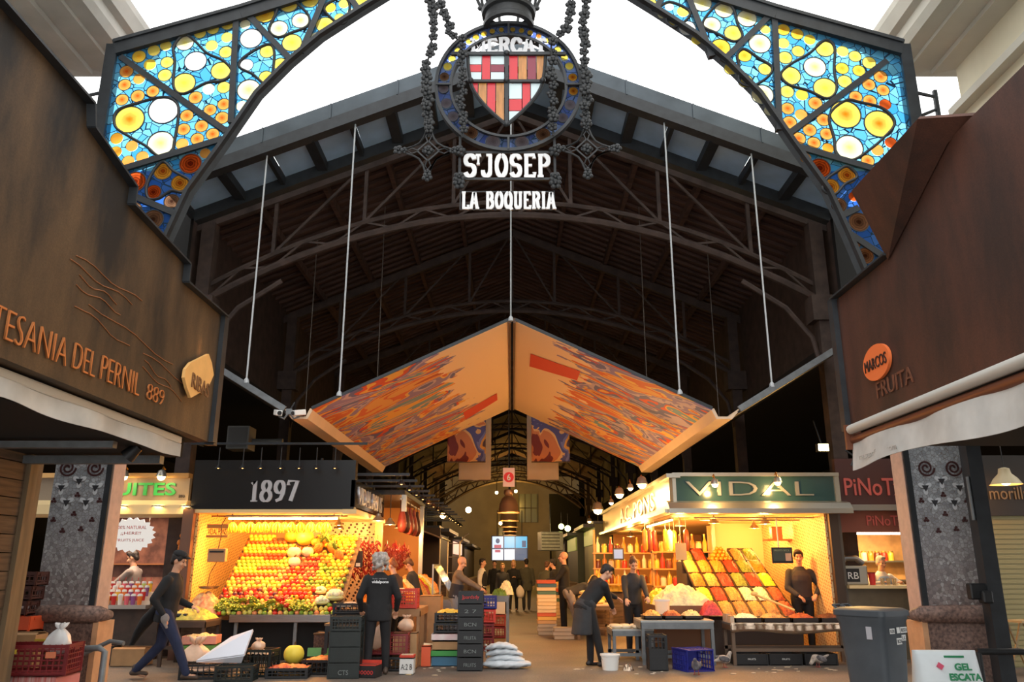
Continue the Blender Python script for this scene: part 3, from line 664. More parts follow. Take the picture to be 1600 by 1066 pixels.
fit('lettering', 'MARCOS', (XR-.04, 7.98, 3.385), (0, -1, 0), (0, 0, 1), .48, .115, .008, mat('dark_brown_letters', (48, 26, 20), .6), ds)
fit('lettering', 'FRUITA', (XR-.008, 7.85, 3.1), (0, -1, 0), (0, 0, 1), .75, .16, .01, mat('faded_copper_letters', (112, 66, 44), .7, noise=.3, nscale=14), kr)
b = MB(); b.cyl((XR-.12, 2.6, 2.86), (XR-.12, 8.3, 2.86), .05, n=10); b.build('awning_box', AWBOX, kr, 40)
b = MB(); b.cyl((XR-.08, 2.6, 2.76), (XR-.08, 8.35, 2.76), .045, n=10); b.bb((XR-.16, 8.34, 2.66), (XR, 8.38, 2.92)); b.build('roller', mat('brown_roller', (120, 72, 50), .5, metal=.3), kr, 40)
b = MB(); b.grid(lambda u, v: V((XR-.11+.02*sin(u*27)-.03*v, 2.6+5.75*u, 2.73-(.26+.05*(1-u))*v-.03*v*sin(u*14))), 60, 3); vl = b.build('valance', AW, kr, solid=.008)
fit('lettering', 'marcosfruits.com', (XR-.15, 8.1, 2.52), (0, -1, 0), (0, 0, 1), .8, .06, .004, mat('washed_out_letters', (176, 172, 166), .7), kr)
q = MB(); q.tube([(XR-.1, 8.4, 2.75), (XR-.14, 8.43, 2.66), (XR-.06, 8.43, 2.6), (XR-.1, 8.43, 2.5)], .012, 6); q.build('crank_hook', BLACKSTEEL, kr, 40)

# ---------------------------------------------------------------- mosaic columns
DARKTILE = mat('dark_red_tile', (70, 34, 34), .4); WTILE = mat('pale_petal_tile', (214, 218, 222), .35); BTILE = mat('slate_triangle_tile', (52, 52, 56), .4)
def column(side, label):
    nm = thing('mosaic_column', label, 'column', (side*5.3, 10.2, 0), 0, world=True)
    a, b_ = (-5.66, -4.95) if side < 0 else (4.87, 5.66)
    Yf = 10.0
    MB().bb((a+.02, Yf+.02, 0), (b_-.02, Yf+.3, 4.4)).build('shaft', GRANITE, nm)
    pa, pb = (a+.0, b_-.07) if side < 0 else (a+.07, b_)
    MB().bb((pa, Yf-.02, .95), (pb, Yf+.02, 4.4)).build('mosaic_panel', MOSAIC, nm)
    sa, sb = (b_-.07, b_) if side < 0 else (a, a+.07)
    MB().bb((sa, Yf-.03, .95), (sb, Yf+.03, 4.4)).build('black_strip', BLACKSTEEL, nm)
    sa, sb = (b_-.02, b_+.01) if side < 0 else (a-.01, a+.02)
    MB().bb((sa, Yf, .95), (sb, Yf+.3, 4.4)).build('stone_edge', PINKST, nm)
    pl = MB(); pl.loft([((( a+b_)/2, Yf+.36, z), (1, 0, 0), (0, 1, 0), rx, ry) for z, rx, ry in ((0, .62, .6), (.05, .6, .58), (.7, .54, .52), (.86, .52, .5))], 4)
    pl = MB(); c = (a+b_)/2
    for z0, z1, w0, w1 in ((0, .85, .46, .43),):
        pl.add([(c-w0, Yf-.1, z0), (c+w0, Yf-.1, z0), (c+w0, Yf+.34, z0), (c-w0, Yf+.34, z0), (c-w1, Yf-.03, z1), (c+w1, Yf-.03, z1), (c+w1, Yf+.34, z1), (c-w1, Yf+.34, z1)], [(0, 1, 5, 4), (1, 2, 6, 5), (2, 3, 7, 6), (3, 0, 4, 7), (4, 5, 6, 7)])
    pl.build('plinth', GRANITE, nm, bev=.02)
    MB().bb((c+(.40 if side < 0 else -.465), Yf-.09, 0), (c+(.465 if side < 0 else -.40), Yf+.3, .86)).build('plinth_lit_side', mat('granite_orange_lit', (206, 158, 118), .7, noise=.1), nm)  # orange light on the plinth's inner side, put into the colour
    r = MB(); r.tube([(c-.5, Yf+.1, .92), (c-.44, Yf-.06, .94), (c-.2, Yf-.12, .95), (c+.2, Yf-.12, .95), (c+.44, Yf-.06, .94), (c+.5, Yf+.1, .92)], [.05, .095, .1, .1, .095, .05], 14); r.build('roll_moulding', GRANITE, nm, 60)
    # mosaic flowers: three pale petals round a dark triangle
    cx = (pa+pb)/2
    spots = [(-.21, 2.42), (0, 2.5), (.21, 2.42), (-.12, 2.24), (.12, 2.24)]
    fl = MB(); tr = MB(); s = .075
    for x, z in spots:
        for k in range(3):
            t = pi/2+pi/3+k*2*pi/3; q = []
            for j in range(10): 
                u = j/10*2*pi; ex, ez = .042*cos(u), .028*sin(u); q.append((x+cos(t)*.05+ex*cos(t)-ez*sin(t), z+sin(t)*.05+ex*sin(t)+ez*cos(t)))
            fl.prism(q, (cx, Yf-.022, 0), (1, 0, 0), (0, 0, 1), .012)
        tr.prism([(x+.05*cos(a_), z+.05*sin(a_)) for a_ in (pi/2+pi, pi/2+pi/3*5, pi/2+pi/3)], (cx, Yf-.028, 0), (1, 0, 0), (0, 0, 1), .012)
    fl.build('petal_tile', WTILE, nm); tr.build('triangle_tile', BTILE, nm)
    dk = MB()
    for x, z in ((0, 2.33), (-.28, 2.26), (.28, 2.26), (-.01, 2.1), (-.25, 2.03), (.22, 2.03), (-.12, 1.9), (.1, 1.92)):
        for k in range(3):
            t = pi/2+k*2*pi/3; dk.prism([(x+.02*cos(t)+.018*cos(j*pi/3), z+.02*sin(t)+.018*sin(j*pi/3)) for j in range(6)], (cx, Yf-.024, 0), (1, 0, 0), (0, 0, 1), .01)
    dk.build('dark_tile', DARKTILE, nm)
    sp = MB()
    for x in (-.17, .17):
        for rad, a1 in ((.105, 720),):
            q = [((.018+.088*i/40)*cos(radians(a1*i/40))+x, (.018+.088*i/40)*sin(radians(a1*i/40))+2.66) for i in range(41)]
            for i in range(40):
                (x0, z0), (x1, z1) = q[i], q[i+1]; sp.bar((cx+x0, Yf-.024, z0), (cx+x1, Yf-.024, z1), .02, .012, up=(0, 1, 0))
    sp.build('spiral_tile', DARKTILE, nm)
column(-1, 'grey mosaic column with tile flowers beside the green-lettered juice stall')
column(1, 'grey mosaic column with tile flowers beside the black square post')
t = thing('square_post', 'tall black square post in front of the mosaic column', 'post', (5.46, 9.55, 0), 0, world=True)
MB().bb((5.38, 9.47, 0), (5.55, 9.63, 6)).build('post', BLACKSTEEL, t)
q = MB(); q.bb((5.2, 9.5, 1.12), (5.4, 9.6, 1.3)); q.bb((5.3, 9.44, 1.08), (5.42, 9.56, 1.22)); q.build('clamp', BLACKPL, t, bev=.02)
q = MB(); q.cyl((5.36, 9.5, 2.0), (5.36, 9.5, 2.5), .02, n=8); q.build('conduit', GREYST, t, 40)

# ---------------------------------------------------------------- stained-glass arch
AY = 10.0
ar = thing('stained_glass_arch', 'black iron entrance arch filled with blue glass and yellow to red discs', 'arch', (0, AY, 5.3), 0, world=True)
inner = [(4.80, 4.42), (4.80, 4.6), (4.72, 5.2), (4.56, 5.76), (4.36, 6.4), (3.97, 7.1), (3.55, 7.9), (3.14, 8.42), (2.72, 8.86), (2.16, 9.3), (1.6, 9.72), (.9, 10.12), (0, 10.3)]
outer = [(5.66, 4.42), (5.66, 8.66), (3.9, 9.25), (2.3, 9.86), (1.0, 10.55), (0, 10.85)]
AX = -.05
def apt(s, p, dy=0): return V((AX+s*p[0], AY+dy, p[1]))
for s in (-1, 1):
    f = MB()
    f.tube([apt(s, p) for p in inner], .075, 4)
    ip = inner[2:]
    for i in range(len(inner)-1): f.bar(apt(s, inner[i], -.06), apt(s, inner[i+1], -.06), .05, .16, up=(0, 1, 0))
    f.build('inner_rib', BLACKSTEEL, ar, 50)
    f = MB(); f.bar(apt(s, (5.7, 4.42)), apt(s, (5.7, 8.72)), .16, .16, up=(0, 1, 0)); f.bar(apt(s, (5.82, 4.42), .1), apt(s, (5.8, 8.6), .1), .05, .2, up=(0, 1, 0)); f.build('side_post', BLACKSTEEL, ar)
    f = MB()
    for i in range(1, len(outer)-1): f.bar(apt(s, outer[i], 0), apt(s, outer[i+1], 0), .24, .2, up=(0, 1, 0)); f.bar(apt(s, outer[i], -.1)+V((0, 0, .08)), apt(s, outer[i+1], -.1)+V((0, 0, .08)), .05, .06, up=(0, 1, 0))
    f.build('top_beam', BLACKSTEEL, ar)
    q = MB()
    for z in (6.8, 7.2, 7.6): q.tube([apt(s, (5.82, z)), apt(s, (6.05, z+.1)), apt(s, (6.05, z+.3)), apt(s, (5.82, z+.36))], .025, 6)
    q.bar(apt(s, (6.06, 6.6)), apt(s, (6.06, 8.0)), .05); q.build('side_bracket', BLACKSTEEL, ar, 40)
    # struts read off the photo on each side
    st = [((190, 91), (355, 207)), ((371, 19), (362, 194)), ((382, 19), (457, 97)), ((508, -2), (471, 85)), ((545, -5), (560, 16)), ((186, 268), (349, 219)), ((196, 302), (275, 335))] if s < 0 else \
         [((1384, 97), (1228, 213)), ((1209, 30), (1217, 205)), ((1200, 28), (1128, 98)), ((1074, -4), (1112, 90)), ((1036, -6), (1022, 20)), ((1362, 265), (1242, 230)), ((1340, 326), (1311, 340)), ((1322, 364), (1378, 402))]
    for a, b_ in st: MB().bar(P(a[0], a[1], AY-.02), P(b_[0], b_[1], AY-.02), .085, .1, up=(0, 1, 0)).build('strut', BLACKSTEEL, ar)
RL = """560,228,28,O 620,203,25,Y 668,184,23,Y 745,172,36,V 806,133,24,Y 858,116,25,Y 917,98,26,Y 915,150,24,Y 853,183,25,Y 910,210,27,Y 604,260,25,O 673,251,26,Y 664,303,28,Y 742,335,46,Y 788,247,45,W 890,285,40,Y 840,358,25,V 902,352,27,Y 788,393,28,A 902,420,26,A 847,443,26,A 895,475,28,A
510,288,28,A 560,318,24,A 502,342,26,A 555,387,28,A 616,368,26,A 492,402,26,A 522,482,60,S 660,443,62,W 648,578,54,V 470,558,26,Q 531,588,25,A 466,612,25,Q 516,650,26,A 573,632,26,A 465,662,20,Q 753,466,27,A 740,521,27,A 812,508,27,A 857,541,27,A 795,560,27,A 734,580,26,A
545,733,44,R 657,690,38,Q 768,660,45,R 827,618,22,A 618,775,32,R 725,738,36,Q 692,812,32,B 540,845,32,B 617,885,42,B
988,98,21,V 1012,155,45,W 993,262,28,W 1077,207,30,Y 1130,258,28,Y 1072,310,28,Y 1003,362,47,V 975,427,24,V 1067,57,40,O 1164,18,37,Y 1250,0,35,Y 1211,82,35,V 1124,115,37,V 1177,172,40,Y 1275,147,20,V 1330,30,24,O 1386,14,22,Y 1415,48,18,V 1369,72,22,Y 1310,100,36,Y 1460,0,30,Y"""
RR = """140,12,25,Y 215,25,18,V 268,45,24,Y 230,83,20,Y 185,58,16,V 285,110,34,W 320,157,20,Y 342,12,38,V 428,38,36,V 518,72,38,V 380,97,36,V 465,130,36,Y 415,185,38,O
590,115,20,Y 568,170,43,V 508,217,28,O 456,268,28,Y 588,270,26,Y 512,317,30,Y 578,370,44,V 607,432,22,V
660,116,26,O 714,133,25,O 763,155,23,O 660,168,24,Y 718,200,25,Y 667,225,28,Y 822,190,36,Y 892,200,24,Y 940,220,25,Y 995,245,27,Y 890,267,26,O 955,276,25,O 900,318,28,Y 783,262,44,V 688,296,40,Y 823,345,46,Y 675,358,27,Y 733,370,25,O 785,403,28,A 677,424,26,A 730,448,25,A 685,478,28,A
1040,300,27,A 994,330,26,A 1050,352,25,A 943,378,26,A 998,394,27,A 1058,408,24,R 903,447,60,S 1034,484,58,S 918,577,54,V 817,468,27,A 763,508,27,A 829,523,26,A 720,541,28,A 780,558,26,A 835,579,23,Q 1080,557,24,R 1028,586,25,A 990,628,26,A
747,617,22,A 803,657,42,R 909,685,37,Q 845,730,35,Q 876,802,32,B 955,868,40,B 943,955,18,B 980,1000,34,B 935,768,20,R"""
rl = []
for src, sc_, ox in ((RL, 2.58, 0), (RR, 2.5, 960)):
    for tk in src.split():
        x, y, r, k = tk.split(','); px, py, rr_ = ox+float(x)/sc_, float(y)/sc_, float(r)/sc_
        a = P(px, py, AY-.04); b_ = P(px+rr_, py, AY-.04); rl.append((b_.x-a.x, a, k))
rl.sort(key=lambda q: -q[0])
from mathutils.geometry import delaunay_2d_cdt
def holed(poly, discs):
    "a sheet with the outline poly and round holes where the discs sit"
    vs = [V(p) for p in poly]; ed = [(i, (i+1) % len(poly)) for i in range(len(poly))]
    for x, z, r in discs:
        o = len(vs); n = 20; vs += [V((x+r*cos(2*pi*i/n), z+r*sin(2*pi*i/n))) for i in range(n)]; ed += [(o+i, o+(i+1) % n) for i in range(n)]
    v2, e2, f2, *_ = delaunay_2d_cdt(vs, ed, [], 0, 1e-4)
    def inside(p):
        c = False; n = len(poly)
        for i in range(n):
            (x1, y1), (x2, y2) = poly[i], poly[(i+1) % n]
            if (y1 > p.y) != (y2 > p.y) and p.x < (x2-x1)*(p.y-y1)/(y2-y1)+x1: c = not c
        return c
    keep = []
    for f in f2:
        c = sum((v2[i] for i in f), V((0, 0)))/len(f)
        if inside(c) and not any((c.x-x)**2+(c.y-z)**2 < (r*.985)**2 for x, z, r in discs): keep.append(f)
    return v2, keep
for s in (-1, 1):
    dd_ = [(s*(c.x-AX), c.z, r*.97) for r, c, k in rl if (c.x-AX)*s > 0]
    def ix(z):
        for i in range(len(inner)-1):
            if inner[i][1] <= z <= inner[i+1][1]: return inner[i][0]+(inner[i+1][0]-inner[i][0])*(z-inner[i][1])/(inner[i+1][1]-inner[i][1])
    zs = 6.72
    up_ = [p for p in inner if p[1] > zs]; lo_ = [p for p in inner if p[1] < zs]
    for poly, nm_, m_ in (([(ix(zs), zs)]+up_+[p for p in outer[::-1] if p[1] > zs]+[(5.66, zs)], 'blue_glass', BLUEGL), (lo_+[(ix(zs), zs), (5.66, zs), (5.66, 4.42)], 'shaded_blue_glass', SHADEGL)):
        v2, f2 = holed(poly, dd_); m = MB(); m.add([apt(s, (v.x, v.y), -.03) for v in v2], f2); m.build(nm_, m_, ar)
RIMM = mat('lead_rim', (44, 58, 70), .6)
dsk = {}
for k in RONDEL:
    m = MB(); n = 28
    m.lathe([(0, .012), (.5, .02), (.92, .012), (1, 0)], n=n, M=Matrix.Rotation(pi/2, 3, 'X')); m.cur = 1
    m.tube([(cos(2*pi*i/n), 0, sin(2*pi*i/n)) for i in range(n)], .05, 5, closed=True)
    dsk[k] = m.mesh('glass_roundel', [RONDEL[k], RIMM], 60)
for i, (r, c, k) in enumerate(rl[:100]):
    o = bpy.data.objects.new('glass_roundel', dsk[k]); COL.objects.link(o); o.location = c; o.scale = (r, r, r); attach(o, ar)
small = MB()
ks = list(RONDEL); 
for r, c, k in rl[100:]:
    small.cur = ks.index(k); M3 = Matrix.Rotation(pi/2, 3, 'X')
    small.lathe([(0, .012*r), (.5*r, .02*r), (r, 0)], c, 20, M3)
if small.v:
    o = small.build('small_glass_roundels', [RONDEL[k] for k in ks], ar, 60); o['kind'] = 'stuff'
# wavy lead came around the larger discs
def came(pts, sc_, ox):
    m = MB(); q = [P(ox+x/sc_, y/sc_, AY-.05) for x, y in pts]; n = len(q); out = []
    for i in range(n):
        p0, p1, p2, p3 = q[i-1], q[i], q[(i+1) % n], q[(i+2) % n]
        for j in range(5):
            t = j/5; out.append(.5*((2*p1)+(p2-p0)*t+(2*p0-5*p1+4*p2-p3)*t*t+(3*p1-p0-3*p2+p3)*t**3))
    m.tube(out, .021, 6, closed=True); m.build('lead_came', BLACKSTEEL, ar, 60)
for c in ([(742, 140), (785, 165), (835, 215), (900, 245), (935, 290), (900, 325), (830, 335), (742, 378), (700, 350), (705, 250), (700, 190)], [(660, 392), (715, 420), (718, 480), (705, 560), (690, 620), (640, 630), (590, 590), (520, 550), (465, 510), (470, 450), (540, 420)],
          [(1075, 180), (1105, 205), (1100, 290), (1095, 330), (1065, 338), (1020, 300), (965, 270), (985, 230)], [(1165, -20), (1205, 20), (1245, 65), (1240, 105), (1180, 130), (1120, 150), (1085, 120), (1110, 60), (1130, 5)], [(657, 652), (700, 690), (765, 730), (740, 775), (690, 770), (640, 800), (600, 800), (590, 760), (612, 700)], [(1386, -10), (1410, 25), (1395, 85), (1360, 92), (1310, 45), (1320, 15)]): came(c, 2.58, 0)
for c in ([(822, 158), (860, 185), (858, 270), (868, 350), (830, 385), (760, 355), (680, 330), (650, 290), (690, 250), (760, 210)], [(903, 393), (960, 400), (1050, 425), (1095, 480), (1050, 540), (990, 590), (930, 625), (870, 610), (858, 540), (840, 450)],
          [(508, 192), (560, 225), (615, 262), (600, 300), (540, 335), (490, 320), (487, 260), (480, 215)], [(425, 5), (465, 35), (480, 90), (500, 140), (465, 162), (400, 130), (345, 100), (370, 50)], [(910, 650), (948, 690), (900, 720), (860, 760), (815, 740), (830, 700), (870, 670)], [(215, 8), (290, 40), (285, 75), (235, 105), (205, 85), (205, 50), (170, 40)]): came(c, 2.5, 960)

# ---------------------------------------------------------------- the hanging crest
cr = thing('hanging_crest_sign', 'round stained-glass crest sign with striped shield, crown and white market lettering', 'sign', (AX, AY, 8.07), 0, world=True)
CZ = 8.07
def q2(x, y): p = P(600+x/3.135, y/3.135, AY); return (p.x-AX, p.z)
def ringmesh(r0, r1, dy0, dy1, n=64):
    m = MB(); vs = []
    for i in range(n):
        t = 2*pi*i/n
        for r, d in ((r0, dy0), (r1, dy0), (r1, dy1), (r0, dy1)): vs.append((AX+r*cos(t), AY+d, CZ+r*sin(t)))
    fs = []
    for i in range(n):
        a = 4*i; b_ = 4*((i+1) % n)
        for k in range(4): fs.append((a+k, a+(k+1) % 4, b_+(k+1) % 4, b_+k))
    return m.add(vs, fs)
m = ringmesh(1.005, 1.05, -.06, .05); m.add(*(lambda q: (q.v, q.f))(ringmesh(.805, .84, -.06, .05))); m.build('ring_frame', BLACKSTEEL, cr, 40)
for a in (0, 90, 180, 270):
    t = radians(a); MB().bar((AX+.82*cos(t), AY-.03, CZ+.82*sin(t)), (AX+1.03*cos(t), AY-.03, CZ+1.03*sin(t)), .03, .08, up=(0, 1, 0)).build('ring_bar', BLACKSTEEL, cr)
RG = []
for i, (x, y, r, k) in enumerate([(524, 138, 14, 'O'), (572, 130, 13, 'O'), (480, 150, 15, 'O'), (437, 168, 17, 'O'), (400, 190, 16, 'Y'), (345, 240, 19, 'Y'), (320, 285, 19, 'Y'), (298, 327, 22, 'Y'), (283, 380, 24, 'B'), (288, 440, 26, 'G'), (305, 512, 27, 'G'), (340, 575, 27, 'G'), (435, 645, 36, 'B'), (537, 688, 36, 'G'),
        (632, 130, 13, 'O'), (678, 137, 14, 'O'), (722, 150, 14, 'O'), (765, 170, 14, 'A'), (805, 195, 16, 'Y'), (858, 242, 18, 'Y'), (886, 285, 19, 'Y'), (907, 330, 21, 'Y'), (919, 385, 22, 'Q'), (922, 452, 23, 'Q'), (903, 517, 27, 'G'), (868, 578, 25, 'G'), (770, 652, 36, 'B'), (672, 690, 34, 'G')]):
    X, Z_ = q2(x, y); a = atan2(Z_-(CZ), X); rr_ = r/3.135/1250*11.3
    o = bpy.data.objects.new('ring_roundel', dsk[k]); COL.objects.link(o); o.location = (AX+.925*cos(a), AY-.03, CZ+.925*sin(a)); o.scale = (rr_,)*3; attach(o, cr); RG.append((.925*cos(a), .925*sin(a), rr_*.97))
v2, f2 = holed([(1.01*cos(2*pi*i/64), 1.01*sin(2*pi*i/64)) for i in range(64)], RG+[(0, 0, .84)])
m = MB(); m.add([(AX+v.x, AY, CZ+v.y) for v in v2], f2); m.build('ring_glass', RINGGL, cr)
# shield
RED1 = mat('ruby_glass', (206, 46, 56), .25); RED2 = mat('maroon_glass', (132, 40, 62), .25); GOLD = mat('amber_streaked_glass', (188, 128, 66), .3, noise=.25, nscale=8, stretch=(4, 1, .6)); ICE = mat('pale_ice_glass', (206, 226, 230), .25)
x0, zt = q2(412, 275); x1, _ = q2(790, 275); _, zm = q2(600, 408); _, zb = q2(600, 620)
xc = (x0+x1)/2; hw = (x1-x0)/2
def hwid(z):
    if z >= zm: return hw*(1-.08*((zt-z)/(zt-zm))**2)
    k = (zm-z)/(zm-zb); return hw*.92*(1-k**1.55)
def piece(xa, xb, za, zb_, m_, nm='shield_pane'):
    "the part of a rectangle inside the shield outline"
    n = 8; L_ = []; R_ = []
    for i in range(n+1):
        z = zb_+(za-zb_)*i/n; h = hwid(z); a = max(xa, -h); b_ = min(xb, h)
        if b_ > a+1e-3: L_.append((a, z)); R_.append((b_, z))
    if len(L_) < 2: return
    MB().prism(L_+R_[::-1], (AX+xc, AY-.02, 0), (1, 0, 0), (0, 0, 1), .025).build(nm, m_, cr)
g_ = .012
def cross(xa, xb, za, zb_, alt):
    w_, h_ = xb-xa, za-zb_; c1, c2 = xa+w_*.38, xa+w_*.62; d1, d2 = za-h_*.38, za-h_*.66
    for a, b_, c, d, m_ in ((xa, c1, za, d1, ICE), (c2, xb, za, d1, ICE), (xa, c1, d2, zb_, ICE), (c2, xb, d2, zb_, ICE), (c1, c2, za, zb_, RED1), (xa, c1, d1, d2, RED1), (c2, xb, d1, d2, RED2 if alt else RED1)): piece(a+g_/2, b_-g_/2, c-g_/2, d+g_/2, m_)
cross(-hw, -.03, zt, zm+.02, True); cross(.03, hw*.95, zm-.02, zb, True)
for k in range(4):
    a = .03+(hw-.03)*k/4; piece(a+g_/2, a+(hw-.03)/4-g_/2, zt, zm+.02, (RED1, GOLD, RED2, GOLD)[k])
    a = -.03-(hw*.95-.03)*(k+1)/4; piece(a+g_/2, a+(hw*.95-.03)/4-g_/2, zm-.02, zb, (GOLD, RED1, GOLD, RED1)[k])
fr = MB()
ol = [(-hwid(zt+(zb-zt)*i/24), zt+(zb-zt)*i/24) for i in range(25)]+[(hwid(zb+(zt-zb)*i/24), zb+(zt-zb)*i/24) for i in range(25)]
fr.tube([(AX+xc+x, AY-.04, z) for x, z in ol], .028, 6, closed=True)
fr.bar((AX+xc-hwid(zm), AY-.05, zm), (AX+xc+hwid(zm), AY-.05, zm), .04, .04); fr.bar((AX+xc, AY-.05, zt), (AX+xc, AY-.05, zb), .05, .04, up=(0, 1, 0))
for x, z in ((0, zt), (0, zm), (0, zb), (-hwid(zm), zm), (hwid(zm), zm)): fr.ell((AX+xc+x, AY-.07, z), .045, 8, 6)
fr.bar((AX-.82, AY-.05, zt), (AX+.82, AY-.05, zt), .045, .05); fr.build('shield_frame', BLACKSTEEL, cr, 50)
# white lettering
zl = q2(600, 262)[1]; Wm = 1.08; h0 = Wm/strokes_width('MERCAT', 1, .92, .06)
m = MB(); strokes(m, 'MERCAT', frame((AX-.54, AY-.03, zl), (1, 0, 0), (0, 0, 1)), h0, .03, .2, .13, .92, .06, hfun=lambda X: max(.2, sqrt(max(.01, .80**2-(X-.54)**2))-(zl-CZ)-.03)); 
m.build('mercat_lettering', mat('grey_white_letters', (206, 208, 212), .5), cr)
SY = AY-.02
x0, z1 = q2(392, 765); x1, z0 = q2(812, 868)
m = MB(); h = z1-z0; M_ = frame((AX+x0, SY, z0), (1, 0, 0), (0, 0, 1))
wS = strokes(m, 'S', M_, h, .03, .17, .12, .92); M2 = frame((AX+x0+wS*.82, SY, z1-h*.42), (1, 0, 0), (0, 0, 1)); strokes(m, 'T', M2, h*.42, .028, .22, .2, .8, serif=.4)
xj = x0+wS*1.3; hj = h; k = (x1-xj)/strokes_width('JOSEP', h, 1, .1); strokes(m, 'JOSEP', frame((AX+xj, SY, z0), (1, 0, 0), (0, 0, 1)), h, .03, .17, .11, k, .1*k); m.build('josep_lettering', WHITELET, cr)
xa, z1 = q2(376, 948); xb, z0 = q2(832, 1024); h = z1-z0; k = (xb-xa)/strokes_width('LA BOQUERIA', h, 1, .1)
m = MB(); strokes(m, 'LA BOQUERIA', frame((AX+xa+.02, SY, z0), (1, 0, 0), (0, 0, 1)), h, .03, .17, .12, k, .1*k); m.build('boqueria_lettering', WHITELET, cr)
f = MB(); xa, z1 = q2(372, 748); xb, z0 = q2(838, 878)
for a, b_ in (((xa, z1), (xb, z1)), ((xa, z0), (xb, z0)), ((xa, z0), (xa, z1+.3)), ((xb, z0), (xb, z1+.3))): f.bar((AX+a[0], AY, a[1]), (AX+b_[0], AY, b_[1]), .035, .035)
f.build('name_frame', IRON, cr)
f = MB()
def flower(m, c, r):
    c = V(c)
    for k in range(5): t = 2*pi*k/5+c.z*7; m.ell(c+V((cos(t)*r*.6, -.3*r, sin(t)*r*.6)), (r*.48, r*.35, r*.48), 6, 4)
    m.ell(c+V((0, -.55*r, 0)), r*.28, 6, 4)
for x, z in ((xa, z1), (xb, z1), (xa, z0), (xb, z0), (xa, z0-.09), (xb, z0-.09)): f = MB(); flower(f, (AX+x, AY-.02, z), .085); f.build('rosette', IRON, cr, 60)
f = MB(); xa, z1 = q2(374, 940); xb, z0 = q2(835, 1028)
for a, b_ in (((xa, z1), (xb, z1)), ((xa, z0), (xb, z0)), ((xa, z0), (xa, z1+.2)), ((xb, z0), (xb, z1+.2))): f.bar((AX+a[0], AY, a[1]), (AX+b_[0], AY, b_[1]), .014)
f.build('lower_name_frame', IRON, cr)
# crown above the ring
c = MB(); cz = 9.02; cc = (AX, AY, 0)
c.lathe([(.30, cz), (.37, cz), (.375, cz+.06), (.34, cz+.1), (.345, cz+.2), (.39, cz+.22), (.4, cz+.28), (.36, cz+.3), (.30, cz+.3)], cc, 28); c.build('crown_band', IRON, cr, 40)
for k in range(10):
    t = 2*pi*k/10; q = MB(); d = V((cos(t), sin(t), 0))
    q.tube([V(cc)+d*.37+V((0, 0, cz+.28)), V(cc)+d*.46+V((0, 0, cz+.5)), V(cc)+d*.52+V((0, 0, cz+.8)), V(cc)+d*.42+V((0, 0, cz+1.05)), V(cc)+d*.1+V((0, 0, cz+1.25))], .025, 6); q.ell(V(cc)+d*.42+V((0, 0, cz+.36)), .04, 6, 5)
    q.build('crown_arch', IRON, cr, 50)
# floral chains and crosses
def chain(pts, label, wob=.03, r=.075, step=.115):
    m = MB(); q = [P(x, y, AY-.25 if len(pts[0]) < 3 else pts[0][2]) for x, y, *_ in pts]; rr = random.Random(int(pts[0][0]))
    o = q[-1]
    for a, b_ in zip(q[:-1], q[1:]):
        n = max(2, int((b_-a).length/step))
        for i in range(n):
            p = a+(b_-a)*i/n; flower(m, p+V((rr.uniform(-wob, wob), rr.uniform(-.03, .03), 0)), r*rr.uniform(.8, 1.15))
    m.tube(q, .014, 5)
    ob = m.build('floral_chain', IRON, None, 70); tag(ob, label, 'chain', 'floral iron chains around the crest'); return ob
chain([(674, -40), (675, 60), (668, 100), (670, 215)], 'floral iron chain outside the crest ring holding the left cross')
chain([(913, -40), (913, 60), (915, 120), (917, 205)], 'floral iron chain outside the crest ring holding the right cross')
chain([(682, -30), (692, 20), (704, 52), (715, 62)], 'short slanting floral chain touching the upper left of the crest ring', r=.07)
chain([(905, -30), (889, 20), (882, 46), (872, 60)], 'short slanting floral chain touching the upper right of the crest ring', r=.08)
chain([(722, 62), (721, 110), (722, 215)], 'floral iron chain hanging over the left half of the crest ring', r=.07)
chain([(861, 66), (863, 110), (864, 212)], 'floral iron chain hanging over the right half of the crest ring', r=.07)
def cross_orn(px, py, label):
    c = P(px, py, AY-.25); t = thing('iron_cross', label, 'ornament', c, 0, 'iron crosses hung from the floral chains')
    m = MB()
    for k in range(4):
        a = pi/2*k; d = V((cos(a), 0, sin(a))); e = V((-sin(a), 0, cos(a)))
        for s in (-1, 1): m.tube([d*.34+e*s*.02, d*.2+e*s*.07, d*.12+e*s*.12, d*.07+e*s*.2, d*.02+e*s*.34], .014, 5)
        for s in (.08, .15): m.bar(d*s, e*s, .02, .02)
        m.tube([d*.12, d*.22+e*.04, d*.28, d*.22-e*.04, d*.12], .01, 5)
    m.build('cross_frame', IRON, t, 50)
    f = MB()
    for k in range(4):
        a = pi/2*k; d = V((cos(a), 0, sin(a))); f = MB(); flower(f, d*.4, .07); flower(f, d*.33, .05); f.build('rosette', IRON, t, 60)
    f = MB(); flower(f, (0, 0, 0), .07); f.build('rosette', IRON, t, 60)
cross_orn(669, 236, 'lacy black iron cross hung left of the crest, above the printed canopy')
cross_orn(917, 233, 'lacy black iron cross hanging right of the crest, above the printed canopy')
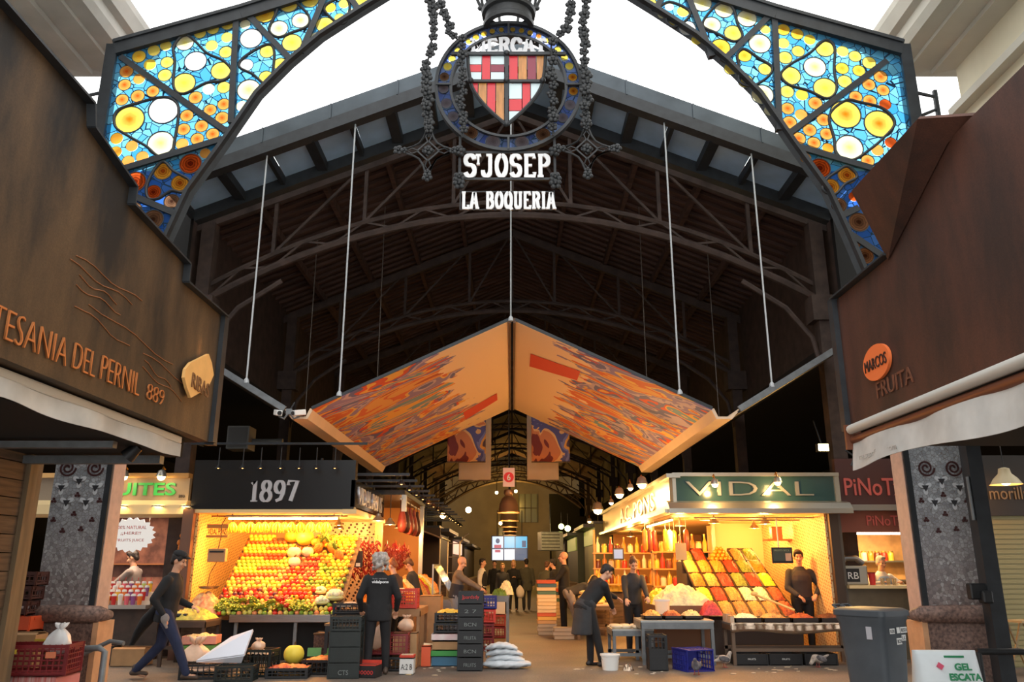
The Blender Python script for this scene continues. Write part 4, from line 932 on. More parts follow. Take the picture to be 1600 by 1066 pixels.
# ================================================================ people
SKIN = mat('skin', (214, 160, 128), .55, noise=.05, nscale=6); SKIN2 = mat('warm_skin', (190, 132, 98), .55, noise=.05, nscale=6)
LIP = mat('lips', (150, 76, 66), .5); EYE = mat('dark_eyes', (30, 24, 22), .3)
HAIRD = mat('dark_hair', (34, 28, 26), .6, noise=.3, nscale=40, bump=.4); HAIRG = mat('grey_hair', (168, 160, 152), .65, noise=.25, nscale=40, bump=.5); HAIRB = mat('brown_hair', (86, 56, 38), .6, noise=.3, nscale=40, bump=.4); HAIRBL = mat('fair_hair', (190, 150, 100), .6, noise=.2, nscale=40, bump=.4)
def cloth(name, c): return mat(name, c, .85, noise=.14, nscale=7, bump=.12)
BLKCL = cloth('black_cloth', (30, 30, 32)); CHAR = cloth('charcoal_cloth', (54, 54, 56)); NAVY = cloth('navy_denim', (36, 44, 72)); GREYCL = cloth('grey_cloth', (140, 132, 128)); OLIVE = cloth('olive_cloth', (78, 76, 60)); BROWNCL = cloth('brown_cloth', (86, 60, 46)); JEANS = cloth('pale_jeans', (120, 128, 140)); WHITECL = cloth('white_cloth', (222, 216, 206)); PLAID = cloth('checked_cloth', (120, 106, 92)); PALEBL = cloth('pale_blue_cloth', (150, 176, 206)); SHOE = mat('dark_shoes', (34, 30, 30), .5); SHOEB = mat('brown_boots', (78, 62, 50), .6)
def two(a, t, l1, l2, hint):
    a, t, hint = V(a), V(t), V(hint); d = t-a; L = min(d.length, (l1+l2)*.999); d = d.normalized(); t = a+d*L
    x = (l1*l1-l2*l2+L*L)/(2*L); h = sqrt(max(l1*l1-x*x, 0)); n = hint-d*hint.dot(d); n = n.normalized() if n.length > 1e-6 else d.orthogonal().normalized()
    return a+d*x+n*h, t
def human(label, loc, yaw, H=1.72, lean=0., feet=((-.1, 0, 0), (.1, 0, 0)), hands=(None, None), hint=((-.6, -.8, -.3), (.6, -.8, -.3)), head=(0., 0.), skin=SKIN, hair=HAIRD, style='short', top=BLKCL, legs=BLKCL, shoes=SHOE, apron=None, vox=.016, build=1.0, face=True, back=None, skirt=False, seat_back=None, group=None, hem=-.06, hipz=None, twist=0., sleeves=True, vest=None, name='person'):
    """One figure, facing its own +Y. feet: ankle ground points (x, y, lift); hands: wrist targets; head: (pitch down, turn)."""
    t = thing(name, label, 'person', loc, yaw, group); s = H/1.75; sl = sin(lean); cl = cos(lean)
    Lleg = .875*s
    hy = -.24*sl*s if seat_back is None else seat_back
    hz = hipz*s if hipz else min(sqrt(max(.1, Lleg**2-((f[1]-hy)**2+(f[0]*.4)**2)))+.085*s+f[2] for f in feet)-.004
    pel = V((0, hy, hz)); up = V((0, sl, cl)); fw = V((0, cl, -sl)); rt = V((1, 0, 0))
    tw = Matrix.Rotation(twist, 3, up); rs = tw @ rt; fs_ = tw @ fw
    def sp(k, f=0): return pel+up*(k*s)+fw*(f*s)
    neck = sp(.50, -.015); hdir = (up*.75+V((0, 0, .25))).normalized()
    hq = Matrix.Rotation(head[1], 3, 'Z') @ Matrix.Rotation(-head[0]-lean*.55, 3, 'X')
    hc = neck+hdir*.155*s+hq @ V((0, .02, .02))*s
    bw = build
    sho = [neck-up*.092*s+rs*(i*.168*s*bw) for i in (-1, 1)]
    hip = [pel+rt*(i*.088*s*bw) for i in (-1, 1)]
    ank = [V((f[0], f[1], .08*s+f[2])) for f in feet]
    knee = []
    for i in range(2):
        k, a = two(hip[i], ank[i], .445*s, .43*s, (0.15*(-1, 1)[i], 1, .15)); knee.append(k); ank[i] = a
    wr = []; elb = []
    for i in range(2):
        tgt = hands[i] if hands[i] is not None else tuple(sho[i]+V(((-1, 1)[i]*.07, .04, -.53))*s)
        e, w_ = two(sho[i], tgt, .285*s, .255*s, hint[i]); elb.append(e); wr.append(w_)
    # body: one surface
    b = MB()
    secs = [(sp(-.09), rt, fw, .15*bw, .105), (sp(.0), rt, fw, .165*bw, .115), (sp(.12, .0), rt, fw, .145*bw, .10), (sp(.26, .01), rs, fs_, .16*bw, .112), (sp(.36, .0), rs, fs_, .17*bw, .105), (sp(.43, -.01), rs, fs_, .12*bw, .08), (sp(.50, -.015), rs, fs_, .055, .055)]
    b.loft([(c, x, y, rx*s, ry*s) for c, x, y, rx, ry in secs], 14)
    for i in range(2):
        b.cap(hip[i], knee[i], .083*s*bw, .056*s, 10); b.cap(knee[i], ank[i], .055*s, .038*s, 10)
        b.cap(sho[i], elb[i], .052*s*bw, .041*s, 10); b.cap(elb[i], wr[i], .042*s, .028*s, 10)
        fd = V((0, 1, 0)); 
        if (ank[i]-knee[i]).y < -.12: fd = V((0, 1, -.2)).normalized()
        b.cap(ank[i]+V((0, -.03, -.03))*s, ank[i]+fd*.13*s+V((0, 0, -.045))*s, .036*s, .03*s, 8)
    b.cap(neck-up*.02*s, hc-hdir*.05*s, .056*s, .052*s, 12)
    def hp(p): return hc+hq @ (V(p)*s)
    def he(m, p, r, n=12, k=8): m.ell(hp(p), [q*s for q in r], n, k, hq)
    he(b, (0, -.012, .03), (.074, .095, .092)); he(b, (0, .028, -.04), (.058, .066, .078)); he(b, (0, .062, -.088), (.028, .028, .026)); he(b, (0, .066, .028), (.05, .03, .02))
    b.cap(hp((0, .09, .01)), hp((0, .112, -.03)), .009*s, .016*s, 8)
    for i in (-1, 1): he(b, (i*.076, -.004, -.008), (.012, .022, .034), 8, 6); he(b, (i*.04, .066, -.03), (.026, .026, .024), 8, 6)
    # hands: palm, four unequal bent fingers, a thumb from the side of the palm
    for i in range(2):
        d = (wr[i]-elb[i]).normalized(); n_ = V((0, 0, -1))-d*V((0, 0, -1)).dot(d)
        if n_.length < .2: n_ = V(((1, -1)[i], 0, 0))-d*d.dot(V(((1, -1)[i], 0, 0)))
        n_ = n_.normalized(); sd = d.cross(n_).normalized()
        if sd.dot(rs*(1, -1)[i]) < 0 and abs(sd.dot(rs)) > .2: sd = -sd
        R3 = Matrix((sd, d, n_)).transposed()
        b.ell(wr[i]+d*.05*s, (.042*s, .055*s, .018*s), 10, 8, R3)
        for k, (o_, l_) in enumerate(((.033, .066), (.011, .078), (-.011, .072), (-.033, .055))):
            r0 = wr[i]+d*.085*s+sd*o_*s; k1 = r0+(d*.85+n_*.35+sd*o_*2)*l_*.55*s; k2 = k1+(d*.45+n_*.85)*l_*.5*s
            b.cap(r0, k1, .0095*s, .0088*s, 6); b.cap(k1, k2, .0088*s, .0075*s, 6)
        r0 = wr[i]+d*.03*s+sd*.035*s; k1 = r0+(sd*.7+d*.6+n_*.3)*.04*s; b.cap(r0, k1, .012*s, .011*s, 6); b.cap(k1, k1+(d*.9+n_*.5)*.032*s, .0105*s, .009*s, 6)
    blob(b, 'body', skin, t, vox*.72, 3)
    # clothes
    q = MB()
    lo = [(sp(hem-.0), rt, fw, .182*bw, .135), (sp(hem+.07), rt, fw, .182*bw, .136), (sp(.14), rt, fw, .172*bw, .128), (sp(.27, .01), rs, fs_, .182*bw, .136), (sp(.36, .0), rs, fs_, .192*bw, .128), (sp(.42, -.01), rs, fs_, .165*bw, .11), (sp(.465, -.012), rs, fs_, .11, .088), (sp(.515, -.015), rs, fs_, .068, .068)]
    q.loft([(c, x, y, rx*s, ry*s) for c, x, y, rx, ry in lo], 16)
    for i in range(2):
        q.cap(sho[i]+up*.0, elb[i], .068*s*bw, .057*s, 10)
        if sleeves: q.cap(elb[i], wr[i]-(wr[i]-elb[i]).normalized()*.02*s, .056*s, .042*s, 10)
    blob(q, 'jacket', top, t, vox, 4)
    q = MB()
    q.loft([(c, rt, fw, rx*s, ry*s) for c, rx, ry in ((sp(-.12), .15*bw, .115), (sp(-.02), .178*bw, .13), (sp(.06), .168*bw, .122), (sp(.10), .16*bw, .115))], 14)
    if skirt:
        q.loft([(pel+V((0, 0, z*s)), rt, V((0, 1, 0)), rx*s, ry*s) for z, rx, ry in ((.0, .18, .13), (-.2, .2, .16), (-.42, .21, .18))], 14)
    for i in range(2):
        if not skirt: q.cap(hip[i], knee[i], .102*s*bw, .074*s, 10); q.cap(knee[i], ank[i]+V((0, 0, .0)), .072*s, .056*s, 10)
        else: q.cap(knee[i], ank[i], .062*s, .046*s, 10)
    blob(q, 'trousers' if not skirt else 'skirt', legs, t, vox, 4)
    for i in range(2):
        q = MB(); a = ank[i]; q.cap(a+V((0, -.045, -.04))*s, a+V((0, .14, -.05))*s, .04*s, .034*s, 8); q.cap(a+V((0, -.01, .03))*s, a+V((0, -.01, -.03))*s, .048*s, .047*s, 8)
        for k in range(len(q.v)): 
            x, y, z = q.v[k]; q.v[k] = (x, y, max(z, a.z-.08*s+.003))
        blob(q, 'shoe', shoes, t, vox*.9, 2)
    if style != 'bald':
        h = MB()
        if style == 'curly':
            rr = random.Random(5)
            he(h, (0, -.03, .03), (.104, .112, .118))
            for k in range(110):
                a = rr.uniform(-2.4, 2.4)-pi/2; z = rr.uniform(-.13, .12); rad = .098+.025*rr.random()-(.02 if z > .09 else 0); he(h, (rad*cos(a), -.02+rad*1.05*sin(a), z), (.024,)*3, 8, 6)
        elif style == 'long':
            he(h, (0, -.02, .045), (.086, .104, .092)); he(h, (0, -.075, -.06), (.085, .05, .13)); 
            for i in (-1, 1): he(h, (i*.072, -.02, -.05), (.022, .045, .1), 8, 6)
        elif style == 'bun':
            he(h, (0, -.022, .04), (.083, .1, .09)); he(h, (0, -.07, .1), (.05, .05, .045)); he(h, (0, -.07, -.02), (.066, .04, .06))
        elif style == 'fringe':
            he(h, (0, -.024, .046), (.083, .1, .09)); he(h, (0, -.07, -.02), (.066, .04, .06)); he(h, (0, .062, .092), (.066, .044, .034)); [he(h, (i*.07, .02, .045), (.016, .04, .05), 8, 6) for i in (-1, 1)]
        else:
            he(h, (0, -.022, .045), (.081, .1, .088)); he(h, (0, -.065, -.01), (.068, .045, .075)); he(h, (0, .05, .1), (.06, .045, .03))
            for i in (-1, 1): he(h, (i*.066, -.005, .02), (.016, .04, .04), 8, 6)
        blob(h, 'hair', hair, t, .012*s, 2)
    if face:
        for i in (-1, 1):
            e = MB(); he(e, (i*.031, .081, .004), (.012, .01, .007), 8, 6); e.build('eye', EYE, t, 180)
            e = MB(); he(e, (i*.033, .087, .027), (.019, .008, .004), 8, 6); e.build('eyebrow', hair if style != 'bald' else HAIRG, t, 180)
        e = MB(); he(e, (0, .094, -.062), (.024, .008, .006), 8, 6); e.build('mouth', LIP, t, 180)
    t_info = dict(s=s, pel=pel, neck=neck, sho=sho, elb=elb, wr=wr, knee=knee, ank=ank, up=up, fw=fw, rt=rt, hp=hp, he=he, sp=sp, hq=hq)
    if apron:
        q = MB(); q.loft([(sp(hem-.0)+V((0, .0, -.36*s)), rt, V((0, 1, 0)), .19*s*bw, .16*s), (sp(-.05, .01), rt, fw, .19*s*bw, .15*s), (sp(.1, .01), rt, fw, .178*s*bw, .138*s)], 16); blob(q, 'apron', apron, t, vox, 4)
    if vest:
        q = MB(); q.loft([(sp(-.02, .005), rt, fw, .178*s*bw, .142*s), (sp(.14, .005), rt, fw, .176*s*bw, .138*s), (sp(.27, .01), rs, fs_, .186*s*bw, .146*s), (sp(.36, .0), rs, fs_, .182*s*bw, .14*s), (sp(.44, -.01), rs, fs_, .13*s*bw, .105*s)], 16); blob(q, 'vest', vest, t, vox, 4)
    return t, t_info
def wristat(loc, yaw, p):
    "a place point in a figure's own frame"
    return Matrix.Rotation(-yaw, 3, 'Z') @ (V(p)-V(loc))
# ================================================================ small-object makers
WARM = (255, 178, 96)
BULB = glow('warm_bulb', (255, 206, 130), 26); TUBE = glow('warm_tube', (255, 214, 140), 14); WTUBE = glow('neutral_tube', (255, 232, 208), 10); DIMB = glow('dim_reflector', (255, 190, 110), 5); YGB = glow('greenish_bulb', (240, 250, 130), 14)
def crate(label, loc, size, m, rz=0., group=None, nx=7, nz=3, cat='crate', name='crate', full=None, tilt=None, solidlow=0.0):
    w_, d_, h_ = size; t = thing(name, label, cat, loc, rz, group)
    if tilt: t.rotation_euler = (tilt[0], tilt[1], rz)
    b = MB(); k = .014
    b.bb((-w_/2, -d_/2, 0), (w_/2, d_/2, .012))
    for s in (-1, 1):
        for z, th in ((h_-.02, .035), (.018, .035)) + tuple((h_*(j+1)/(nz+1), .012) for j in range(nz)):
            b.box((0, s*(d_/2-k/2), z), (w_, k, th)); b.box((s*(w_/2-k/2), 0, z), (k, d_-2*k, th))
        for i in range(nx+1):
            x = -w_/2+.012+(w_-.024)*i/nx; b.box((x, s*(d_/2-k/2), h_/2), (.04 if i in (0, nx) else .012, k*.9, h_))
        ny = max(3, int(nx*d_/w_))
        for i in range(ny+1):
            y = -d_/2+.012+(d_-.024)*i/ny; b.box((s*(w_/2-k/2), y, h_/2), (k*.9, .04 if i in (0, ny) else .012, h_))
        if solidlow: b.box((0, s*(d_/2-k/2), h_*solidlow/2), (w_, k*.8, h_*solidlow)); b.box((s*(w_/2-k/2), 0, h_*solidlow/2), (k*.8, d_, h_*solidlow))
    b.build('crate_body', m, t)
    for s in (-1, 1): MB().box((s*(w_/2+.004), 0, h_*.82), (.012, .12, .03)).build('crate_handle', m, t)
    if full:
        c = MB(); rr = random.Random(int(abs(loc[0])*97+abs(loc[1])*31))
        hv = {}
        c.grid(lambda u, v: V(((u-.5)*(w_-.05), (v-.5)*(d_-.05), h_*full[1]+.02+.05*sin(pi*u)*sin(pi*v)+rr.uniform(-.02, .02))), 12, 10); c.build('crate_contents', full[0], t, 60)['kind'] = 'stuff'
    return t
def carton(label, loc, size, m, rz=0., group=None, flaps=True, name='carton', cat='box', lid=False, text=None, tm=None, stripe=None, full=None):
    w_, d_, h_ = size; t = thing(name, label, cat, loc, rz, group); b = MB(); k = .008
    b.bb((-w_/2, -d_/2, 0), (w_/2, d_/2, .01))
    for s in (-1, 1):
        b.box((0, s*(d_/2-k/2), h_/2), (w_, k, h_)); b.box((s*(w_/2-k/2), 0, h_/2), (k, d_-2*k, h_))
    if lid: b.bb((-w_/2, -d_/2, h_-.012), (w_/2, d_/2, h_))
    b.build('box_body', m, t)
    if flaps and not lid:
        for s in (-1, 1):
            f = MB(); f.add([(-w_/2, s*d_/2, h_), (w_/2, s*d_/2, h_), (w_/2*.96, s*(d_/2+.02)-s*.09, h_+.02), (-w_/2*.96, s*(d_/2+.02)-s*.09, h_+.02)], [(0, 1, 2, 3)]); f.build('box_flap', m, t, solid=.006)
    if stripe: q = MB(); q.bb((-w_/2-.002, -d_/2-.002, h_*.35), (w_/2+.002, d_/2+.002, h_*.6)); q.build('printed_band', stripe, t)
    if text: fit('lettering', text, (-w_*.4, -d_/2-.003, h_*.3), (1, 0, 0), (0, 0, 1), w_*.8, h_*.34, .003, tm, t)
    if full:
        c = MB(); rr = random.Random(int(abs(loc[0])*57+loc[1]*13)); c.grid(lambda u, v: V(((u-.5)*(w_-.03), (v-.5)*(d_-.03), h_*.8+.05*sin(pi*u)*sin(pi*v)+rr.uniform(-.02, .02))), 10, 8); c.build('box_contents', full, t, 60)['kind'] = 'stuff'
    return t
def bag(label, loc, r, m=None, seed=1, rz=0., name='plastic_bag', cat='bag', knot=True, lean=0.):
    "a crumpled tied bag"
    rr = random.Random(seed); b = MB(); ph = [rr.uniform(0, 6) for _ in range(8)]
    n, mm = 22, 14; vs = []; 
    for j in range(mm+1):
        v = j/mm; z = v; rad = (sin(pi*min(1, v*1.02))**.55)*(1-.35*v)+.02
        for k in range(n):
            t = 2*pi*k/n; q = rad*(1+.10*sin(3*t+ph[0]+4*v)+.07*sin(7*t+ph[1]-6*v)+.05*sin(11*t+ph[2]+9*v))
            vs.append((r[0]*q*cos(t)+lean*z*r[2]*.6, r[1]*q*sin(t), r[2]*(z+.03*sin(5*t+ph[3]))))
    fs = [tuple(range(n))[::-1]]+[(j*n+k, j*n+(k+1) % n, (j+1)*n+(k+1) % n, (j+1)*n+k) for j in range(mm) for k in range(n)]
    vs = [(x, y, max(z, 0)) for x, y, z in vs]
    b.add(vs, fs); t = thing(name, label, cat, loc, rz); b.build('bag_body', m or BAGW, t, 180)
    if knot:
        q = MB()
        for i in range(5):
            a = i*1.3; q.tube([(lean*r[2]*.6, 0, r[2]*.93), (lean*r[2]*.6+.3*r[0]*cos(a), .3*r[1]*sin(a), r[2]*1.12), (lean*r[2]*.6+.5*r[0]*cos(a+.3), .5*r[1]*sin(a+.3), r[2]*1.2)], [r[0]*.12, r[0]*.16, r[0]*.03], 6)
        q.build('bag_ears', m or BAGW, t, 180)
    return t
def bell_lamp(label, loc, s=1.0, m=None, on=True, bulb=None, group=None, drop=.35, power=0, name='bell_lamp', col=WARM):
    t = thing(name, label, 'lamp', loc, 0, group)
    b = MB(); b.lathe([(.02*s, .16*s), (.05*s, .15*s), (.06*s, .1*s), (.11*s, .05*s), (.14*s, 0), (.15*s, -.01*s), (.135*s, 0), (.1*s, .045*s), (.05*s, .09*s)], n=20); b.build('lamp_shade', m or BLACKSTEEL, t, 50)
    b = MB(); b.cyl((0, 0, .15*s), (0, 0, .15*s+drop), .008, n=6); b.build('lamp_stem', BLACKSTEEL, t, 40)
    b = MB(); b.ell((0, 0, .03*s), .05*s, 10, 8); b.build('bulb', (bulb or BULB) if on else GREYST, t, 180)
    if power: light('POINT', (0, 0, -.08*s), power, col, .06, t)
    return t
def table(label, x0, x1, y0, y1, h, mtop, mleg, shelf=None, apron=.08, name='market_table', loc=None):
    t = thing(name, label, 'table', ((x0+x1)/2, (y0+y1)/2, 0), 0); a, d = (x1-x0)/2, (y1-y0)/2
    MB().bb((-a, -d, h-.03), (a, d, h)).build('tabletop', mtop, t)
    b = MB()
    for s in (-1, 1): b.bb((-a, s*d-.012*(1 if s > 0 else 0), h-.03-apron), (a, s*d+.012*(1 if s < 0 else 0), h-.03)); b.bb((s*a-.012*(s > 0), -d, h-.03-apron), (s*a+.012*(s < 0), d, h-.03))
    b.build('table_apron', mleg, t)
    for i in (-1, 1):
        for j in (-1, 1): MB().box((i*(a-.035), j*(d-.035), (h-.03)/2), (.05, .05, h-.03)).build('leg', mleg, t)
    if shelf: MB().bb((-a, -d+.03, shelf), (a, -d+.06, shelf+.05)).build('cross_rail', mleg, t); MB().bb((-a, d-.06, shelf), (a, d-.03, shelf+.05)).build('cross_rail', mleg, t)
    return t
def heapmesh(w_, d_, h_, seed, bump=.012, n=14):
    rr = random.Random(seed); b = MB()
    b.grid(lambda u, v: V(((u-.5)*w_, (v-.5)*d_, h_*(sin(pi*min(1, max(0, u)))*sin(pi*min(1, max(0, v))))**.6+(rr.uniform(-bump, bump) if 0 < u < 1 and 0 < v < 1 else 0))), n, n)
    return b
# ---------------------------------------------------------------- produce kinds
def fruitmat(n, c, c2=None): return mat(n, c, .32, noise=.0 if c2 else .12, c2=c2, nscale=9, coat=.2)
STEM = mat('brown_stem', (86, 62, 36), .7); LEAFM = mat('fresh_leaf', (104, 132, 50), .6, noise=.25, nscale=9)
FM = {'yapple': fruitmat('yellow_apple_skin', (236, 208, 70)), 'gapple': fruitmat('green_apple_skin', (176, 200, 70)), 'rapple': fruitmat('red_apple_skin', (206, 40, 34), (226, 110, 50)), 'orange': fruitmat('orange_peel', (240, 140, 34)), 'tomato': fruitmat('tomato_skin', (216, 48, 30)),
      'lemon': fruitmat('lemon_peel', (246, 220, 60)), 'pear': fruitmat('pear_skin', (206, 206, 90), (226, 196, 90)), 'lime': fruitmat('lime_peel', (134, 160, 50)), 'mango': fruitmat('mango_skin', (236, 170, 50), (214, 110, 50)), 'peach': fruitmat('peach_skin', (240, 170, 96), (226, 90, 60)), 'fig': fruitmat('fig_skin', (110, 50, 60))}
def fmesh(k):
    b = MB(); 
    if k in ('lemon', 'mango', 'pear', 'lime'):
        b.lathe([(0, -1.15 if k == 'lemon' else -1), (.3, -.98), (.75, -.66), (1, -.1), (.9, .4), (.55, .85), (.25, 1.1), (0, 1.2)], n=12)
    else: b.lathe([(0, -.8), (.4, -.9), (.85, -.6), (1, -.05), (.92, .45), (.6, .85), (.25, .88), (.02, .7)], n=12)
    b.cur = 1; b.cyl((0, 0, .7), (.08, 0, 1.08), .06, n=5)
    return b.mesh(k, [FM[k], STEM], 60)
FMESH = {k: fmesh(k) for k in FM}
def fruit(k, name, label, loc, r, group, cat='fruit'):
    o = bpy.data.objects.new(name, FMESH[k]); COL.objects.link(o); o.location = loc; o.scale = (r, r, r)
    o.rotation_euler = (RND.uniform(-.5, .5)+(1.2 if k in ('lemon', 'mango', 'lime') else 0), RND.uniform(-.4, .4), RND.uniform(0, 6.3)); return tag(o, label, cat, group)

# ================================================================ the fruit stall under 1897
fs = thing('fruit_stall', 'black-fronted fruit stall with raised silver digits over the fruit slope', 'market stall', (-4.1, 14.0, 0), 0, world=True)
BLKGL = mat('black_gloss_fascia', (16, 15, 15), .35); SILV = mat('silver_letters', (206, 208, 212), .3, metal=.35)
MB().bb((-5.52, 14.0, 2.42), (-2.72, 14.2, 3.26)).build('fascia', BLKGL, fs)
MB().bb((-2.78, 14.0, 2.46), (-2.7, 17.2, 2.92)).build('side_fascia', mat('mirror_black_fascia', (60, 58, 58), .12, metal=.8), fs)
p0 = P(390, 783, 13.98); p1 = P(466, 752, 13.98); h = p1.z-p0.z
m = MB(); k = (p1.x-p0.x)/strokes_width('1897', h, 1, .1); strokes(m, '1897', frame((p0.x, 13.985, p0.z), (1, 0, 0), (0, 0, 1)), h, .03, .19, .07, k, .1*k, serif=.34); m.build('digits', SILV, fs)
fit('lettering', 'VIDAL PONS', (-2.69, 14.25, 2.53), (0, 1, 0), (0, 0, 1), 2.6, .3, .02, SILV, fs)
m = MB(); m.bb((-5.5, 14.0, 2.36), (-2.72, 17.2, 2.42)); m.bb((-2.9, 13.96, 2.34), (-2.66, 17.2, 2.42)); m.build('stall_ceiling', CREAM, fs)
DOTW = node_mat('perforated_cream_panel')
def m_perf(name, c, hole, s):
    m, N, L, b = node_mat(name); tc = N.new('ShaderNodeTexCoord'); mp = N.new('ShaderNodeMapping'); mp.inputs['Rotation'].default_value = (pi/4, pi/4, pi/4); ck = N.new('ShaderNodeTexVoronoi'); ck.inputs['Scale'].default_value = s; ck.inputs['Randomness'].default_value = 0
    L.new(tc.outputs['Object'], mp.inputs['Vector']); L.new(mp.outputs['Vector'], ck.inputs['Vector'])
    lt = N.new('ShaderNodeMath'); lt.operation = 'LESS_THAN'; lt.inputs[1].default_value = .36; L.new(ck.outputs['Distance'], lt.inputs[0])
    mx = N.new('ShaderNodeMix'); mx.data_type = 'RGBA'; mx.inputs['A'].default_value = lin(c); mx.inputs['B'].default_value = lin(hole); L.new(lt.outputs[0], mx.inputs['Factor']); L.new(mx.outputs['Result'], b.inputs['Base Color']); b.inputs['Roughness'].default_value = .5
    return m
PERF = m_perf('perforated_panel', (232, 196, 120), (150, 100, 46), 22); PERFD = m_perf('perforated_back_panel', (226, 200, 160), (60, 34, 30), 14)
MB().bb((-5.46, 14.1, .6), (-5.4, 17.2, 2.4)).build('side_panel', PERF, fs)
MB().bb((-5.46, 17.1, .6), (-2.72, 17.2, 2.4)).build('back_panel', PERFD, fs)
MB().bb((-5.4, 17.02, 1.5), (-4.3, 17.09, 2.36)).build('cream_board', CREAM, fs)
m = MB(); m.bb((-5.62, 13.95, 0), (-5.44, 14.15, 2.42)); m.build('stall_pillar', mat('brown_metal_pillar', (126, 92, 76), .45, metal=.4), fs)
m = MB(); m.bb((-2.84, 17.0, 0), (-2.7, 17.2, 2.42)); m.build('stall_pillar', mat('orange_lit_pillar', (206, 150, 90), .6), fs)
SX0, SX1 = -4.95, -2.82
def slope(u, v, off=0.0):
    n = V((0, -.61, .79)); return V((SX0+(SX1-SX0)*u, 13.86+1.62*v, .70+1.28*v))+n*off
m = MB(); m.add([slope(0, 0), slope(1, 0), slope(1, 1), slope(0, 1)], [(0, 1, 2, 3)]); m.build('display_slope', WOODD, fs, solid=.03)
m = MB(); m.bb((-4.6, 13.74, .60), (-2.82, 13.84, .72)); m.build('front_rail', STEEL, fs, bev=.006)
m = MB(); 
for x in (-4.52, -3.55, -2.86): MB().bb((x, 13.78, 0), (x+.05, 13.83, .62)).build('leg', GREYST, fs)

MB().bb((-4.95, 14.0, 0), (-2.85, 14.05, .62)).build('under_panel', DARK, fs)
tl = thing('tube_lamp', 'long horizontal warm tube lamp under the black fascia above the bananas', 'lamp', (-4.0, 14.3, 2.28), 0)
MB().cyl((-.95, 0, 0), (.95, 0, 0), .018, n=10).build('tube', TUBE, tl, 60); m = MB(); m.bb((-1, -.03, .03), (1, .03, .06)); m.bb((-.9, -.01, .05), (-.88, .01, .09)); m.bb((.88, -.01, .05), (.9, .01, .09)); m.build('lamp_housing', GREYST, tl)
light('AREA', (0, 0, -.03), 95, (255, 176, 84), 1.9, tl, (0, 0, 0), .06)
for k, (x, y, pw) in enumerate(((-4.6, 14.75, 36), (-3.9, 14.9, 46), (-3.15, 14.9, 50), (-3.4, 16.2, 36))):
    bell_lamp(('small warm lamp under the stall ceiling over the neat apple rows', 'small warm lamp under the stall ceiling over the pumpkins', 'small warm lamp under the stall ceiling over the pineapples', 'small warm lamp at the back by the chilli strings')[k], (x, y, 2.2), .6, STEEL, drop=.07, power=pw, col=(255, 176, 88))
for k, px in enumerate((341, 379, 407, 438, 467, 494, 523)):
    p = P(px, 732, 13.8); bell_lamp('small black bell lamp in the row hung before the black fascia', p, .38, BLACKSTEEL, bulb=DIMB, drop=.3, group='bell lamps over the black fascia')
t = thing('lamp_rail', 'dark rail the small bell lamps hang from above the black fascia', 'rail', (-4.1, 13.8, 3.5), 0); MB().bb((-1.45, -.02, 0), (1.6, .02, .04)).build('rail', BLACKSTEEL, t); MB().bb((-1.4, 0, .02), (-1.38, .4, .04)).build('rail_arm', BLACKSTEEL, t)
# fruit on the slope
LB = {'yapple': 'yellow apple in the straight rows on the upper left of the fruit slope', 'rapple': 'red apple in the straight rows on the upper left of the fruit slope', 'gapple': 'green apple in the straight rows on the upper left of the fruit slope', 'pear': 'yellow-green pear heaped beside the straight apple rows', 'orange': 'orange heaped low in the middle of the fruit slope', 'tomato': 'red tomato in the lower half of the fruit slope', 'lemon': 'yellow lemon high on the right of the fruit slope',
      'lime': 'green lime heaped on the right of the fruit slope', 'mango': 'orange-yellow mango high on the right edge of the fruit slope', 'peach': 'peach in the lower left of the fruit slope', 'fig': 'small dark fig among the lower fruit'}
NM = {'yapple': 'apple', 'rapple': 'apple', 'gapple': 'apple', 'pear': 'pear', 'orange': 'orange', 'tomato': 'tomato', 'lemon': 'lemon', 'lime': 'lime', 'mango': 'mango', 'peach': 'peach', 'fig': 'fig'}
rows = ['gapple', 'yapple', 'rapple', 'yapple', 'yapple', 'gapple', 'rapple', 'yapple', 'yapple', 'yapple', 'rapple', 'yapple', 'yapple', 'gapple']
def put(k, u, v, r=.044, j=.0, lab=None, off=1.0):
    p = slope(u+RND.uniform(-j, j), v+RND.uniform(-j, j), r*off+.012); fruit(k, NM[k], lab or LB[k], p, r, 'each '+(lab or LB[k]))
BIGS = [(.40, .96, .15), (.52, .93, .17), (.62, .9, .1), (.47, .74, .13), (.58, .76, .11), (.50, .62, .11), (.70, .93, .09), (.78, .8, .09), (.86, .7, .09), (.66, .80, .10), (.93, .17, .15), (.84, .12, .12), (.80, .25, .1)]
nv = 23
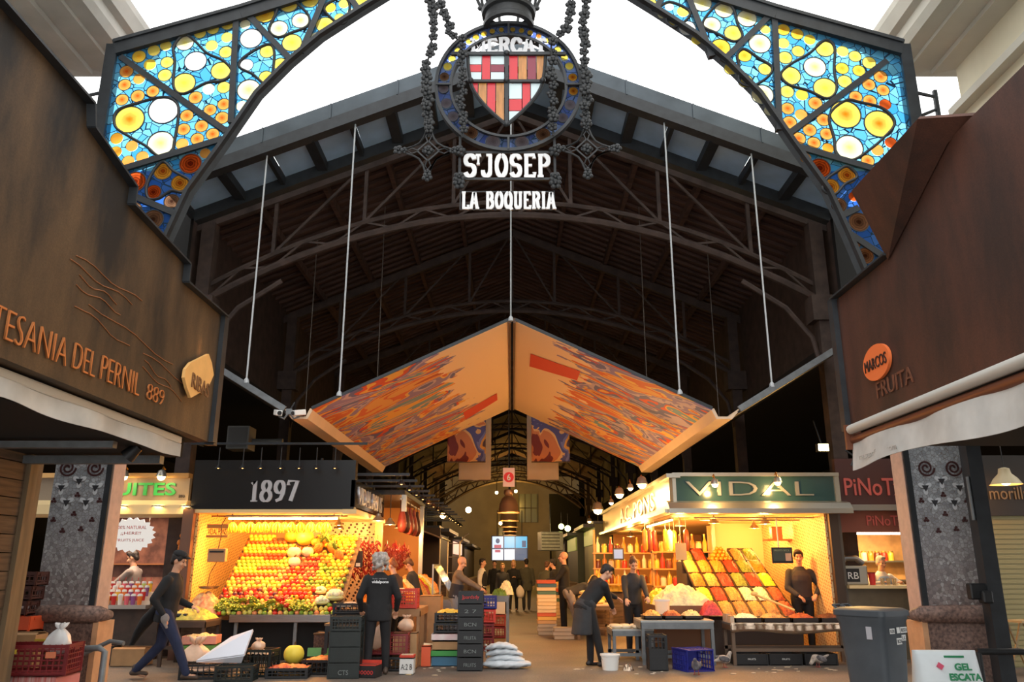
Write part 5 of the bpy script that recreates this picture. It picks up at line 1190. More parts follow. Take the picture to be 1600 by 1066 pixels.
for j in range(nv):
    v = .0+j/(nv-1)*.99
    nu = 24
    for i in range(nu):
        u = .03+(i+(.5 if j % 2 else 0))/nu*.95
        x_ = slope(u, v).x
        if any((u-a)**2*4.2+(v-b)**2*4.1 < (r)**2*1.15 for a, b, r in BIGS): continue
        h = (sin(u*37.1+v*17.3)*43758.5) % 1
        if v > .44 and u < .40:
            if v > .93 and u > .26: continue
            k = rows[j % len(rows)]
            if u > .22 and j % 3 == 0: k = 'rapple' if k != 'rapple' else 'gapple'
            put(k, u, v, .043)
        elif .56 < u < .72 and .44 < v < .72: put('tomato' if h < .6 else 'peach', u, v, .036, .004, 'small red fruit piled in the centre of the fruit slope' if True else None)
        elif u > .62 and v > .62: put('lemon' if h < .5 else 'mango', u, v, .043, .004)
        elif u > .66 and v > .27: put('lime' if h < .55 else ('mango' if h < .75 else 'lemon'), u, v, .042, .005)
        elif u > .48 and v > .16: put('orange' if h < .6 else 'tomato', u, v, .044, .004)
        elif v > .3: put('yapple' if h < .4 else ('pear' if h < .75 else 'peach'), u, v, .042, .005, 'yellow fruit heaped in the middle band of the fruit slope' if h < .4 else None)
        elif v <= .14: kk = 'lime' if h < .3 else ('pear' if h < .6 else ('peach' if h < .8 else 'tomato')); put(kk, u, v, .042, .006, '%s in the mixed bottom rows of the fruit slope' % NM[kk])
        elif v > .14: put('tomato' if h < .45 else ('peach' if h < .7 else ('pear' if h < .88 else 'fig')), u, v, .042, .005)
PUMP = mat('pumpkin_skin', (232, 150, 50), .5, noise=.15, nscale=4); MEL = mat('yellow_melon_skin', (240, 214, 74), .5, noise=.1, nscale=5); PALEM = mat('pale_melon_skin', (240, 232, 190), .5, noise=.06, nscale=5)
def ribbed(r, n, fl, dep=.08):
    b = MB(); N_ = 36; M_ = 12; vs = []
    for j in range(M_+1):
        a = -pi/2+pi*j/M_
        for k in range(N_): t = 2*pi*k/N_; q = cos(a)*(1-dep*abs(sin(n*t/2))**.5*1)*r; vs.append((q*cos(t), q*sin(t), r*fl*sin(a)*(1-.15*max(0, sin(a))**6)))
    b.add(vs, [(j*N_+k, j*N_+(k+1) % N_, (j+1)*N_+(k+1) % N_, (j+1)*N_+k) for j in range(M_) for k in range(N_)]); return b
for k, (u, v, r) in enumerate(BIGS[:6]+BIGS[10:13]):
    m_, nm, lb = ((PUMP, 'pumpkin', 'ribbed orange pumpkin at the top of the fruit slope'), (MEL, 'melon', 'large yellow melon at the top middle of the fruit slope'), (PUMP, 'squash', 'small orange squash right of the yellow melon'), (PALEM, 'melon', 'pale whitish melon in the centre of the slope, left one'), (PALEM, 'melon', 'pale whitish melon in the centre beside the red fruit pile'), (PALEM, 'melon', 'pale whitish melon lowest of the pale three'), (PALEM, 'cauliflower', 'large bright white cauliflower at the lower right of the slope'), (PALEM, 'cauliflower', 'bright white cauliflower at the slope foot behind the crates'), (PALEM, 'cauliflower', 'bright white cauliflower above the other two'))[k]
    t = thing(nm, lb, 'vegetable' if nm != 'melon' else 'fruit', slope(u, v, r*.7))
    if nm == 'cauliflower':
        b = MB(); rr = random.Random(k)
        for q in range(30): a, e = rr.uniform(0, 6.28), rr.uniform(0, 1.4); b.ell((r*.75*cos(a)*cos(e), r*.75*sin(a)*cos(e), r*.5*sin(e)), r*.3, 8, 6)
        b.build('curd', PALEM, t, 180); b = MB(); b.ell((0, 0, -r*.2), (r, r, r*.35), 14, 6); b.build('outer_leaf', mat('pale_leaf', (206, 206, 140), .6), t, 180)
    else:
        ribbed(r, 10, .8 if nm != 'melon' else .85, .1 if nm != 'melon' else .02).build('rind', m_, t, 180); MB().tube([(0, 0, r*.7), (.01, 0, r*.95), (.03, 0, r*1.05)], [.018, .014, .016], 6).build('stem', STEM, t, 180)
def pineapple(loc, label, s=1.0):
    t = thing('pineapple', label, 'fruit', loc, 0, None); b = MB(); N_ = 18; M_ = 12; vs = []
    for j in range(M_+1):
        a = -pi/2+pi*j/M_
        for k in range(N_): tt = 2*pi*k/N_+(j % 2)*pi/N_; q = .075*s*cos(a)**.7*(1+.06*((j+k) % 2)); vs.append((q*cos(tt), q*sin(tt), .12*s*sin(a)))
    b.add(vs, [(j*N_+k, j*N_+(k+1) % N_, (j+1)*N_+(k+1) % N_, (j+1)*N_+k) for j in range(M_) for k in range(N_)]); b.build('fruit_body', mat('pineapple_skin', (214, 140, 50), .6, c2=(150, 90, 36), nscale=26), t)
    b = MB()
    for k in range(16): a = k*2.4; l_ = .1+.07*(k % 3); b.tube([(0, 0, .1*s), (.03*cos(a)*s, .03*sin(a)*s, (.1+l_*.6)*s), (.07*cos(a)*s, .07*sin(a)*s, (.1+l_)*s)], [.012*s, .012*s, .001], 4)
    b.build('leaf_crown', LEAFM, t, 180); t.rotation_euler = (.5, 0, RND.uniform(0, 6)); return t
for k, (u, v, r) in enumerate(BIGS[6:10]): pineapple(slope(u, v, .09), ('pineapple at the top right of the fruit slope', 'pineapple on the right slope, second from the top', 'pineapple lowest on the right edge of the slope', 'pineapple beside the pale melons')[k])
# leafy heads and peppers along the bottom edge
LET = mat('lettuce_leaf', (196, 200, 80), .6, c2=(140, 160, 56), nscale=12); PEPR = mat('red_pepper_skin', (206, 44, 28), .3, coat=.3); PEPY = mat('yellow_pepper_skin', (240, 206, 50), .3, coat=.3)
def lettuce(r, m_, seed=0):
    b = MB(); rr = random.Random(seed)
    for k in range(22):
        a = k*2.4; e = .2+1.1*k/22; l_ = r*(1.0-.25*k/22); d = V((cos(a)*cos(e), sin(a)*cos(e), sin(e))); sd = V((-sin(a), cos(a), 0)); n_ = d.cross(sd)
        b.grid(lambda u, v: d*l_*(.25+.8*v)+sd*(u-.5)*l_*.9*sin(pi*(.15+.8*v))+n_*(.12*l_*sin(u*9+k)*v-.25*l_*v*v), 4, 4)
    return b.mesh('lettuce_head', [m_], 180)
lm = lettuce(.1, LET); 
for k in range(16):
    u = (.25, .31, .37, .22, .44, .64, .70, .29, .76, .05, .12, .18, .08, .15, .52, .40)[k]; v = (.02, .04, .02, .10, .08, .02, .04, .12, .03, .03, .05, .03, .1, .12, .03, .03)[k]
    o = bpy.data.objects.new('lettuce', lm); COL.objects.link(o); o.location = slope(u, v, .09); o.rotation_euler = (-.4, RND.uniform(-.3, .3), RND.uniform(0, 6)); tag(o, 'loose yellow-green lettuce head at the foot of the fruit slope', 'vegetable', 'lettuces at the foot of the slope')
def pepper_mesh(m_):
    b = MB(); N_ = 16; M_ = 8; vs = []
    for j in range(M_+1):
        v = j/M_; q = .04*(sin(pi*min(.97, .12+.8*v))**.6)*(1-.2*v)
        for k in range(N_): t = 2*pi*k/N_; w_ = q*(1+.13*cos(3*t)); vs.append((w_*cos(t), w_*sin(t), .05-.1*v))
    b.add(vs, [(j*N_+k, (j+1)*N_+k, (j+1)*N_+(k+1) % N_, j*N_+(k+1) % N_) for j in range(M_) for k in range(N_)]+[tuple(M_*N_+k for k in range(N_))[::-1]]); b.cur = 1; b.tube([(0, 0, .045), (.01, 0, .075)], .008, 5)
    return b.mesh('pepper', [m_, LEAFM], 180)
pr, py_ = pepper_mesh(PEPR), pepper_mesh(PEPY)
for k in range(26):
    red = k < 15; o = bpy.data.objects.new('pepper', pr if red else py_); COL.objects.link(o); u = (.47+.14*RND.random()) if red else (.565+.08*RND.random()); v = .02+.11*RND.random()
    o.location = slope(u, v, .11+.03*RND.random()); o.rotation_euler = (RND.uniform(.6, 2), RND.uniform(-1, 1), RND.uniform(0, 6)); tag(o, 'red bell pepper at the foot of the fruit slope' if red else 'yellow bell pepper at the foot of the fruit slope', 'vegetable', 'red peppers' if red else 'yellow peppers')
# bananas
BAN = mat('banana_skin', (240, 184, 50), .45, c2=(206, 140, 40), nscale=5)
bm = MB()
for k in range(6):
    a = -.9+.36*k; q = [V((.03*sin(a)+.16*sin(a)*sin(pi*i/9*.9)*.6, .05*cos(a)*sin(pi*i/9*.9)*(1 if k % 2 else -.6), -.02-.24*i/9)) for i in range(9)]
    bm.tube(q, [.008, .016, .021, .023, .023, .022, .019, .013, .006], 7)
bm.cur = 1; bm.cyl((0, 0, -.04), (0, 0, .09), .012, n=6)
bme = bm.mesh('banana_bunch', [BAN, STEM], 60)
bx = [364, 378, 392, 404, 414, 424, 434, 444, 456, 470, 486, 500, 510]
for k, px in enumerate(bx):
    p = P(px, 815, 14.42); o = bpy.data.objects.new('banana_bunch', bme); COL.objects.link(o); o.location = (p.x, 14.42+.03*(k % 2), 2.24); o.scale = (.8, .8, .85); o.rotation_euler = (0, 0, RND.uniform(-.6, .6)); tag(o, 'hand of bananas in the row hanging under the tube lamp', 'fruit', 'bananas under the tube lamp')
t = thing('banana_rail', 'thin dark rail the bananas hang from', 'rail', (-4.1, 14.43, 2.33), 0); MB().cyl((-1.2, 0, 0), (1.2, 0, 0), .012, n=8).build('rail', STEM, t, 40); m = MB(); m.cyl((-1.1, 0, 0), (-1.1, 0, .05), .008, n=6); m.cyl((1.1, 0, 0), (1.1, 0, .05), .008, n=6); m.build('rail_hanger', STEM, t)
# chilli strings
CHI = mat('dried_chilli_skin', (150, 30, 24), .35, noise=.3, nscale=10, coat=.2)
cm = MB(); rr = random.Random(3)
for i in range(46):
    z = -.02-.58*i/46; a = rr.uniform(0, 6.28); d = V((cos(a), sin(a), -.9)); cm.tube([(0, 0, z), V((0, 0, z))+d*.035, V((0, 0, z))+d*.06+V((0, 0, -.02))], [.006, .011, .002], 5)
cm.tube([(0, 0, .06), (0, 0, -.6)], .004, 5)
cme = cm.mesh('chilli_string', [CHI], 180)
for k, (px, py, yy) in enumerate(((522, 842, 16.4), (530, 838, 16.5), (538, 846, 16.4), (546, 842, 16.5), (553, 846, 16.3), (561, 840, 16.5), (569, 844, 16.4), (577, 842, 16.5), (584, 846, 16.3), (590, 842, 16.5))):
    p = P(px, py, yy); o = bpy.data.objects.new('chilli_string', cme); COL.objects.link(o); o.location = p; o.scale = (1.3, 1.3, 1.15); o.rotation_euler = (0, 0, k); tag(o, 'string of dried red chillies hanging at the back of the fruit stall', 'chillies', 'chilli strings at the back of the fruit stall')
t = thing('chilli_rail', 'pale rail along the back the chilli strings hang from', 'rail', (-3.2, 16.5, 2.0), 0); MB().cyl((-.75, 0, .06), (.45, 0, .06), .012, n=8).build('rail', CREAM, t, 40)
gm = MB(); gm.lathe([(0, -.16), (.04, -.15), (.06, -.09), (.05, -.02), (.025, .03), (.015, .08), (0, .09)], n=12); gme = gm.mesh('gourd', [mat('pale_gourd_skin', (240, 200, 110), .45)], 180)
for k, px in enumerate((524, 533, 541)): p = P(px, 846, 16.0); o = bpy.data.objects.new('gourd', gme); COL.objects.link(o); o.location = p; tag(o, 'pale hanging gourd before the chilli strings', 'gourd', 'gourds before the chillies')
# scale, price sign and framed card
c = P(340, 868, 14.05); t = thing('hanging_scale', 'brown boxy hanging scale with a dark slot by the left panel of the fruit stall', 'scale', c)
MB().box((0, 0, 0), (.3, .12, .22)).build('scale_body', mat('beige_scale_case', (176, 132, 92), .5), t, bev=.01); MB().box((0, -.062, .06), (.24, .01, .03)).build('display_slot', BLACKPL, t); m = MB(); m.tube([(0, 0, .11), (.03, 0, .3), (.02, 0, .5), (.08, 0, .62)], .008, 6); m.build('hook', STEM, t, 60); m = MB(); m.tube([(0, 0, -.1), (-.1, 0, -.3), (-.12, 0, -.5)], .006, 6); m.build('chain', STEM, t, 60); m = MB(); m.lathe([(0, 0), (.14, .01), (.17, .05), (.165, .05), (.135, .02), (0, .012)], (-.1, 0, -.55), 20); m.build('pan', STEEL, t, 60)
c = P(340, 829, 14.2); t = thing('name_plate', 'small wire-framed name plate above the hanging scale', 'sign', c); m = MB(); m.box((0, 0, .07), (.37, .02, .07)); m.box((0, 0, -.1), (.37, .02, .04)); m.build('plate_band', mat('ochre_plate', (190, 130, 60), .5), t); fit('lettering', 'VIDAL PONS', (-.16, -.01, -.07), (1, 0, 0), (0, 0, 1), .32, .1, .01, mat('brown_ink', (92, 50, 28), .6), t)
c = P(560, 874, 15.6); t = thing('framed_card', 'small dark framed card hanging before the chilli strings', 'card', c); MB().box((0, 0, 0), (.16, .02, .3)).build('card_face', mat('dark_slate_card', (52, 44, 42), .5), t); MB().box((0, -.012, -.1), (.08, .006, .06)).build('price_tag', WHITEPL, t); m = MB(); m.tube([(0, 0, .15), (0, 0, .4)], .004, 5); m.build('string', STEM, t)
# ================================================================ the bright nut and fruit stall on the right
vs2 = thing('dried_fruit_stall', 'brightly lit corner stall with teal glass fascia and silver capital letters', 'market stall', (4.2, 14.0, 0), 0, world=True)
TEAL = mat('teal_glass_fascia', (44, 70, 72), .2, coat=.4); ALU = mat('aluminium_trim', (176, 172, 160), .35, metal=.8); LITW = mat('cream_lit_panel', (240, 214, 160), .6)
VX0, VX1 = 2.8, 5.6
XP_ = 5.42
MB().bb((VX0, 14.0, 2.56), (VX1, 14.12, 2.98)).build('fascia', TEAL, vs2)
m = MB(); m.bb((VX0-.03, 13.94, 2.98), (VX1+.05, 14.2, 3.04)); m.bb((VX0-.03, 13.96, 2.54), (VX0+.03, 14.1, 3.0)); m.bb((VX1-.03, 13.96, 2.54), (VX1+.05, 14.1, 3.0)); m.build('fascia_frame', ALU, vs2)
m = MB(); m.prism([(0, 2.56), (-.16, 2.52), (-.26, 2.42), (-.26, 2.34), (.0, 2.34)], ((VX0+VX1)/2, 14.0, 0), (0, 1, 0), (0, 0, 1), VX1-VX0+.3); m.build('cornice_lip', ALU, vs2)
p0 = P(1078, 774, 13.98); p1 = P(1240, 755, 13.98); h = .24
m = MB(); 
fit('lettering', 'VIDAL', (3.0, 13.985, 2.65), (1, 0, 0), (0, 0, 1), 2.2, .24, .03, mat('dull_steel_letters', (150, 148, 138), .35, metal=.5), vs2, off=-.004)
fit('lettering', 'A.C. PONS', (VX0-.09, 20.5, 2.5), (0, -1, 0), (0, 0, 1), 5.0, .34, .03, SILV, vs2)
MB().bb((VX0-.08, 14.0, 2.42), (VX0, 24.5, 2.95)).build('side_fascia', mat('warm_mirror_fascia', (150, 120, 84), .3, metal=.6), vs2)
m = MB(); m.bb((VX0-.14, 13.9, 2.95), (VX0+.1, 24.6, 3.02)); m.bb((VX0-.2, 13.9, 2.36), (VX0+.05, 24.6, 2.42)); m.build('side_cornice', ALU, vs2)
m = MB(); m.bb((VX0, 14.0, 2.36), (VX1, 24.5, 2.42)); m.build('stall_ceiling', LITW, vs2)
MB().bb((XP_-.04, 14.1, 0), (XP_, 17.8, 2.4)).build('side_panel', m_perf('perforated_pale_panel', (236, 206, 150), (196, 120, 60), 20), vs2)
m = MB(); m.bb((4.3, 17.7, 0), (XP_, 17.8, 2.4)); m.build('back_panel', LITW, vs2)
m = MB(); m.bb((3.0, 24.3, 0), (VX1, 24.4, 2.4)); m.build('back_panel', mat('amber_back_wall', (196, 140, 76), .6), vs2)
m = MB(); m.bb((XP_, 13.98, 0), (5.57, 14.2, 2.4)); m.build('stall_pillar', mat('dark_brown_pillar', (74, 58, 46), .5, metal=.3), vs2)
m = MB(); m.bb((4.26, 17.5, .8), (4.32, 17.56, 2.4)); m.build('inner_post', ALU, vs2)
m = MB(); m.bb((4.9, 15.8, 1.95), (5.38, 16.1, 1.98)); m.build('corner_shelf', mat('shelf_wood', (150, 96, 56), .6), vs2)
m = MB(); m.cyl((3.2, 14.35, 2.3), (5.3, 14.35, 2.3), .014, n=8); m.cyl((3.4, 14.8, 2.28), (5.2, 14.8, 2.28), .014, n=8); m.bar((3.2, 14.35, 2.3), (3.4, 14.8, 2.28), .02); m.bar((5.3, 14.35, 2.3), (5.2, 14.8, 2.28), .02); m.build('hanging_frame', ALU, vs2, 40)
ob = thing('storage_box', 'brown box standing on the corner shelf above the dark-haired vendor', 'box', (5.12, 15.95, 1.98), 0); MB().box((0, 0, .11), (.2, .16, .22)).build('box_body', mat('brown_tin', (150, 92, 60), .5), ob, bev=.008); MB().box((0, 0, .225), (.21, .17, .02)).build('box_lid', mat('brown_tin_lid', (130, 80, 52), .5), ob)
# stepped display
m = MB()
for k, (y, z) in enumerate(((14.25, .70), (14.75, .92), (15.25, 1.16), (15.75, 1.40), (16.2, 1.62))): m.bb((3.3, y, 0), (4.88-.02*k, y+.5, z-.06))
m.build('display_step', mat('display_step_wood', (58, 44, 36), .6), vs2)
m = MB(); m.bb((2.85, 15.3, 0), (3.3, 23.5, .85)); m.build('aisle_counter', mat('counter_wood', (126, 84, 52), .6), vs2)
TRAYM = mat('dark_tray', (44, 32, 28), .5)
HC = {'orange apricot-like': (236, 130, 40), 'dark brown date-like': (110, 56, 34), 'golden nut': (224, 160, 80), 'pale almond-like': (236, 200, 140), 'bright yellow': (250, 216, 50), 'red berry-like': (206, 50, 36), 'green': (120, 140, 60), 'tan peanut-like': (206, 144, 80), 'cream white': (246, 230, 190), 'rust-red': (180, 76, 40)}
HM = {k: mat(k.replace(' ', '_').replace('-', '_')+'_heap', v, .5, noise=.35, nscale=34, bump=.6) for k, v in HC.items()}
def tray(loc, w_, d_, kind, label, h=.06, rz=0, group=None, tilt=0):
    t = thing('food_tray', label, 'tray', loc, rz, group); t.rotation_euler = (tilt, 0, rz); b = MB(); b.bb((-w_/2, -d_/2, 0), (w_/2, d_/2, .012))
    for s in (-1, 1): b.box((0, s*(d_/2-.008), h/2), (w_, .016, h)); b.box((s*(w_/2-.008), 0, h/2), (.016, d_, h))
    b.build('tray_body', TRAYM, t); q = heapmesh(w_-.03, d_-.03, .09, int(loc[0]*100+loc[1]*10), .016, 16); o = q.build('heaped_food', HM[kind], t, 60); o.location = (0, 0, .035); o['kind'] = 'stuff'; return t
kinds = list(HC); rr = random.Random(8)
RN = ('lowest', 'second', 'third', 'fourth', 'top'); CN = ('first', 'second', 'third', 'fourth', 'fifth', 'sixth')
grid_ = [['pale almond-like', 'golden nut', 'tan peanut-like', 'golden nut', 'tan peanut-like', 'rust-red'], ['bright yellow', 'red berry-like', 'golden nut', 'cream white', 'cream white', 'rust-red'], ['orange apricot-like', 'golden nut', 'red berry-like', 'green', 'red berry-like', 'bright yellow'], ['golden nut', 'orange apricot-like', 'orange apricot-like', 'red berry-like', 'green', 'orange apricot-like'], ['green', 'red berry-like', 'orange apricot-like', 'orange apricot-like', 'tan peanut-like', 'green']]
for j, (y, z) in enumerate(((14.5, .70), (15.0, .92), (15.5, 1.16), (16.0, 1.40), (16.45, 1.62))):
    for i in range(6):
        x = 3.44+.255*i
        if j == 4 and i in (2, 3): continue
        tray((x, y, z+.03), .25, .56, grid_[j][i], '%s heap in the %s tray from the aisle on the %s step' % (grid_[j][i], CN[i], RN[j]), tilt=.44)
# pyramid of oranges on the top step
n = 0
for L_ in range(4):
    for a in range(5-L_):
        for b_ in range(4-L_):
            fruit('orange', 'orange', 'orange in the pyramid on the top step of the bright stall', (3.93+.085*(a+L_/2), 16.25+.085*(b_+L_/2), 1.61+.066*L_), .043, 'oranges of the pyramid on the top step')
# front low table with nut trays
ft = table('low grey table with a shiny foil skirt carrying nut trays before the bright stall', 3.42, 5.36, 13.25, 13.8, .62, GREYST, mat('brown_grey_leg', (112, 92, 76), .5, metal=.3), shelf=.2, name='nut_table')
q = MB(); q.grid(lambda u, v: V((-.98+1.96*u, -.29-.012*sin(u*40)-.01*v, .63-.15*v*(1-.15*sin(u*9)))), 60, 3); q.build('foil_skirt', mat('silver_foil', (170, 150, 130), .25, metal=.9, noise=.1, nscale=6, bump=.5), ft, 180, solid=.004)
for i, (k, lb) in enumerate((('cream white', 'cream white heap in the nut tray nearest the crates on the low foil-skirted table'), ('tan peanut-like', 'tan heap in the second tray on the low foil-skirted table'), ('rust-red', 'rust-red heap in the third tray on the low foil-skirted table'), ('dark brown date-like', 'dark brown heap in the tray nearest the pillar on the low foil-skirted table'))):
    tray((3.72+.45*i, 13.52, .625), .43, .46, k, lb, .07)
t = thing('wooden_scoop', 'long pale wooden scoop leaning across the nut trays', 'scoop', (4.35, 13.62, .80)); m = MB(); m.tube([(-.3, .28, .22), (.18, -.1, .0)], [.02, .018], 8); m.ell((-.33, .3, .24), (.06, .05, .04), 10, 8); m.build('scoop_body', mat('pale_wood', (240, 200, 120), .6), t, 60)
for k, lb in enumerate(('taller white card pack standing at the left end of the nut table', 'shorter white card pack at the left end of the nut table, nearer the trays')): t = thing('card_pack', lb, 'packaging', (3.46, 13.64-.26*k, .62), .0); MB().box((0, 0, .06-.01*k), (.06, .24-.04*k, .12-.02*k)).build('pack_body', CARDW, t); MB().box((0, 0, .121-.02*k), (.064, .244-.04*k, .006)).build('pack_lid', CARD, t)
for k, x in enumerate((3.72, 4.25, 4.8)):
    c_ = crate(('black low crate under the nut table, nearest the pigeons', 'black low crate under the middle of the nut table', 'black low crate under the nut table near the pillar')[k], (x, 13.5, 0), (.5, .44, .17), BLACKPL, group=None, nx=6, nz=1, solidlow=.9)
    fit('lettering', 'FRUITS', (-.06, -.225, .08), (1, 0, 0), (0, 0, 1), .12, .025, .002, WHITEPL, c_)
# grey tables at the aisle corner
table('tall grey metal table with brown goods behind the blue crate', 2.02, 3.18, 13.3, 14.05, .66, mat('pale_steel_top', (170, 170, 164), .4, metal=.4), GREYST, apron=.1, shelf=.1)
table('lower grey metal table with white packets beside the bending worker', 1.62, 2.3, 13.75, 14.5, .50, mat('pale_steel_top', (170, 170, 164)), GREYST, apron=.08, shelf=.08)
def packet(loc, label, grp, m_, sz=(.2, .14, .05), rz=0): t = thing('food_packet', label, 'packet', loc, rz, grp); b = MB(); b.loft([((0, 0, z), (1, 0, 0), (0, 1, 0), sz[0]/2*k, sz[1]/2*k) for z, k in ((0, .8), (sz[2]*.3, 1), (sz[2]*.7, 1), (sz[2], .75))], 10); b.build('packet_body', m_, t, 60); return t
for k in range(8): packet((1.72+.16*(k % 4), 13.9+.28*(k//4), .50), 'flat white packet laid out on the lower grey table', 'white packets on the lower grey table', mat('white_packet', (236, 220, 190), .5), rz=k*.7)
for k in range(3): tray((2.25+.32*k, 13.62, .67), .3, .42, ('golden nut', 'rust-red', 'pale almond-like')[k], ('golden heap in a tray at the aisle end of the tall grey table', 'rust-red heap in the middle tray of the tall grey table', 'pale heap in the tray of the tall grey table beside the pink pile')[k], .05)
def heap(label, loc, d, m_, seed, name='food_pile', bump=.02, cat='food'):
    q = heapmesh(d[0], d[1], d[2], seed, bump, 18); o = q.build(name, m_, None, 60); o.location = loc; return tag(o, label, cat)
MUSH = mat('pale_mushroom', (250, 226, 170), .55, noise=.2, nscale=14, bump=.8)
heap('broad pile of pale mushrooms behind the tall grey table', (2.92, 14.6, .84), (.95, .85, .3), MUSH, 2, bump=.06)
heap('bright yellow pile left of the mushrooms', (2.62, 15.0, .84), (.4, .6, .25), HM['bright yellow'], 3, bump=.03)
t = heap('pointed pile of pink-red produce at the corner of the tall grey table', (3.3, 14.02, .70), (.34, .34, .22), mat('pink_red_heap', (226, 70, 70), .5, noise=.25, nscale=30, bump=.5), 5)
MB().bb((2.42, 14.15, 0), (3.3, 15.3, .84)).build('corner_counter', mat('counter_wood', (126, 84, 52)), vs2)
b = MB(); b.lathe([(0, 0), (.11, 0), (.125, .26), (.115, .26), (.1, .02), (0, .02)], n=24); t = thing('paper_tub', 'tall pale tub standing before the woman vendor', 'tub', (2.5, 14.0, .67)); b.build('tub_body', mat('pale_tub', (246, 226, 190), .5), t, 60); b = MB(); b.lathe([(.118, .25), (.132, .25), (.132, .275), (.118, .275)], n=24); b.build('tub_rim', WHITEPL, t, 60)
# pole, price board, bottles, lamps
t = thing('price_board', 'dark framed price board hanging on a pale rod before the vendor', 'sign', P(1222, 868, 14.5)); MB().box((0, 0, 0), (.36, .03, .27)).build('board_frame', BLACKPL, t); MB().box((0, -.017, .01), (.32, .01, .21)).build('board_face', mat('slate_green', (70, 82, 74), .4), t); MB().box((.1, -.024, -.03), (.1, .006, .13)).build('paper_note', CARDW, t); MB().cyl((-.05, 0, .13), (-.05, 0, .66), .012, n=8).build('hanging_pole', ALU, t, 40); fit('lettering', 'FRUITS SECS', (-.14, -.024, .07), (1, 0, 0), (0, 0, 1), .26, .03, .003, mat('pale_green_letters', (150, 176, 140), .5), t)
t = thing('price_board', 'grey price board among the bottles above the vendor woman', 'sign', P(1064, 862, 15.2)); MB().box((0, 0, 0), (.2, .02, .3)).build('board_face', mat('grey_board', (150, 140, 124), .5), t); MB().cyl((0, 0, .15), (0, 0, .7), .008, n=6).build('hanging_pole', ALU, t, 40)
t = thing('screen', 'small white-framed screen on the shelf behind the vendor woman', 'screen', P(966, 866, 19)); MB().box((0, 0, 0), (.26, .04, .26)).build('screen_frame', BLACKPL, t); MB().box((0, -.022, 0), (.2, .006, .2)).build('screen_face', glow('pale_screen', (200, 210, 230), .8), t)
sh = thing('bottle_shelf', 'long amber shelf rack of jars and bottles at the back of the bright stall', 'shelf', (2.9, 19.0, 0), 0, world=True)
m = MB()
for z in (1.05, 1.4, 1.75): m.bb((2.95, 17.4, z), (4.2, 17.65, z+.03)); m.bb((1.9, 19.4, z), (3.4, 19.6, z+.03))
for x in (2.95, 4.17): m.bb((x, 17.45, .8), (x+.04, 17.6, 2.3))
for x in (1.92, 3.36): m.bb((x, 19.45, .0), (x+.04, 19.58, 2.3))
m.build('shelf_board', mat('amber_shelf', (206, 150, 80), .5), sh)
jars = []
JC = [mat('amber_jar', (226, 140, 50), .2, noise=.2, nscale=6), mat('oil_bottle', (236, 190, 70), .15), mat('brown_jar', (120, 60, 36), .25), mat('pale_jar', (240, 220, 180), .3), mat('red_jar', (196, 60, 40), .25)]
def jar(loc, s, k, label, grp, tall):
    t = thing('bottle' if tall else 'jar', label, 'bottle' if tall else 'jar', loc, 0, grp)
    b = MB(); b.lathe([(0, 0), (.04*s, 0), (.042*s, .1*s), (.04*s, .15*s), (.018*s, .2*s), (.016*s, .27*s), (0, .27*s)] if tall else [(0, 0), (.05*s, 0), (.052*s, .12*s), (.04*s, .14*s), (.0, .14*s)], n=12); b.build('glass_body', JC[k], t, 50)
    b = MB(); z0 = .27*s if tall else .14*s; b.lathe([(0, z0), (.018*s if tall else .044*s, z0), (.018*s if tall else .044*s, z0+.025*s), (0, z0+.025*s)], n=12); b.build('cap', mat('gold_cap', (206, 170, 90), .35, metal=.7), t, 50); return t
jp = [[jar((0, 0, -5), 1.2, k, 'x', 'y', tl_) for k in range(5)] for tl_ in (False, True)]
used = set()
def shelfjar(x, y, z, tl_, k, lb, grp):
    o = jp[tl_][k]
    if (tl_, k) not in used: used.add((tl_, k)); o.location = (x, y, z); o['label'] = lb; o['group'] = grp
    else: dup(o, (x, y, z), 0, lb, grp)
CL = ('amber', 'golden', 'brown', 'pale', 'red')
for zi, z in enumerate((1.08, 1.43, 1.78)):
    for i in range(9):
        tl_ = (i+zi) % 2 == 0; k = (i*3+zi) % 5
        w_ = 'bottle' if tl_ else 'jar'
        shelfjar(3.05+.13*i, 17.52, z, tl_, k, '%s %s on the shelf rack left of the cream back panel' % (CL[k], w_), '%s %ss on the near rack' % (CL[k], w_))
        shelfjar(2.02+.155*i, 19.5, z, tl_, (k+1) % 5, '%s %s on the far rack behind the vendor woman' % (CL[(k+1) % 5], w_), '%s %ss on the far rack' % (CL[(k+1) % 5], w_))
for tl_ in (False, True):
    for k in range(5):
        if (tl_, k) not in used:
            for c in list(jp[tl_][k].children): bpy.data.objects.remove(c)
            bpy.data.objects.remove(jp[tl_][k])
# cans and packs hung on the near front left: tall colourful packs
for k in range(7):
    x = 2.5+.13*k; t = thing('hanging_pack', 'tall hanging pack in the row over the mushrooms', 'packaging', (x, 15.5+.25*(k % 3), 1.75), 0, 'hanging packs over the mushrooms'); b = MB(); b.loft([((0, 0, z), (1, 0, 0), (0, 1, 0), a*.05, a*.03) for z, a in ((0, .5), (.04, 1), (.36, 1), (.4, .4))], 8); b.build('pack_body', JC[(k*2) % 5], t, 60); MB().cyl((0, 0, .4), (0, 0, .6), .004, n=4).build('string', ALU, t)
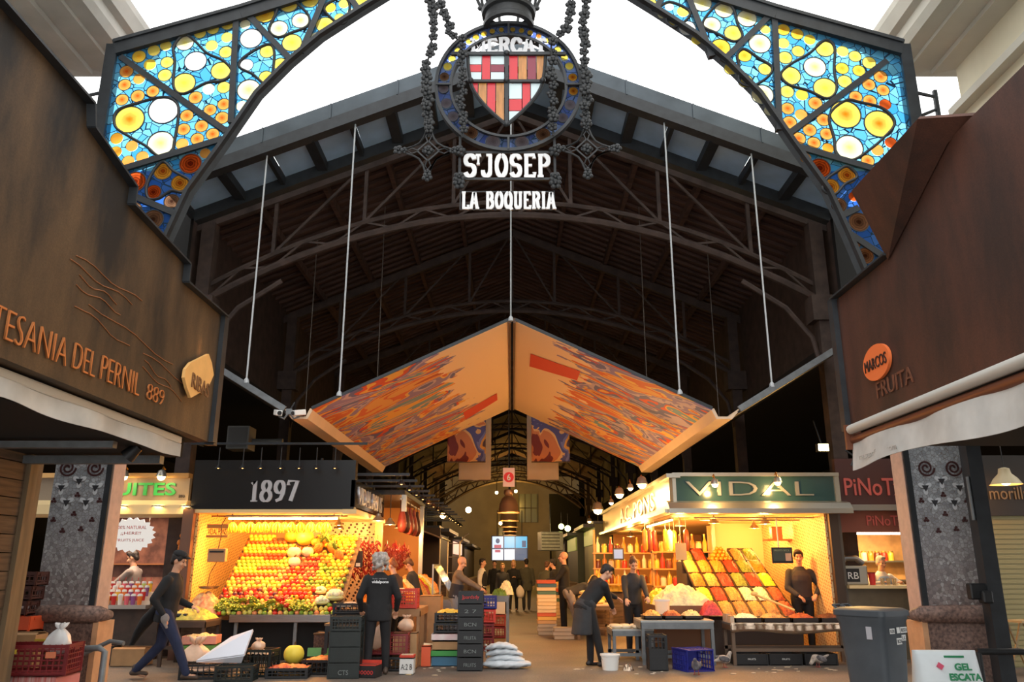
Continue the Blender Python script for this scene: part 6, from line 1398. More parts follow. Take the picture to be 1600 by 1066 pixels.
# lamps of the stall
def spotlamp(label, loc, pw, s=1.0, col=(255, 196, 116), g=None):
    t = thing('spot_lamp', label, 'lamp', loc, 0, g); m = MB(); m.tube([(0, .12, .14), (0, .05, .17), (0, 0, .08)], .012*s, 6); m.build('lamp_arm', mat('brass_arm', (190, 130, 50), .35, metal=.8), t, 60); m = MB(); m.lathe([(.02*s, .1*s), (.05*s, .08*s), (.075*s, .0), (.065*s, .0), (.03*s, .06*s)], n=16); m.build('lamp_shade', ALU, t, 60); m = MB(); m.ell((0, 0, .0), .055*s, 12, 8); m.build('bulb', BULB, t, 180); light('POINT', (0, -.02, -.11*s), pw, col, .05, t); return t
for k, (px, py, y, pw, s) in enumerate(((1117, 757, 13.72, 26, 1.0), (1215, 754, 13.72, 26, 1.0), (1003, 757, 15.2, 60, 1.5), (985, 763, 16.2, 22, .9), (968, 773, 17.4, 50, 1.5), (955, 786, 18.8, 22, .9), (934, 797, 20.2, 70, 2.0), (921, 815, 22.5, 20, .9))):
    spotlamp(('bright spot lamp over the letter I of the teal fascia', 'bright spot lamp over the letter A of the teal fascia', 'bright lamp on the aisle side nearest the teal corner', 'small lamp between the two nearest big lamps of the aisle side', 'second big bright lamp along the aisle side of the stall', 'small lamp before the largest glowing lamp of the aisle side', 'largest glowing lamp, third big one along the aisle side', 'farthest small lamp along the aisle side of the bright stall')[k], P(px, py, y), pw, s)
for k, (x, y, pw) in enumerate(((3.6, 14.6, 55), (4.6, 14.9, 70), (3.2, 15.6, 95), (4.9, 16.6, 60), (2.95, 18.2, 90), (3.1, 21.5, 80))):
    bell_lamp(('warm lamp under the ceiling over the lowest display step', 'warm lamp under the ceiling over the price board', 'warm lamp under the ceiling over the mushrooms', 'warm lamp under the ceiling over the brown box shelf', 'warm lamp under the ceiling before the far bottle rack', 'warm lamp under the ceiling beyond the far bottle rack')[k], (x, y, 2.22), .7, ALU, drop=.04, power=pw, col=(255, 180, 92))
tl = thing('tube_lamp', 'bright tube lamp along the aisle edge of the bright stall ceiling', 'lamp', (2.95, 16.5, 2.3), 0); MB().cyl((0, -1.4, 0), (0, 1.4, 0), .018, n=10).build('tube', TUBE, tl, 60); MB().box((0, 0, .03), (.05, 2.9, .03)).build('lamp_housing', ALU, tl); light('AREA', (0, 0, -.03), 60, (255, 186, 100), .06, tl, (0, 0, 0), 2.8)
# floodlight on the dark canopy
fl_ = thing('floodlight', 'lone bright floodlight on the dark canopy right of the printed cloth', 'lamp', P(1285, 700, 14.6), 0); MB().box((0, 0, 0), (.22, .1, .16)).build('lamp_case', BLACKPL, fl_, bev=.01); MB().box((0, -.055, 0), (.18, .01, .12)).build('lamp_glass', glow('flood_glass', (255, 226, 150), 30), fl_); MB().bar((0, .04, .08), (0, .3, .55), .02).build('lamp_bracket', BLACKSTEEL, fl_)
light('SPOT', (0, -.1, 0), 420, (255, 196, 110), .08, fl_, look((5.7, 14.5, 3.6), (-2.2, 6.5, 3.2)), spot=110)
# ================================================================ bar beside it
pb = thing('tapas_bar', 'small lit bar with dark red boards lettered in pink handwriting', 'bar', (7.0, 14.2, 0), 0, world=True)
MAR = mat('maroon_board', (72, 36, 32), .6); PINK = mat('faded_pink_letters', (196, 90, 80), .6); BARW = mat('grey_brown_panel', (104, 92, 72), .6, noise=.1)
MB().bb((5.66, 14.1, 2.5), (8.4, 14.2, 3.3)).build('upper_board', MAR, pb)
MB().bb((5.66, 13.98, 2.4), (8.4, 14.2, 2.5)).build('ledge', mat('grey_ledge', (130, 124, 114), .5), pb)
MB().bb((5.66, 14.1, 2.04), (8.4, 14.16, 2.4)).build('lower_board', mat('red_brown_board', (126, 66, 48), .6), pb)
fit('lettering', 'PiNoTxo', (5.78, 14.09, 2.66), (1, 0, 0), (0, 0, 1), 1.2, .3, .02, PINK, pb, off=.004)
fit('lettering', 'PiNoTxo', (6.1, 14.09, 2.15), (1, 0, 0), (0, 0, 1), .75, .17, .02, PINK, pb)
MB().bb((5.58, 14.1, 0), (5.66, 14.3, 2.4)).build('bar_post', mat('grey_post', (92, 84, 74), .5), pb)
m = MB(); m.bb((5.66, 14.1, 0), (8.4, 14.2, 1.12)); m.build('front_panel', BARW, pb)
m = MB(); m.bb((5.64, 13.98, 1.12), (8.4, 14.5, 1.17)); m.build('counter_top', mat('pale_counter', (236, 206, 150), .5), pb)
m = MB(); m.bb((5.6, 16.2, 0), (8.4, 16.3, 2.5)); m.build('back_wall', mat('warm_back_wall', (216, 170, 110), .6, noise=.2, nscale=5), pb)
m = MB(); m.bb((5.66, 14.2, 2.42), (8.4, 16.3, 2.5)); m.bb((5.58, 14.3, 0), (5.62, 16.2, 2.5)); m.build('bar_ceiling', LITW, pb)
m = MB(); m.bb((6.1, 15.95, 1.55), (8.4, 16.2, 1.58)); m.bb((6.1, 15.95, 1.2), (8.4, 16.2, 1.23)); m.build('back_shelf', ALU, pb)
for k in range(9): jar((6.3+.13*k, 16.05, 1.58), 1.1, (k*2) % 5, '%s jar on the back shelf of the lit bar' % CL[(k*2) % 5], '%s jars on the bar shelf' % CL[(k*2) % 5], False)
spotlamp('glowing lamp inside the lit bar above the coffee machine', (6.05, 15.0, 2.15), 40, 1.6); tl = thing('tube_lamp', 'white strip lamp with dark marks over the barman', 'lamp', (6.75, 15.5, 2.1)); MB().box((0, 0, 0), (1.3, .06, .1)).build('tube', WTUBE, tl); MB().box((0, 0, .06), (1.34, .1, .02)).build('lamp_housing', ALU, tl); light('AREA', (0, -.05, -.08), 30, (255, 214, 150), 1.2, tl, (0, 0, 0), .08)
cmch = thing('coffee_machine', 'steel coffee machine with a round hood at the end of the lit bar counter', 'coffee machine', (5.88, 14.45, 1.17)); m = MB(); m.box((0, 0, .16), (.42, .4, .32)); m.build('machine_body', ALU, cmch, bev=.02); m = MB(); m.tube([(-.2, -.1, .36), (-.12, -.12, .44), (.06, -.12, .44), (.18, -.1, .36)], .05, 10); m.build('machine_hood', STEEL, cmch, 60); m = MB(); m.box((-.06, -.205, .16), (.24, .01, .22)); m.build('name_plate', BLACKPL, cmch); fit('lettering', 'RB', (-.14, -.215, .1), (1, 0, 0), (0, 0, 1), .18, .11, .005, WHITEPL, cmch)
t = thing('paper_cup', 'red tumbler on the bar counter beside the coffee machine', 'cup', (6.15, 14.25, 1.17)); m = MB(); m.lathe([(0, 0), (.045, 0), (.06, .2), (.055, .2), (.04, .01)], n=16); m.build('cup_body', mat('red_tumbler', (206, 50, 44), .4), t, 60); m = MB(); m.lathe([(.054, .19), (.064, .19), (.064, .21), (.054, .21)], n=16); m.build('cup_rim', mat('dark_red_rim', (140, 30, 30), .4), t, 60)
GLM = mat('drinking_glass', (236, 220, 180), .1, trans=.7)
for k in range(3): t = thing('drinking_glass', ('small glass on the bar counter before the barman, nearest the red tumbler', 'small glass on the bar counter, middle of three', 'small glass on the bar counter nearest the mosaic column')[k], 'glass', (6.3+.1*k, 14.2, 1.17)); m = MB(); m.lathe([(0, 0), (.028, 0), (.035, .11), (.03, .11), (.025, .01), (0, .01)], n=14); m.build('glass_body', GLM, t, 60)
# ---- shuttered stall at the far right with its pendant lamp and folded stools
st = thing('shuttered_stall', 'closed stall with olive roller shutter and dark lettered board at the far right', 'market stall', (9.0, 13.0, 0), 0, world=True)
sh_ = MB()
for k in range(30): sh_.bar((7.3, 13.02, .05+k*.075), (11, 13.02, .05+k*.075), .02, .055)
sh_.bb((7.3, 13.03, 0), (11, 13.1, 2.3)); sh_.build('roller_shutter', mat('olive_shutter', (150, 140, 96), .5, metal=.2), st)
MB().bb((7.1, 12.9, 2.25), (11, 13.1, 3.2)).build('name_board', mat('near_black_board', (38, 32, 28), .6), st); fit('lettering', 'morilla vilà', (7.58, 12.89, 2.5), (1, 0, 0), (0, 0, 1), 1.0, .2, .01, mat('dull_bronze_letters', (130, 104, 70), .5), st)
MB().bb((7.1, 12.95, 0), (7.3, 13.1, 2.3)).build('stall_post', BLACKSTEEL, st)
bell_lamp('wide cream pendant lamp at the far right under the awning', P(1572, 756, 12.2), 1.5, mat('cream_enamel', (190, 176, 140), .5), drop=.5, power=14, bulb=glow('soft_bulb', (255, 230, 180), 8), name='pendant_lamp')
def stool(loc, label, rz):
    t = thing('folding_stool', label, 'stool', loc, rz); m = MB(); m.box((0, 0, .72), (.34, .3, .03)); m.build('seat', mat('pale_wood_slats', (190, 160, 110), .6), t)
    for s in (-1, 1):
        for e in (-1, 1): MB().bar((s*.13, e*.14, .71), (-s*.16, e*.16, 0), .025).build('leg', mat('worn_steel_leg', (150, 130, 96), .5, metal=.4), t)
    MB().bar((-.1, -.15, .3), (.1, -.15, .3), .02).build('stretcher', ALU, t)
stool((7.35, 12.2, 0), 'tall folding stool before the shutter nearest the black post', .3); stool((7.95, 12.1, 0), 'tall folding stool before the shutter at the frame edge', -.2)
# ================================================================ juice stall at the left
js = thing('juice_stall', 'brightly lit juice stall with green capital letters on a beige board', 'market stall', (-6.6, 14.2, 0), 0, world=True)
BEIGE = mat('beige_sign_board', (150, 132, 108), .5); GREENL = mat('green_letters', (60, 176, 86), .45); BRASS = mat('brass_trim', (206, 160, 100), .35, metal=.6)
MB().bb((-8.6, 14.1, 2.58), (-5.62, 14.2, 2.96)).build('sign_board', BEIGE, js)
m = MB(); m.bb((-8.6, 14.02, 2.96), (-5.62, 14.2, 3.04)); m.build('upper_trim', BRASS, js)
m = MB(); m.prism([(0, 2.58), (-.1, 2.5), (-.1, 2.34), (0, 2.3), (.3, 2.3), (.3, 2.58)], (-7.1, 14.1, 0), (0, 1, 0), (0, 0, 1), 2.95); m.build('lower_cornice', LITW, js)
fit('lettering', 'FRUITES', (-7.34, 14.085, 2.66), (1, 0, 0), (0, 0, 1), 1.5, .22, .03, GREENL, js, off=.006)
fit('lettering', '893', (-5.78, 14.09, 2.62), (1, 0, 0), (0, 0, 1), .1, .05, .005, mat('dark_ink', (40, 30, 28), .5), js)
MB().bb((-8.6, 14.1, 0), (-5.9, 14.2, .8)).build('front_panel', mat('dark_counter_front', (70, 54, 44), .6, noise=.3, nscale=5), js)
MB().bb((-8.6, 13.9, .8), (-6.05, 14.7, .86)).build('counter_top', mat('counter_steel', (170, 160, 150), .4, metal=.5), js)
MB().bb((-8.6, 16.4, 0), (-5.62, 16.5, 2.6)).build('back_wall', mat('rosy_back_wall', (176, 120, 96), .6, c2=(96, 60, 50), nscale=4), js)
MB().bb((-8.6, 14.2, 2.5), (-5.62, 16.4, 2.58)).build('stall_ceiling', LITW, js)
MB().bb((-5.72, 14.3, 0), (-5.64, 16.4, 2.5)).build('side_wall', mat('grey_brown_side', (120, 92, 78), .5, metal=.3), js)
m = MB(); m.bb((-8.4, 16.1, 1.5), (-6.2, 16.4, 1.53)); m.bb((-6.5, 16.0, 1.1), (-5.75, 16.4, 1.13)); m.build('back_shelf', mat('shelf_wood', (150, 96, 56)), js)
t = thing('starburst_sign', 'white starburst sign with red words hanging over the juice counter', 'sign', P(205, 836, 14.8)); b = MB(); q = []
for i in range(40): a = 2*pi*i/40; k = 1 if i % 2 else .86; q.append((.44*k*cos(a), .31*k*sin(a)))
b.prism(q, (0, 0, 0), (1, 0, 0), (0, 0, 1), .03); b.build('sign_panel', glow('backlit_white', (255, 246, 236), .75), t); SR = mat('red_sign_ink', (196, 60, 60), .5)
fit('lettering', '100% NATURAL', (-.27, -.02, .1), (1, 0, 0), (0, 0, 1), .54, .06, .004, SR, t); fit('lettering', '¡¡HERE!!', (-.18, -.02, -.01), (1, 0, 0), (0, 0, 1), .36, .065, .004, SR, t); fit('lettering', 'FRUITS JUICE', (-.25, -.02, -.13), (1, 0, 0), (0, 0, 1), .5, .06, .004, SR, t)
m = MB(); m.cyl((-.3, 0, .2), (-.3, 0, .75), .006, n=5); m.cyl((.3, 0, .2), (.3, 0, .75), .006, n=5); m.build('hanging_wire', ALU, t)
t = thing('tube_lamp', 'neutral tube lamp under the ceiling of the juice stall', 'lamp', (-6.9, 14.9, 2.45)); MB().cyl((-.9, 0, 0), (.9, 0, 0), .02, n=10).build('tube', WTUBE, t, 60); MB().box((0, 0, .03), (1.9, .06, .03)).build('lamp_housing', ALU, t); light('AREA', (0, 0, -.03), 70, (255, 214, 180), 1.8, t, (0, 0, 0), .06)
for k, px in enumerate((193, 252)): spotlamp(('bell spot over the green letters nearest the column', 'bell spot over the last green letters')[k], P(px, 745, 13.85), 1.2, 1.2, (255, 226, 180))
for k, px in enumerate((190, 246, 290)): t = thing('downlight', ('round downlight under the cornice nearest the column', 'round downlight under the middle of the juice cornice', 'round downlight at the pillar end of the juice cornice')[k], 'lamp', P(px, 792, 13.95)); m = MB(); m.lathe([(0, 0), (.07, 0), (.08, .02), (0, .02)], n=16); m.build('lamp_lens', BULB, t, 60); m = MB(); m.lathe([(.08, -.005), (.095, -.005), (.095, .02), (.08, .02)], n=16); m.build('lamp_ring', ALU, t, 60)
CUPC = [('yellow', (250, 200, 60)), ('orange', (240, 130, 50)), ('pink', (236, 110, 120)), ('red', (206, 50, 50)), ('pale green', (190, 210, 110)), ('violet', (150, 90, 150)), ('white', (245, 235, 220))]
cups = {}
for n_, c_ in CUPC:
    b = MB(); b.lathe([(0, 0), (.032, 0), (.042, .14), (0, .14)], n=12); b.cur = 1; b.lathe([(.044, .14), (.044, .15), (.03, .175), (0, .18)], n=12); b.cur = 2; b.tube([(0, 0, .17), (.01, 0, .24)], .005, 5); cups[n_] = b.mesh('juice_cup', [mat('juice_'+n_.replace(' ', '_'), c_, .3, emit=None), WHITEPL, mat('straw_red', (206, 60, 60), .4)], 50)
for j in range(4):
    for i in range(13):
        n_ = CUPC[(i*3+j*2+(i*j) % 3) % 7][0]; o = bpy.data.objects.new('juice_cup', cups[n_]); COL.objects.link(o); o.location = (-7.5+.108*i, 14.0+.11*j, .86+.065*j); tag(o, 'lidded %s juice cup in the rows on the juice counter' % n_, 'cup', '%s juice cups' % n_)
m = MB(); m.bb((-7.6, 14.06, .86), (-6.05, 14.5, .9))
for j in range(1, 4): m.bb((-7.6, 13.955+.11*j, .86), (-6.05, 14.45, .858+.065*j))
m.build('cup_step', mat('white_step', (236, 220, 200), .5), js)
ob = thing('orange_net', 'bulging net of oranges hanging before the pillar of the juice stall', 'net', P(289, 850, 14.6)); b = MB(); rr = random.Random(2)
for k in range(22): a = rr.uniform(0, 6.28); z = rr.uniform(-.14, .14); b.ell((.1*cos(a)*(1-abs(z)*2.5), .1*sin(a)*(1-abs(z)*2.5), z), .045, 8, 6)
b.build('net_bag', FM['orange'], ob, 180); MB().cyl((0, 0, .15), (0, 0, .75), .006, n=5).build('hook_cord', STEM, ob)
crate('dark crate of fruit on the floor under the juice counter', (-6.5, 13.5, 0), (.55, .4, .28), BLACKPL, full=(FM['orange'], .75)); carton('brown carton lying before the juice counter', (-5.9, 13.3, 0), (.5, .35, .25), CARD)
# side table at the left of the fruit stall with leafy produce
stb = table('dark low side table of leafy produce left of the fruit slope', -5.42, -4.72, 13.05, 13.75, .68, WOODD, mat('dark_leg', (70, 54, 44), .6), shelf=.25)
t = heap('pile of yellow-green leaves on the side table left of the fruit slope', (-5.05, 13.35, .68), (.62, .62, .16), mat('leaf_heap', (214, 190, 80), .6, noise=.3, nscale=12, bump=.6), 4, bump=.035, name='leaf_pile')
heap('heap of red and cream onions behind the leaf pile', (-5.1, 13.98, .72), (.55, .5, .34), mat('onion_heap', (214, 120, 80), .45, c2=(236, 200, 140), nscale=16, bump=.8), 6, bump=.03, name='onion_pile')
MB().bb((-5.4, 13.78, 0), (-4.8, 14.3, .72)).build('onion_bin', WOODD, fs)
t = thing('knit_tube', 'black rolled tool lying on the leaf pile', 'tool', (-5.2, 13.12, .74)); MB().cyl((-.16, 0, 0), (.16, -.02, 0), .035, n=10).build('tool_body', BLACKPL, t, 60)
# ---------------------------------------------------------------- cartons and crates in front
g_ = [('top pink-printed carton of the fruit box stack beside the walking man', mat('pink_carton', (214, 150, 130), .7), .13), ('green slatted fruit box in the middle of the stack beside the walking man', GREENPL, .16), ('pale brown carton at the bottom of the stack beside the walking man', CARD, .19)]
z = 0
for lb, m_, h in g_[::-1]: carton(lb, (-4.72, 12.95, z), (.5, .36, h-.012), m_, rz=.12, flaps=False, stripe=None, full=HM['pale almond-like'] if z > .3 else None); z += h
bag('large pale plastic bag slumped behind the walking man', (-4.55, 12.3, 0), (.26, .22, .42), BAGP, 2); bag('small pale plastic bag beside the large slumped one', (-4.18, 12.55, 0), (.2, .17, .3), BAGP, 7)
crate('black crate under the folded white sheet', (-4.25, 11.85, 0), (.56, .36, .2), BLACKPL, rz=.1, full=(BAGP, .5)); 
t = thing('folded_sheet', 'folded white foam sheet tilted on the black crates', 'packaging', (-3.98, 11.95, .2), .15); b = MB(); b.add([(-.38, -.12, .02), (.26, -.2, .1), (.3, .16, .4), (-.0, .2, .3)], [(0, 1, 2, 3)]); b.build('sheet_panel', mat('white_foam', (226, 230, 240), .5), t, solid=.035); b = MB(); b.add([(-.38, -.12, .02), (.26, -.2, .1), (.22, -.12, -.0), (-.3, -.06, 0)], [(0, 1, 2, 3)]); b.build('sheet_fold', mat('white_foam', (226, 230, 240)), t, solid=.02)
crate('dark green crate of wrapped goods right of the white sheet', (-3.55, 12.1, 0), (.42, .34, .36), GREENBK, rz=-.12, full=(CARDW, .75)); crate('dark green empty crate before the wrapped goods', (-3.72, 11.62, 0), (.5, .3, .2), GREENBK, rz=.05)
bag('small pale bag on the dark green crate of wrapped goods', (-3.6, 12.1, .33), (.11, .1, .14), BAGP, 5)
t = thing('melon', 'yellow melon on the floor behind the red vegetable trays', 'fruit', (-3.2, 12.55, .24)); ribbed(.15, 9, .95, .03).build('rind', MEL, t, 180); MB().cyl((0, 0, .13), (.01, 0, .17), .012, n=6).build('stem', STEM, t)
crate('black crate under the yellow melon', (-3.2, 12.55, 0), (.4, .32, .12), BLACKPL, nz=1)
crate('low black tray crate of red vegetables at the frame bottom', (-3.1, 11.95, 0), (.56, .38, .14), BLACKPL, rz=.08, nz=1, full=(mat('red_vegetable_heap', (206, 84, 58), .45, noise=.35, nscale=24, bump=.6), .75)); crate('low black tray crate of carrots beside the red vegetables', (-2.72, 12.35, 0), (.5, .36, .2), BLACKPL, rz=-.1, nz=1, full=(mat('carrot_heap', (226, 120, 60), .45, noise=.35, nscale=20, bump=.6), .8))
for k, (x, y, rz) in enumerate(((-2.92, 12.62, .1), (-2.66, 12.56, -.15))):
    t = thing('price_card', ('green card leaning upright behind the carrots, nearer the melon', 'green card leaning upright behind the carrots, nearer the crate tower')[k], 'card', (x, y, .2), rz); MB().box((0, 0, .06), (.2, .01, .12), (-.3, 0, 0)).build('card_face', GREENPL, t); MB().box((0, .03, -.09), (.015, .015, .22)).build('card_stick', STEM, t)
t = thing('wicker_panel', 'dark brown woven panel standing beside the crate tower', 'basket', (-2.78, 12.95, 0)); b = MB(); b.bb((-.2, -.16, 0), (.2, .16, .5)); b.build('basket_body', mat('dark_wicker', (84, 54, 40), .6, noise=.5, nscale=40, bump=.6), t); b = MB(); b.tube([(-.2, -.16, .5), (.2, -.16, .5), (.2, .16, .5), (-.2, .16, .5)], .018, 6, closed=True); b.build('basket_rim', STEM, t)
z = 0
for k, lb in enumerate(('bottom crate of the black crate tower beside the grey-haired woman', 'second crate from the floor in the black tower beside the grey-haired woman', 'third crate from the floor in the black tower beside the grey-haired woman', 'top crate of the black crate tower beside the grey-haired woman')):
    c_ = crate(lb, (-2.32, 11.95, z), (.42, .36, .2), GREENBK, rz=.04, nx=8, nz=2, solidlow=0 if k == 3 else .86); z += .203
    if k == 0: fit('lettering', 'CTS', (-.07, -.186, .05), (1, 0, 0), (0, 0, 1), .14, .06, .003, mat('dull_white_print', (120, 126, 124), .6), c_)
z = 0
tb = table('small dark stand carrying two shallow black crates', -2.78, -2.12, 12.55, 12.95, .66, WOODD, BLACKPL)
crate('lower shallow black crate on the dark stand before the fruit', (-2.45, 12.75, .66), (.5, .36, .13), BLACKPL, nz=1, nx=5, solidlow=.6); crate('upper shallow crate of pale packets on the dark stand before the fruit', (-2.43, 12.74, .79), (.48, .34, .16), BLACKPL, nz=2, nx=5, full=(CARDW, .6))
carton('red-topped black carton lettered in red at the feet of the grey-haired woman', (-2.02, 11.98, 0), (.34, .26, .15), CARDBLK, rz=-.2, text='oooooo', tm=mat('red_loop_print', (214, 60, 56), .6))
q = thing('box_lid', 'open red lid lying on the black carton', 'lid', (-2.02, 11.98, .155), -.2); MB().box((0, 0, .008), (.33, .25, .012)).build('lid_panel', CARDRED, q); MB().box((0, .12, .03), (.33, .012, .05)).build('lid_edge', CARDRED, q)
bag('pale limp plastic bag hanging at the crate tower', (-2.02, 12.55, .3), (.12, .08, .4), BAGP, 9, lean=.5)
crate('dark red crate behind the legs of the grey-haired woman', (-1.85, 12.75, .22), (.62, .4, .3), REDPL, nx=10, nz=4); crate('dark crate under the dark red one behind the grey-haired woman', (-1.85, 12.75, 0), (.6, .4, .2), BLACKPL, nx=8, nz=2)
tb = table('brown wooden counter table jutting into the aisle behind the grey-haired woman', -2.4, -1.42, 13.1, 14.3, .84, mat('brown_table', (150, 108, 70), .6, noise=.2, nscale=5), mat('brown_table', (150, 108, 70)))
crate('bright red crate of pale wrapped goods on the brown counter table', (-1.72, 13.3, .84), (.46, .34, .3), mat('bright_red_plastic', (206, 60, 44), .45), nx=11, nz=5, full=(mat('pale_wrap', (250, 220, 160), .5, bump=.4), .75))
bag('pale bag slumped before the bright red crate', (-1.62, 12.98, .52), (.14, .1, .2), BAGP, 12); carton('pale carton holding the slumped bag before the counter table', (-1.62, 12.98, 0), (.36, .22, .51), CARD, flaps=False, lid=True)
carton('white carton printed with black marks beside the right boot of the grey-haired woman', (-1.5, 12.3, 0), (.2, .2, .22), mat('white_carton', (216, 214, 210), .7), flaps=False, lid=True, text='A:2 B', tm=CARDBLK); t = thing('box_lid', 'orange-red tray on the white carton with black marks', 'lid', (-1.5, 12.3, .222)); MB().box((0, 0, .02), (.21, .21, .03)).build('lid_panel', CARDRED, t); MB().box((0, 0, .037), (.17, .17, .006)).build('lid_inset', CARDW, t)
t = thing('paper_sheet', 'pale paper sheet leaning on the counter table leg', 'paper', (-1.28, 13.25, 0)); MB().box((0, 0, .16), (.2, .01, .34), (-.35, .1, .3)).build('sheet_panel', mat('pale_paper', (246, 220, 170), .6), t)
# box stack right of it
zz = 0
for lb, m_, h, d in (('blue tray at the bottom of the produce box stack', mat('blue_tray', (58, 110, 140), .5), .14, (.44, .34)), ('green tray above the blue one in the produce box stack', mat('bright_green_tray', (60, 150, 66), .5), .09, (.5, .38)), ('brown carton in the middle of the produce box stack', CARD, .14, (.42, .34)), ('white and pink carton in the produce box stack', mat('pink_white_carton', (226, 190, 190), .6, c2=(236, 226, 220), nscale=5), .1, (.46, .36))):
    carton(lb, (-1.02, 13.35, zz), (d[0], d[1], h-.005), m_, flaps=False, lid=(h == .14 and zz > .1)); zz += h
crate('lower black crate of yellow fruit on the produce box stack', (-1.0, 13.45, zz), (.44, .34, .15), BLACKPL, nz=1, nx=6, full=(FM['lemon'], .7)); crate('upper black crate of yellow fruit on the produce box stack', (-.99, 13.45, zz+.155), (.44, .34, .15), BLACKPL, nz=1, nx=6, full=(mat('yellow_fruit_heap', (240, 196, 80), .4, noise=.2, nscale=16, bump=.6), .85))
carton('orange carton standing beside the produce box stack', (-1.32, 13.2, 0), (.14, .2, .3), ORANGEPL, flaps=False, lid=True)
# tall black crate tower
for k in range(6):
    c_ = crate(('bottom crate of the tall black tower in the aisle', 'second crate from the floor of the tall black tower in the aisle', 'third crate from the floor of the tall black tower in the aisle', 'fourth crate from the floor of the tall black tower in the aisle', 'fifth crate from the floor of the tall black tower in the aisle', 'top crate of the tall black tower, lettered in red')[k], (-.62, 12.75, .187*k), (.36, .34, .184), BLACKPL, nx=7, nz=2, solidlow=.84)
    fit('lettering', ('FRUITS', 'BCN', 'FRUITA', 'BCN', '2 7', 'Jpardsdy')[k], (-.09 if k < 5 else -.13, -.176, .06), (1, 0, 0), (0, 0, 1), .18 if k < 5 else .26, .05 if k < 5 else .07, .003, mat('dull_white_print', (120, 126, 124)) if k < 5 else mat('red_print', (206, 50, 48), .5), c_)
# white sacks on the floor
for k, (y, z, w_, r, x) in enumerate(((12.95, .0, .36, .1, -.08), (13.0, .1, .29, .085, -.1), (13.0, .19, .28, .08, -.12), (12.98, .275, .24, .075, -.16))):
    b = MB(); n = 20; vs = []; N_ = 16
    for i in range(n+1):
        u = i/n; q = r*(sin(pi*min(.97, max(.03, u))))**.38; cx = (u-.5)*2*w_; droop = -.05*abs(u-.5)**2*4*(k > 0)
        for j in range(N_): t_ = 2*pi*j/N_; vs.append((cx+.01*sin(7*t_+k), 1.9*q*cos(t_)*(1+.04*sin(u*20+k)), r*.62+.62*q*sin(t_)+droop+.008*sin(u*25+3*t_)))
    b.add(vs, [(i*N_+j, i*N_+(j+1) % N_, (i+1)*N_+(j+1) % N_, (i+1)*N_+j) for i in range(n) for j in range(N_)]+[tuple(range(N_))[::-1], tuple(n*N_+j for j in range(N_))])
    t = thing('sack', ('bottom white sack of the four piled on the aisle floor', 'second white sack from the floor in the pile', 'third white sack from the floor in the pile', 'top white sack of the pile on the aisle floor')[k], 'sack', (x, y, z), (.05, -.1, .08, -.05)[k]); b.build('sack_body', mat('white_sackcloth', (206, 212, 216), .7, noise=.08, nscale=12, bump=.2), t, 180)
    b = MB(); b.tube([(-w_*.97, -.05, r*.62), (-w_*1.04, 0, r*.66), (-w_*.97, .05, r*.62)], .014, 6); b.build('sack_seam', mat('sack_seam', (180, 184, 186), .7), t, 180)
# crates behind the tower, in the aisle
for k, (x, y, z, m_, lb) in enumerate(((-.55, 15.6, 0, REDPL, 'red crate at the foot of the stack behind the tall black tower'), (-.55, 15.6, .24, REDPL, 'red crate second in the stack behind the tall black tower'), (-.52, 15.6, .48, mat('bright_red_plastic', (206, 60, 44)), 'bright red crate third in the stack behind the tall black tower'), (-.5, 15.6, .72, BLUEPL, 'blue crate on top of the red crates behind the tall black tower'), (-.35, 18.2, 0, REDPL, 'red crate farther along the aisle, lower of two'), (-.35, 18.2, .24, mat('brick_red_plastic', (160, 60, 48), .5), 'red crate farther along the aisle, upper of two'))):
    crate(lb, (x, y, z), (.42, .36, .23), m_, nx=7, nz=2)
carton('white carton on the two red crates farther along the aisle', (-.33, 18.2, .48), (.36, .3, .3), mat('white_carton', (216, 214, 210)), flaps=False, lid=True)
tb = table('grey table the old man leans over behind the tall black tower', -.75, -.05, 16.3, 17.3, .92, GREYST, GREYST); heap('small green pile on the table of the old man', (-.25, 16.6, .92), (.3, .3, .12), LEAFM, 9, bump=.03, name='herb_pile')
heap('cream leafy pile on the table of the old man', (-.12, 17.05, .92), (.3, .3, .26), MUSH, 19, bump=.04, name='leek_pile')
# tray stacks right of the aisle
TC = [('cream', (236, 206, 160)), ('cream', (226, 190, 150)), ('orange-red', (206, 96, 60)), ('cream', (236, 206, 160)), ('tan', (206, 160, 110)), ('cream', (232, 200, 150)), ('blue-grey', (70, 100, 112)), ('cream', (226, 196, 150)), ('green-grey', (90, 120, 100)), ('yellow', (230, 180, 90)), ('cream', (236, 206, 160)), ('orange-red', (200, 90, 56))]
def traystack(x, y, n0, n, seed, where):
    for k in range(n):
        cn_, c_ = TC[(k*5+seed) % 12] if k > 2 else ('pale grey', (176, 160, 140)); t = thing('foam_box', '%s foam box in the %s' % (cn_, where), 'box', (x+.012*sin(k*3+seed), y, .078*k), .03*sin(k*5), '%s boxes of the %s' % (cn_, where)); b = MB(); m_ = mat('foam_%s_%d' % (cn_.replace('-', '_'), c_[0]), c_, .7); b.box((0, 0, .036), (.42, .34, .068)); b.build('box_body', m_, t, bev=.008); b = MB(); b.box((0, 0, .0725), (.43, .35, .008)); b.build('box_lid', m_, t)
traystack(.78, 19.0, 0, 15, 1, 'tall box stack on the right of the aisle'); traystack(1.0, 20.9, 0, 14, 4, 'box stack behind the standing man'); traystack(1.08, 17.9, 0, 3, 2, 'low box stack on the floor before the standing man')
t = table('pale counter piled with cream boxes beside the bending figure', 1.35, 2.1, 17.6, 18.6, .7, CARDW, WOODD, shelf=.2)
for k in range(3): packet((1.7, 18.1, .7+.09*k), 'long cream pack stacked on the pale counter', 'cream packs on the pale counter', mat('cream_pack', (246, 220, 150), .5), (.6-.05*k, .5, .09))
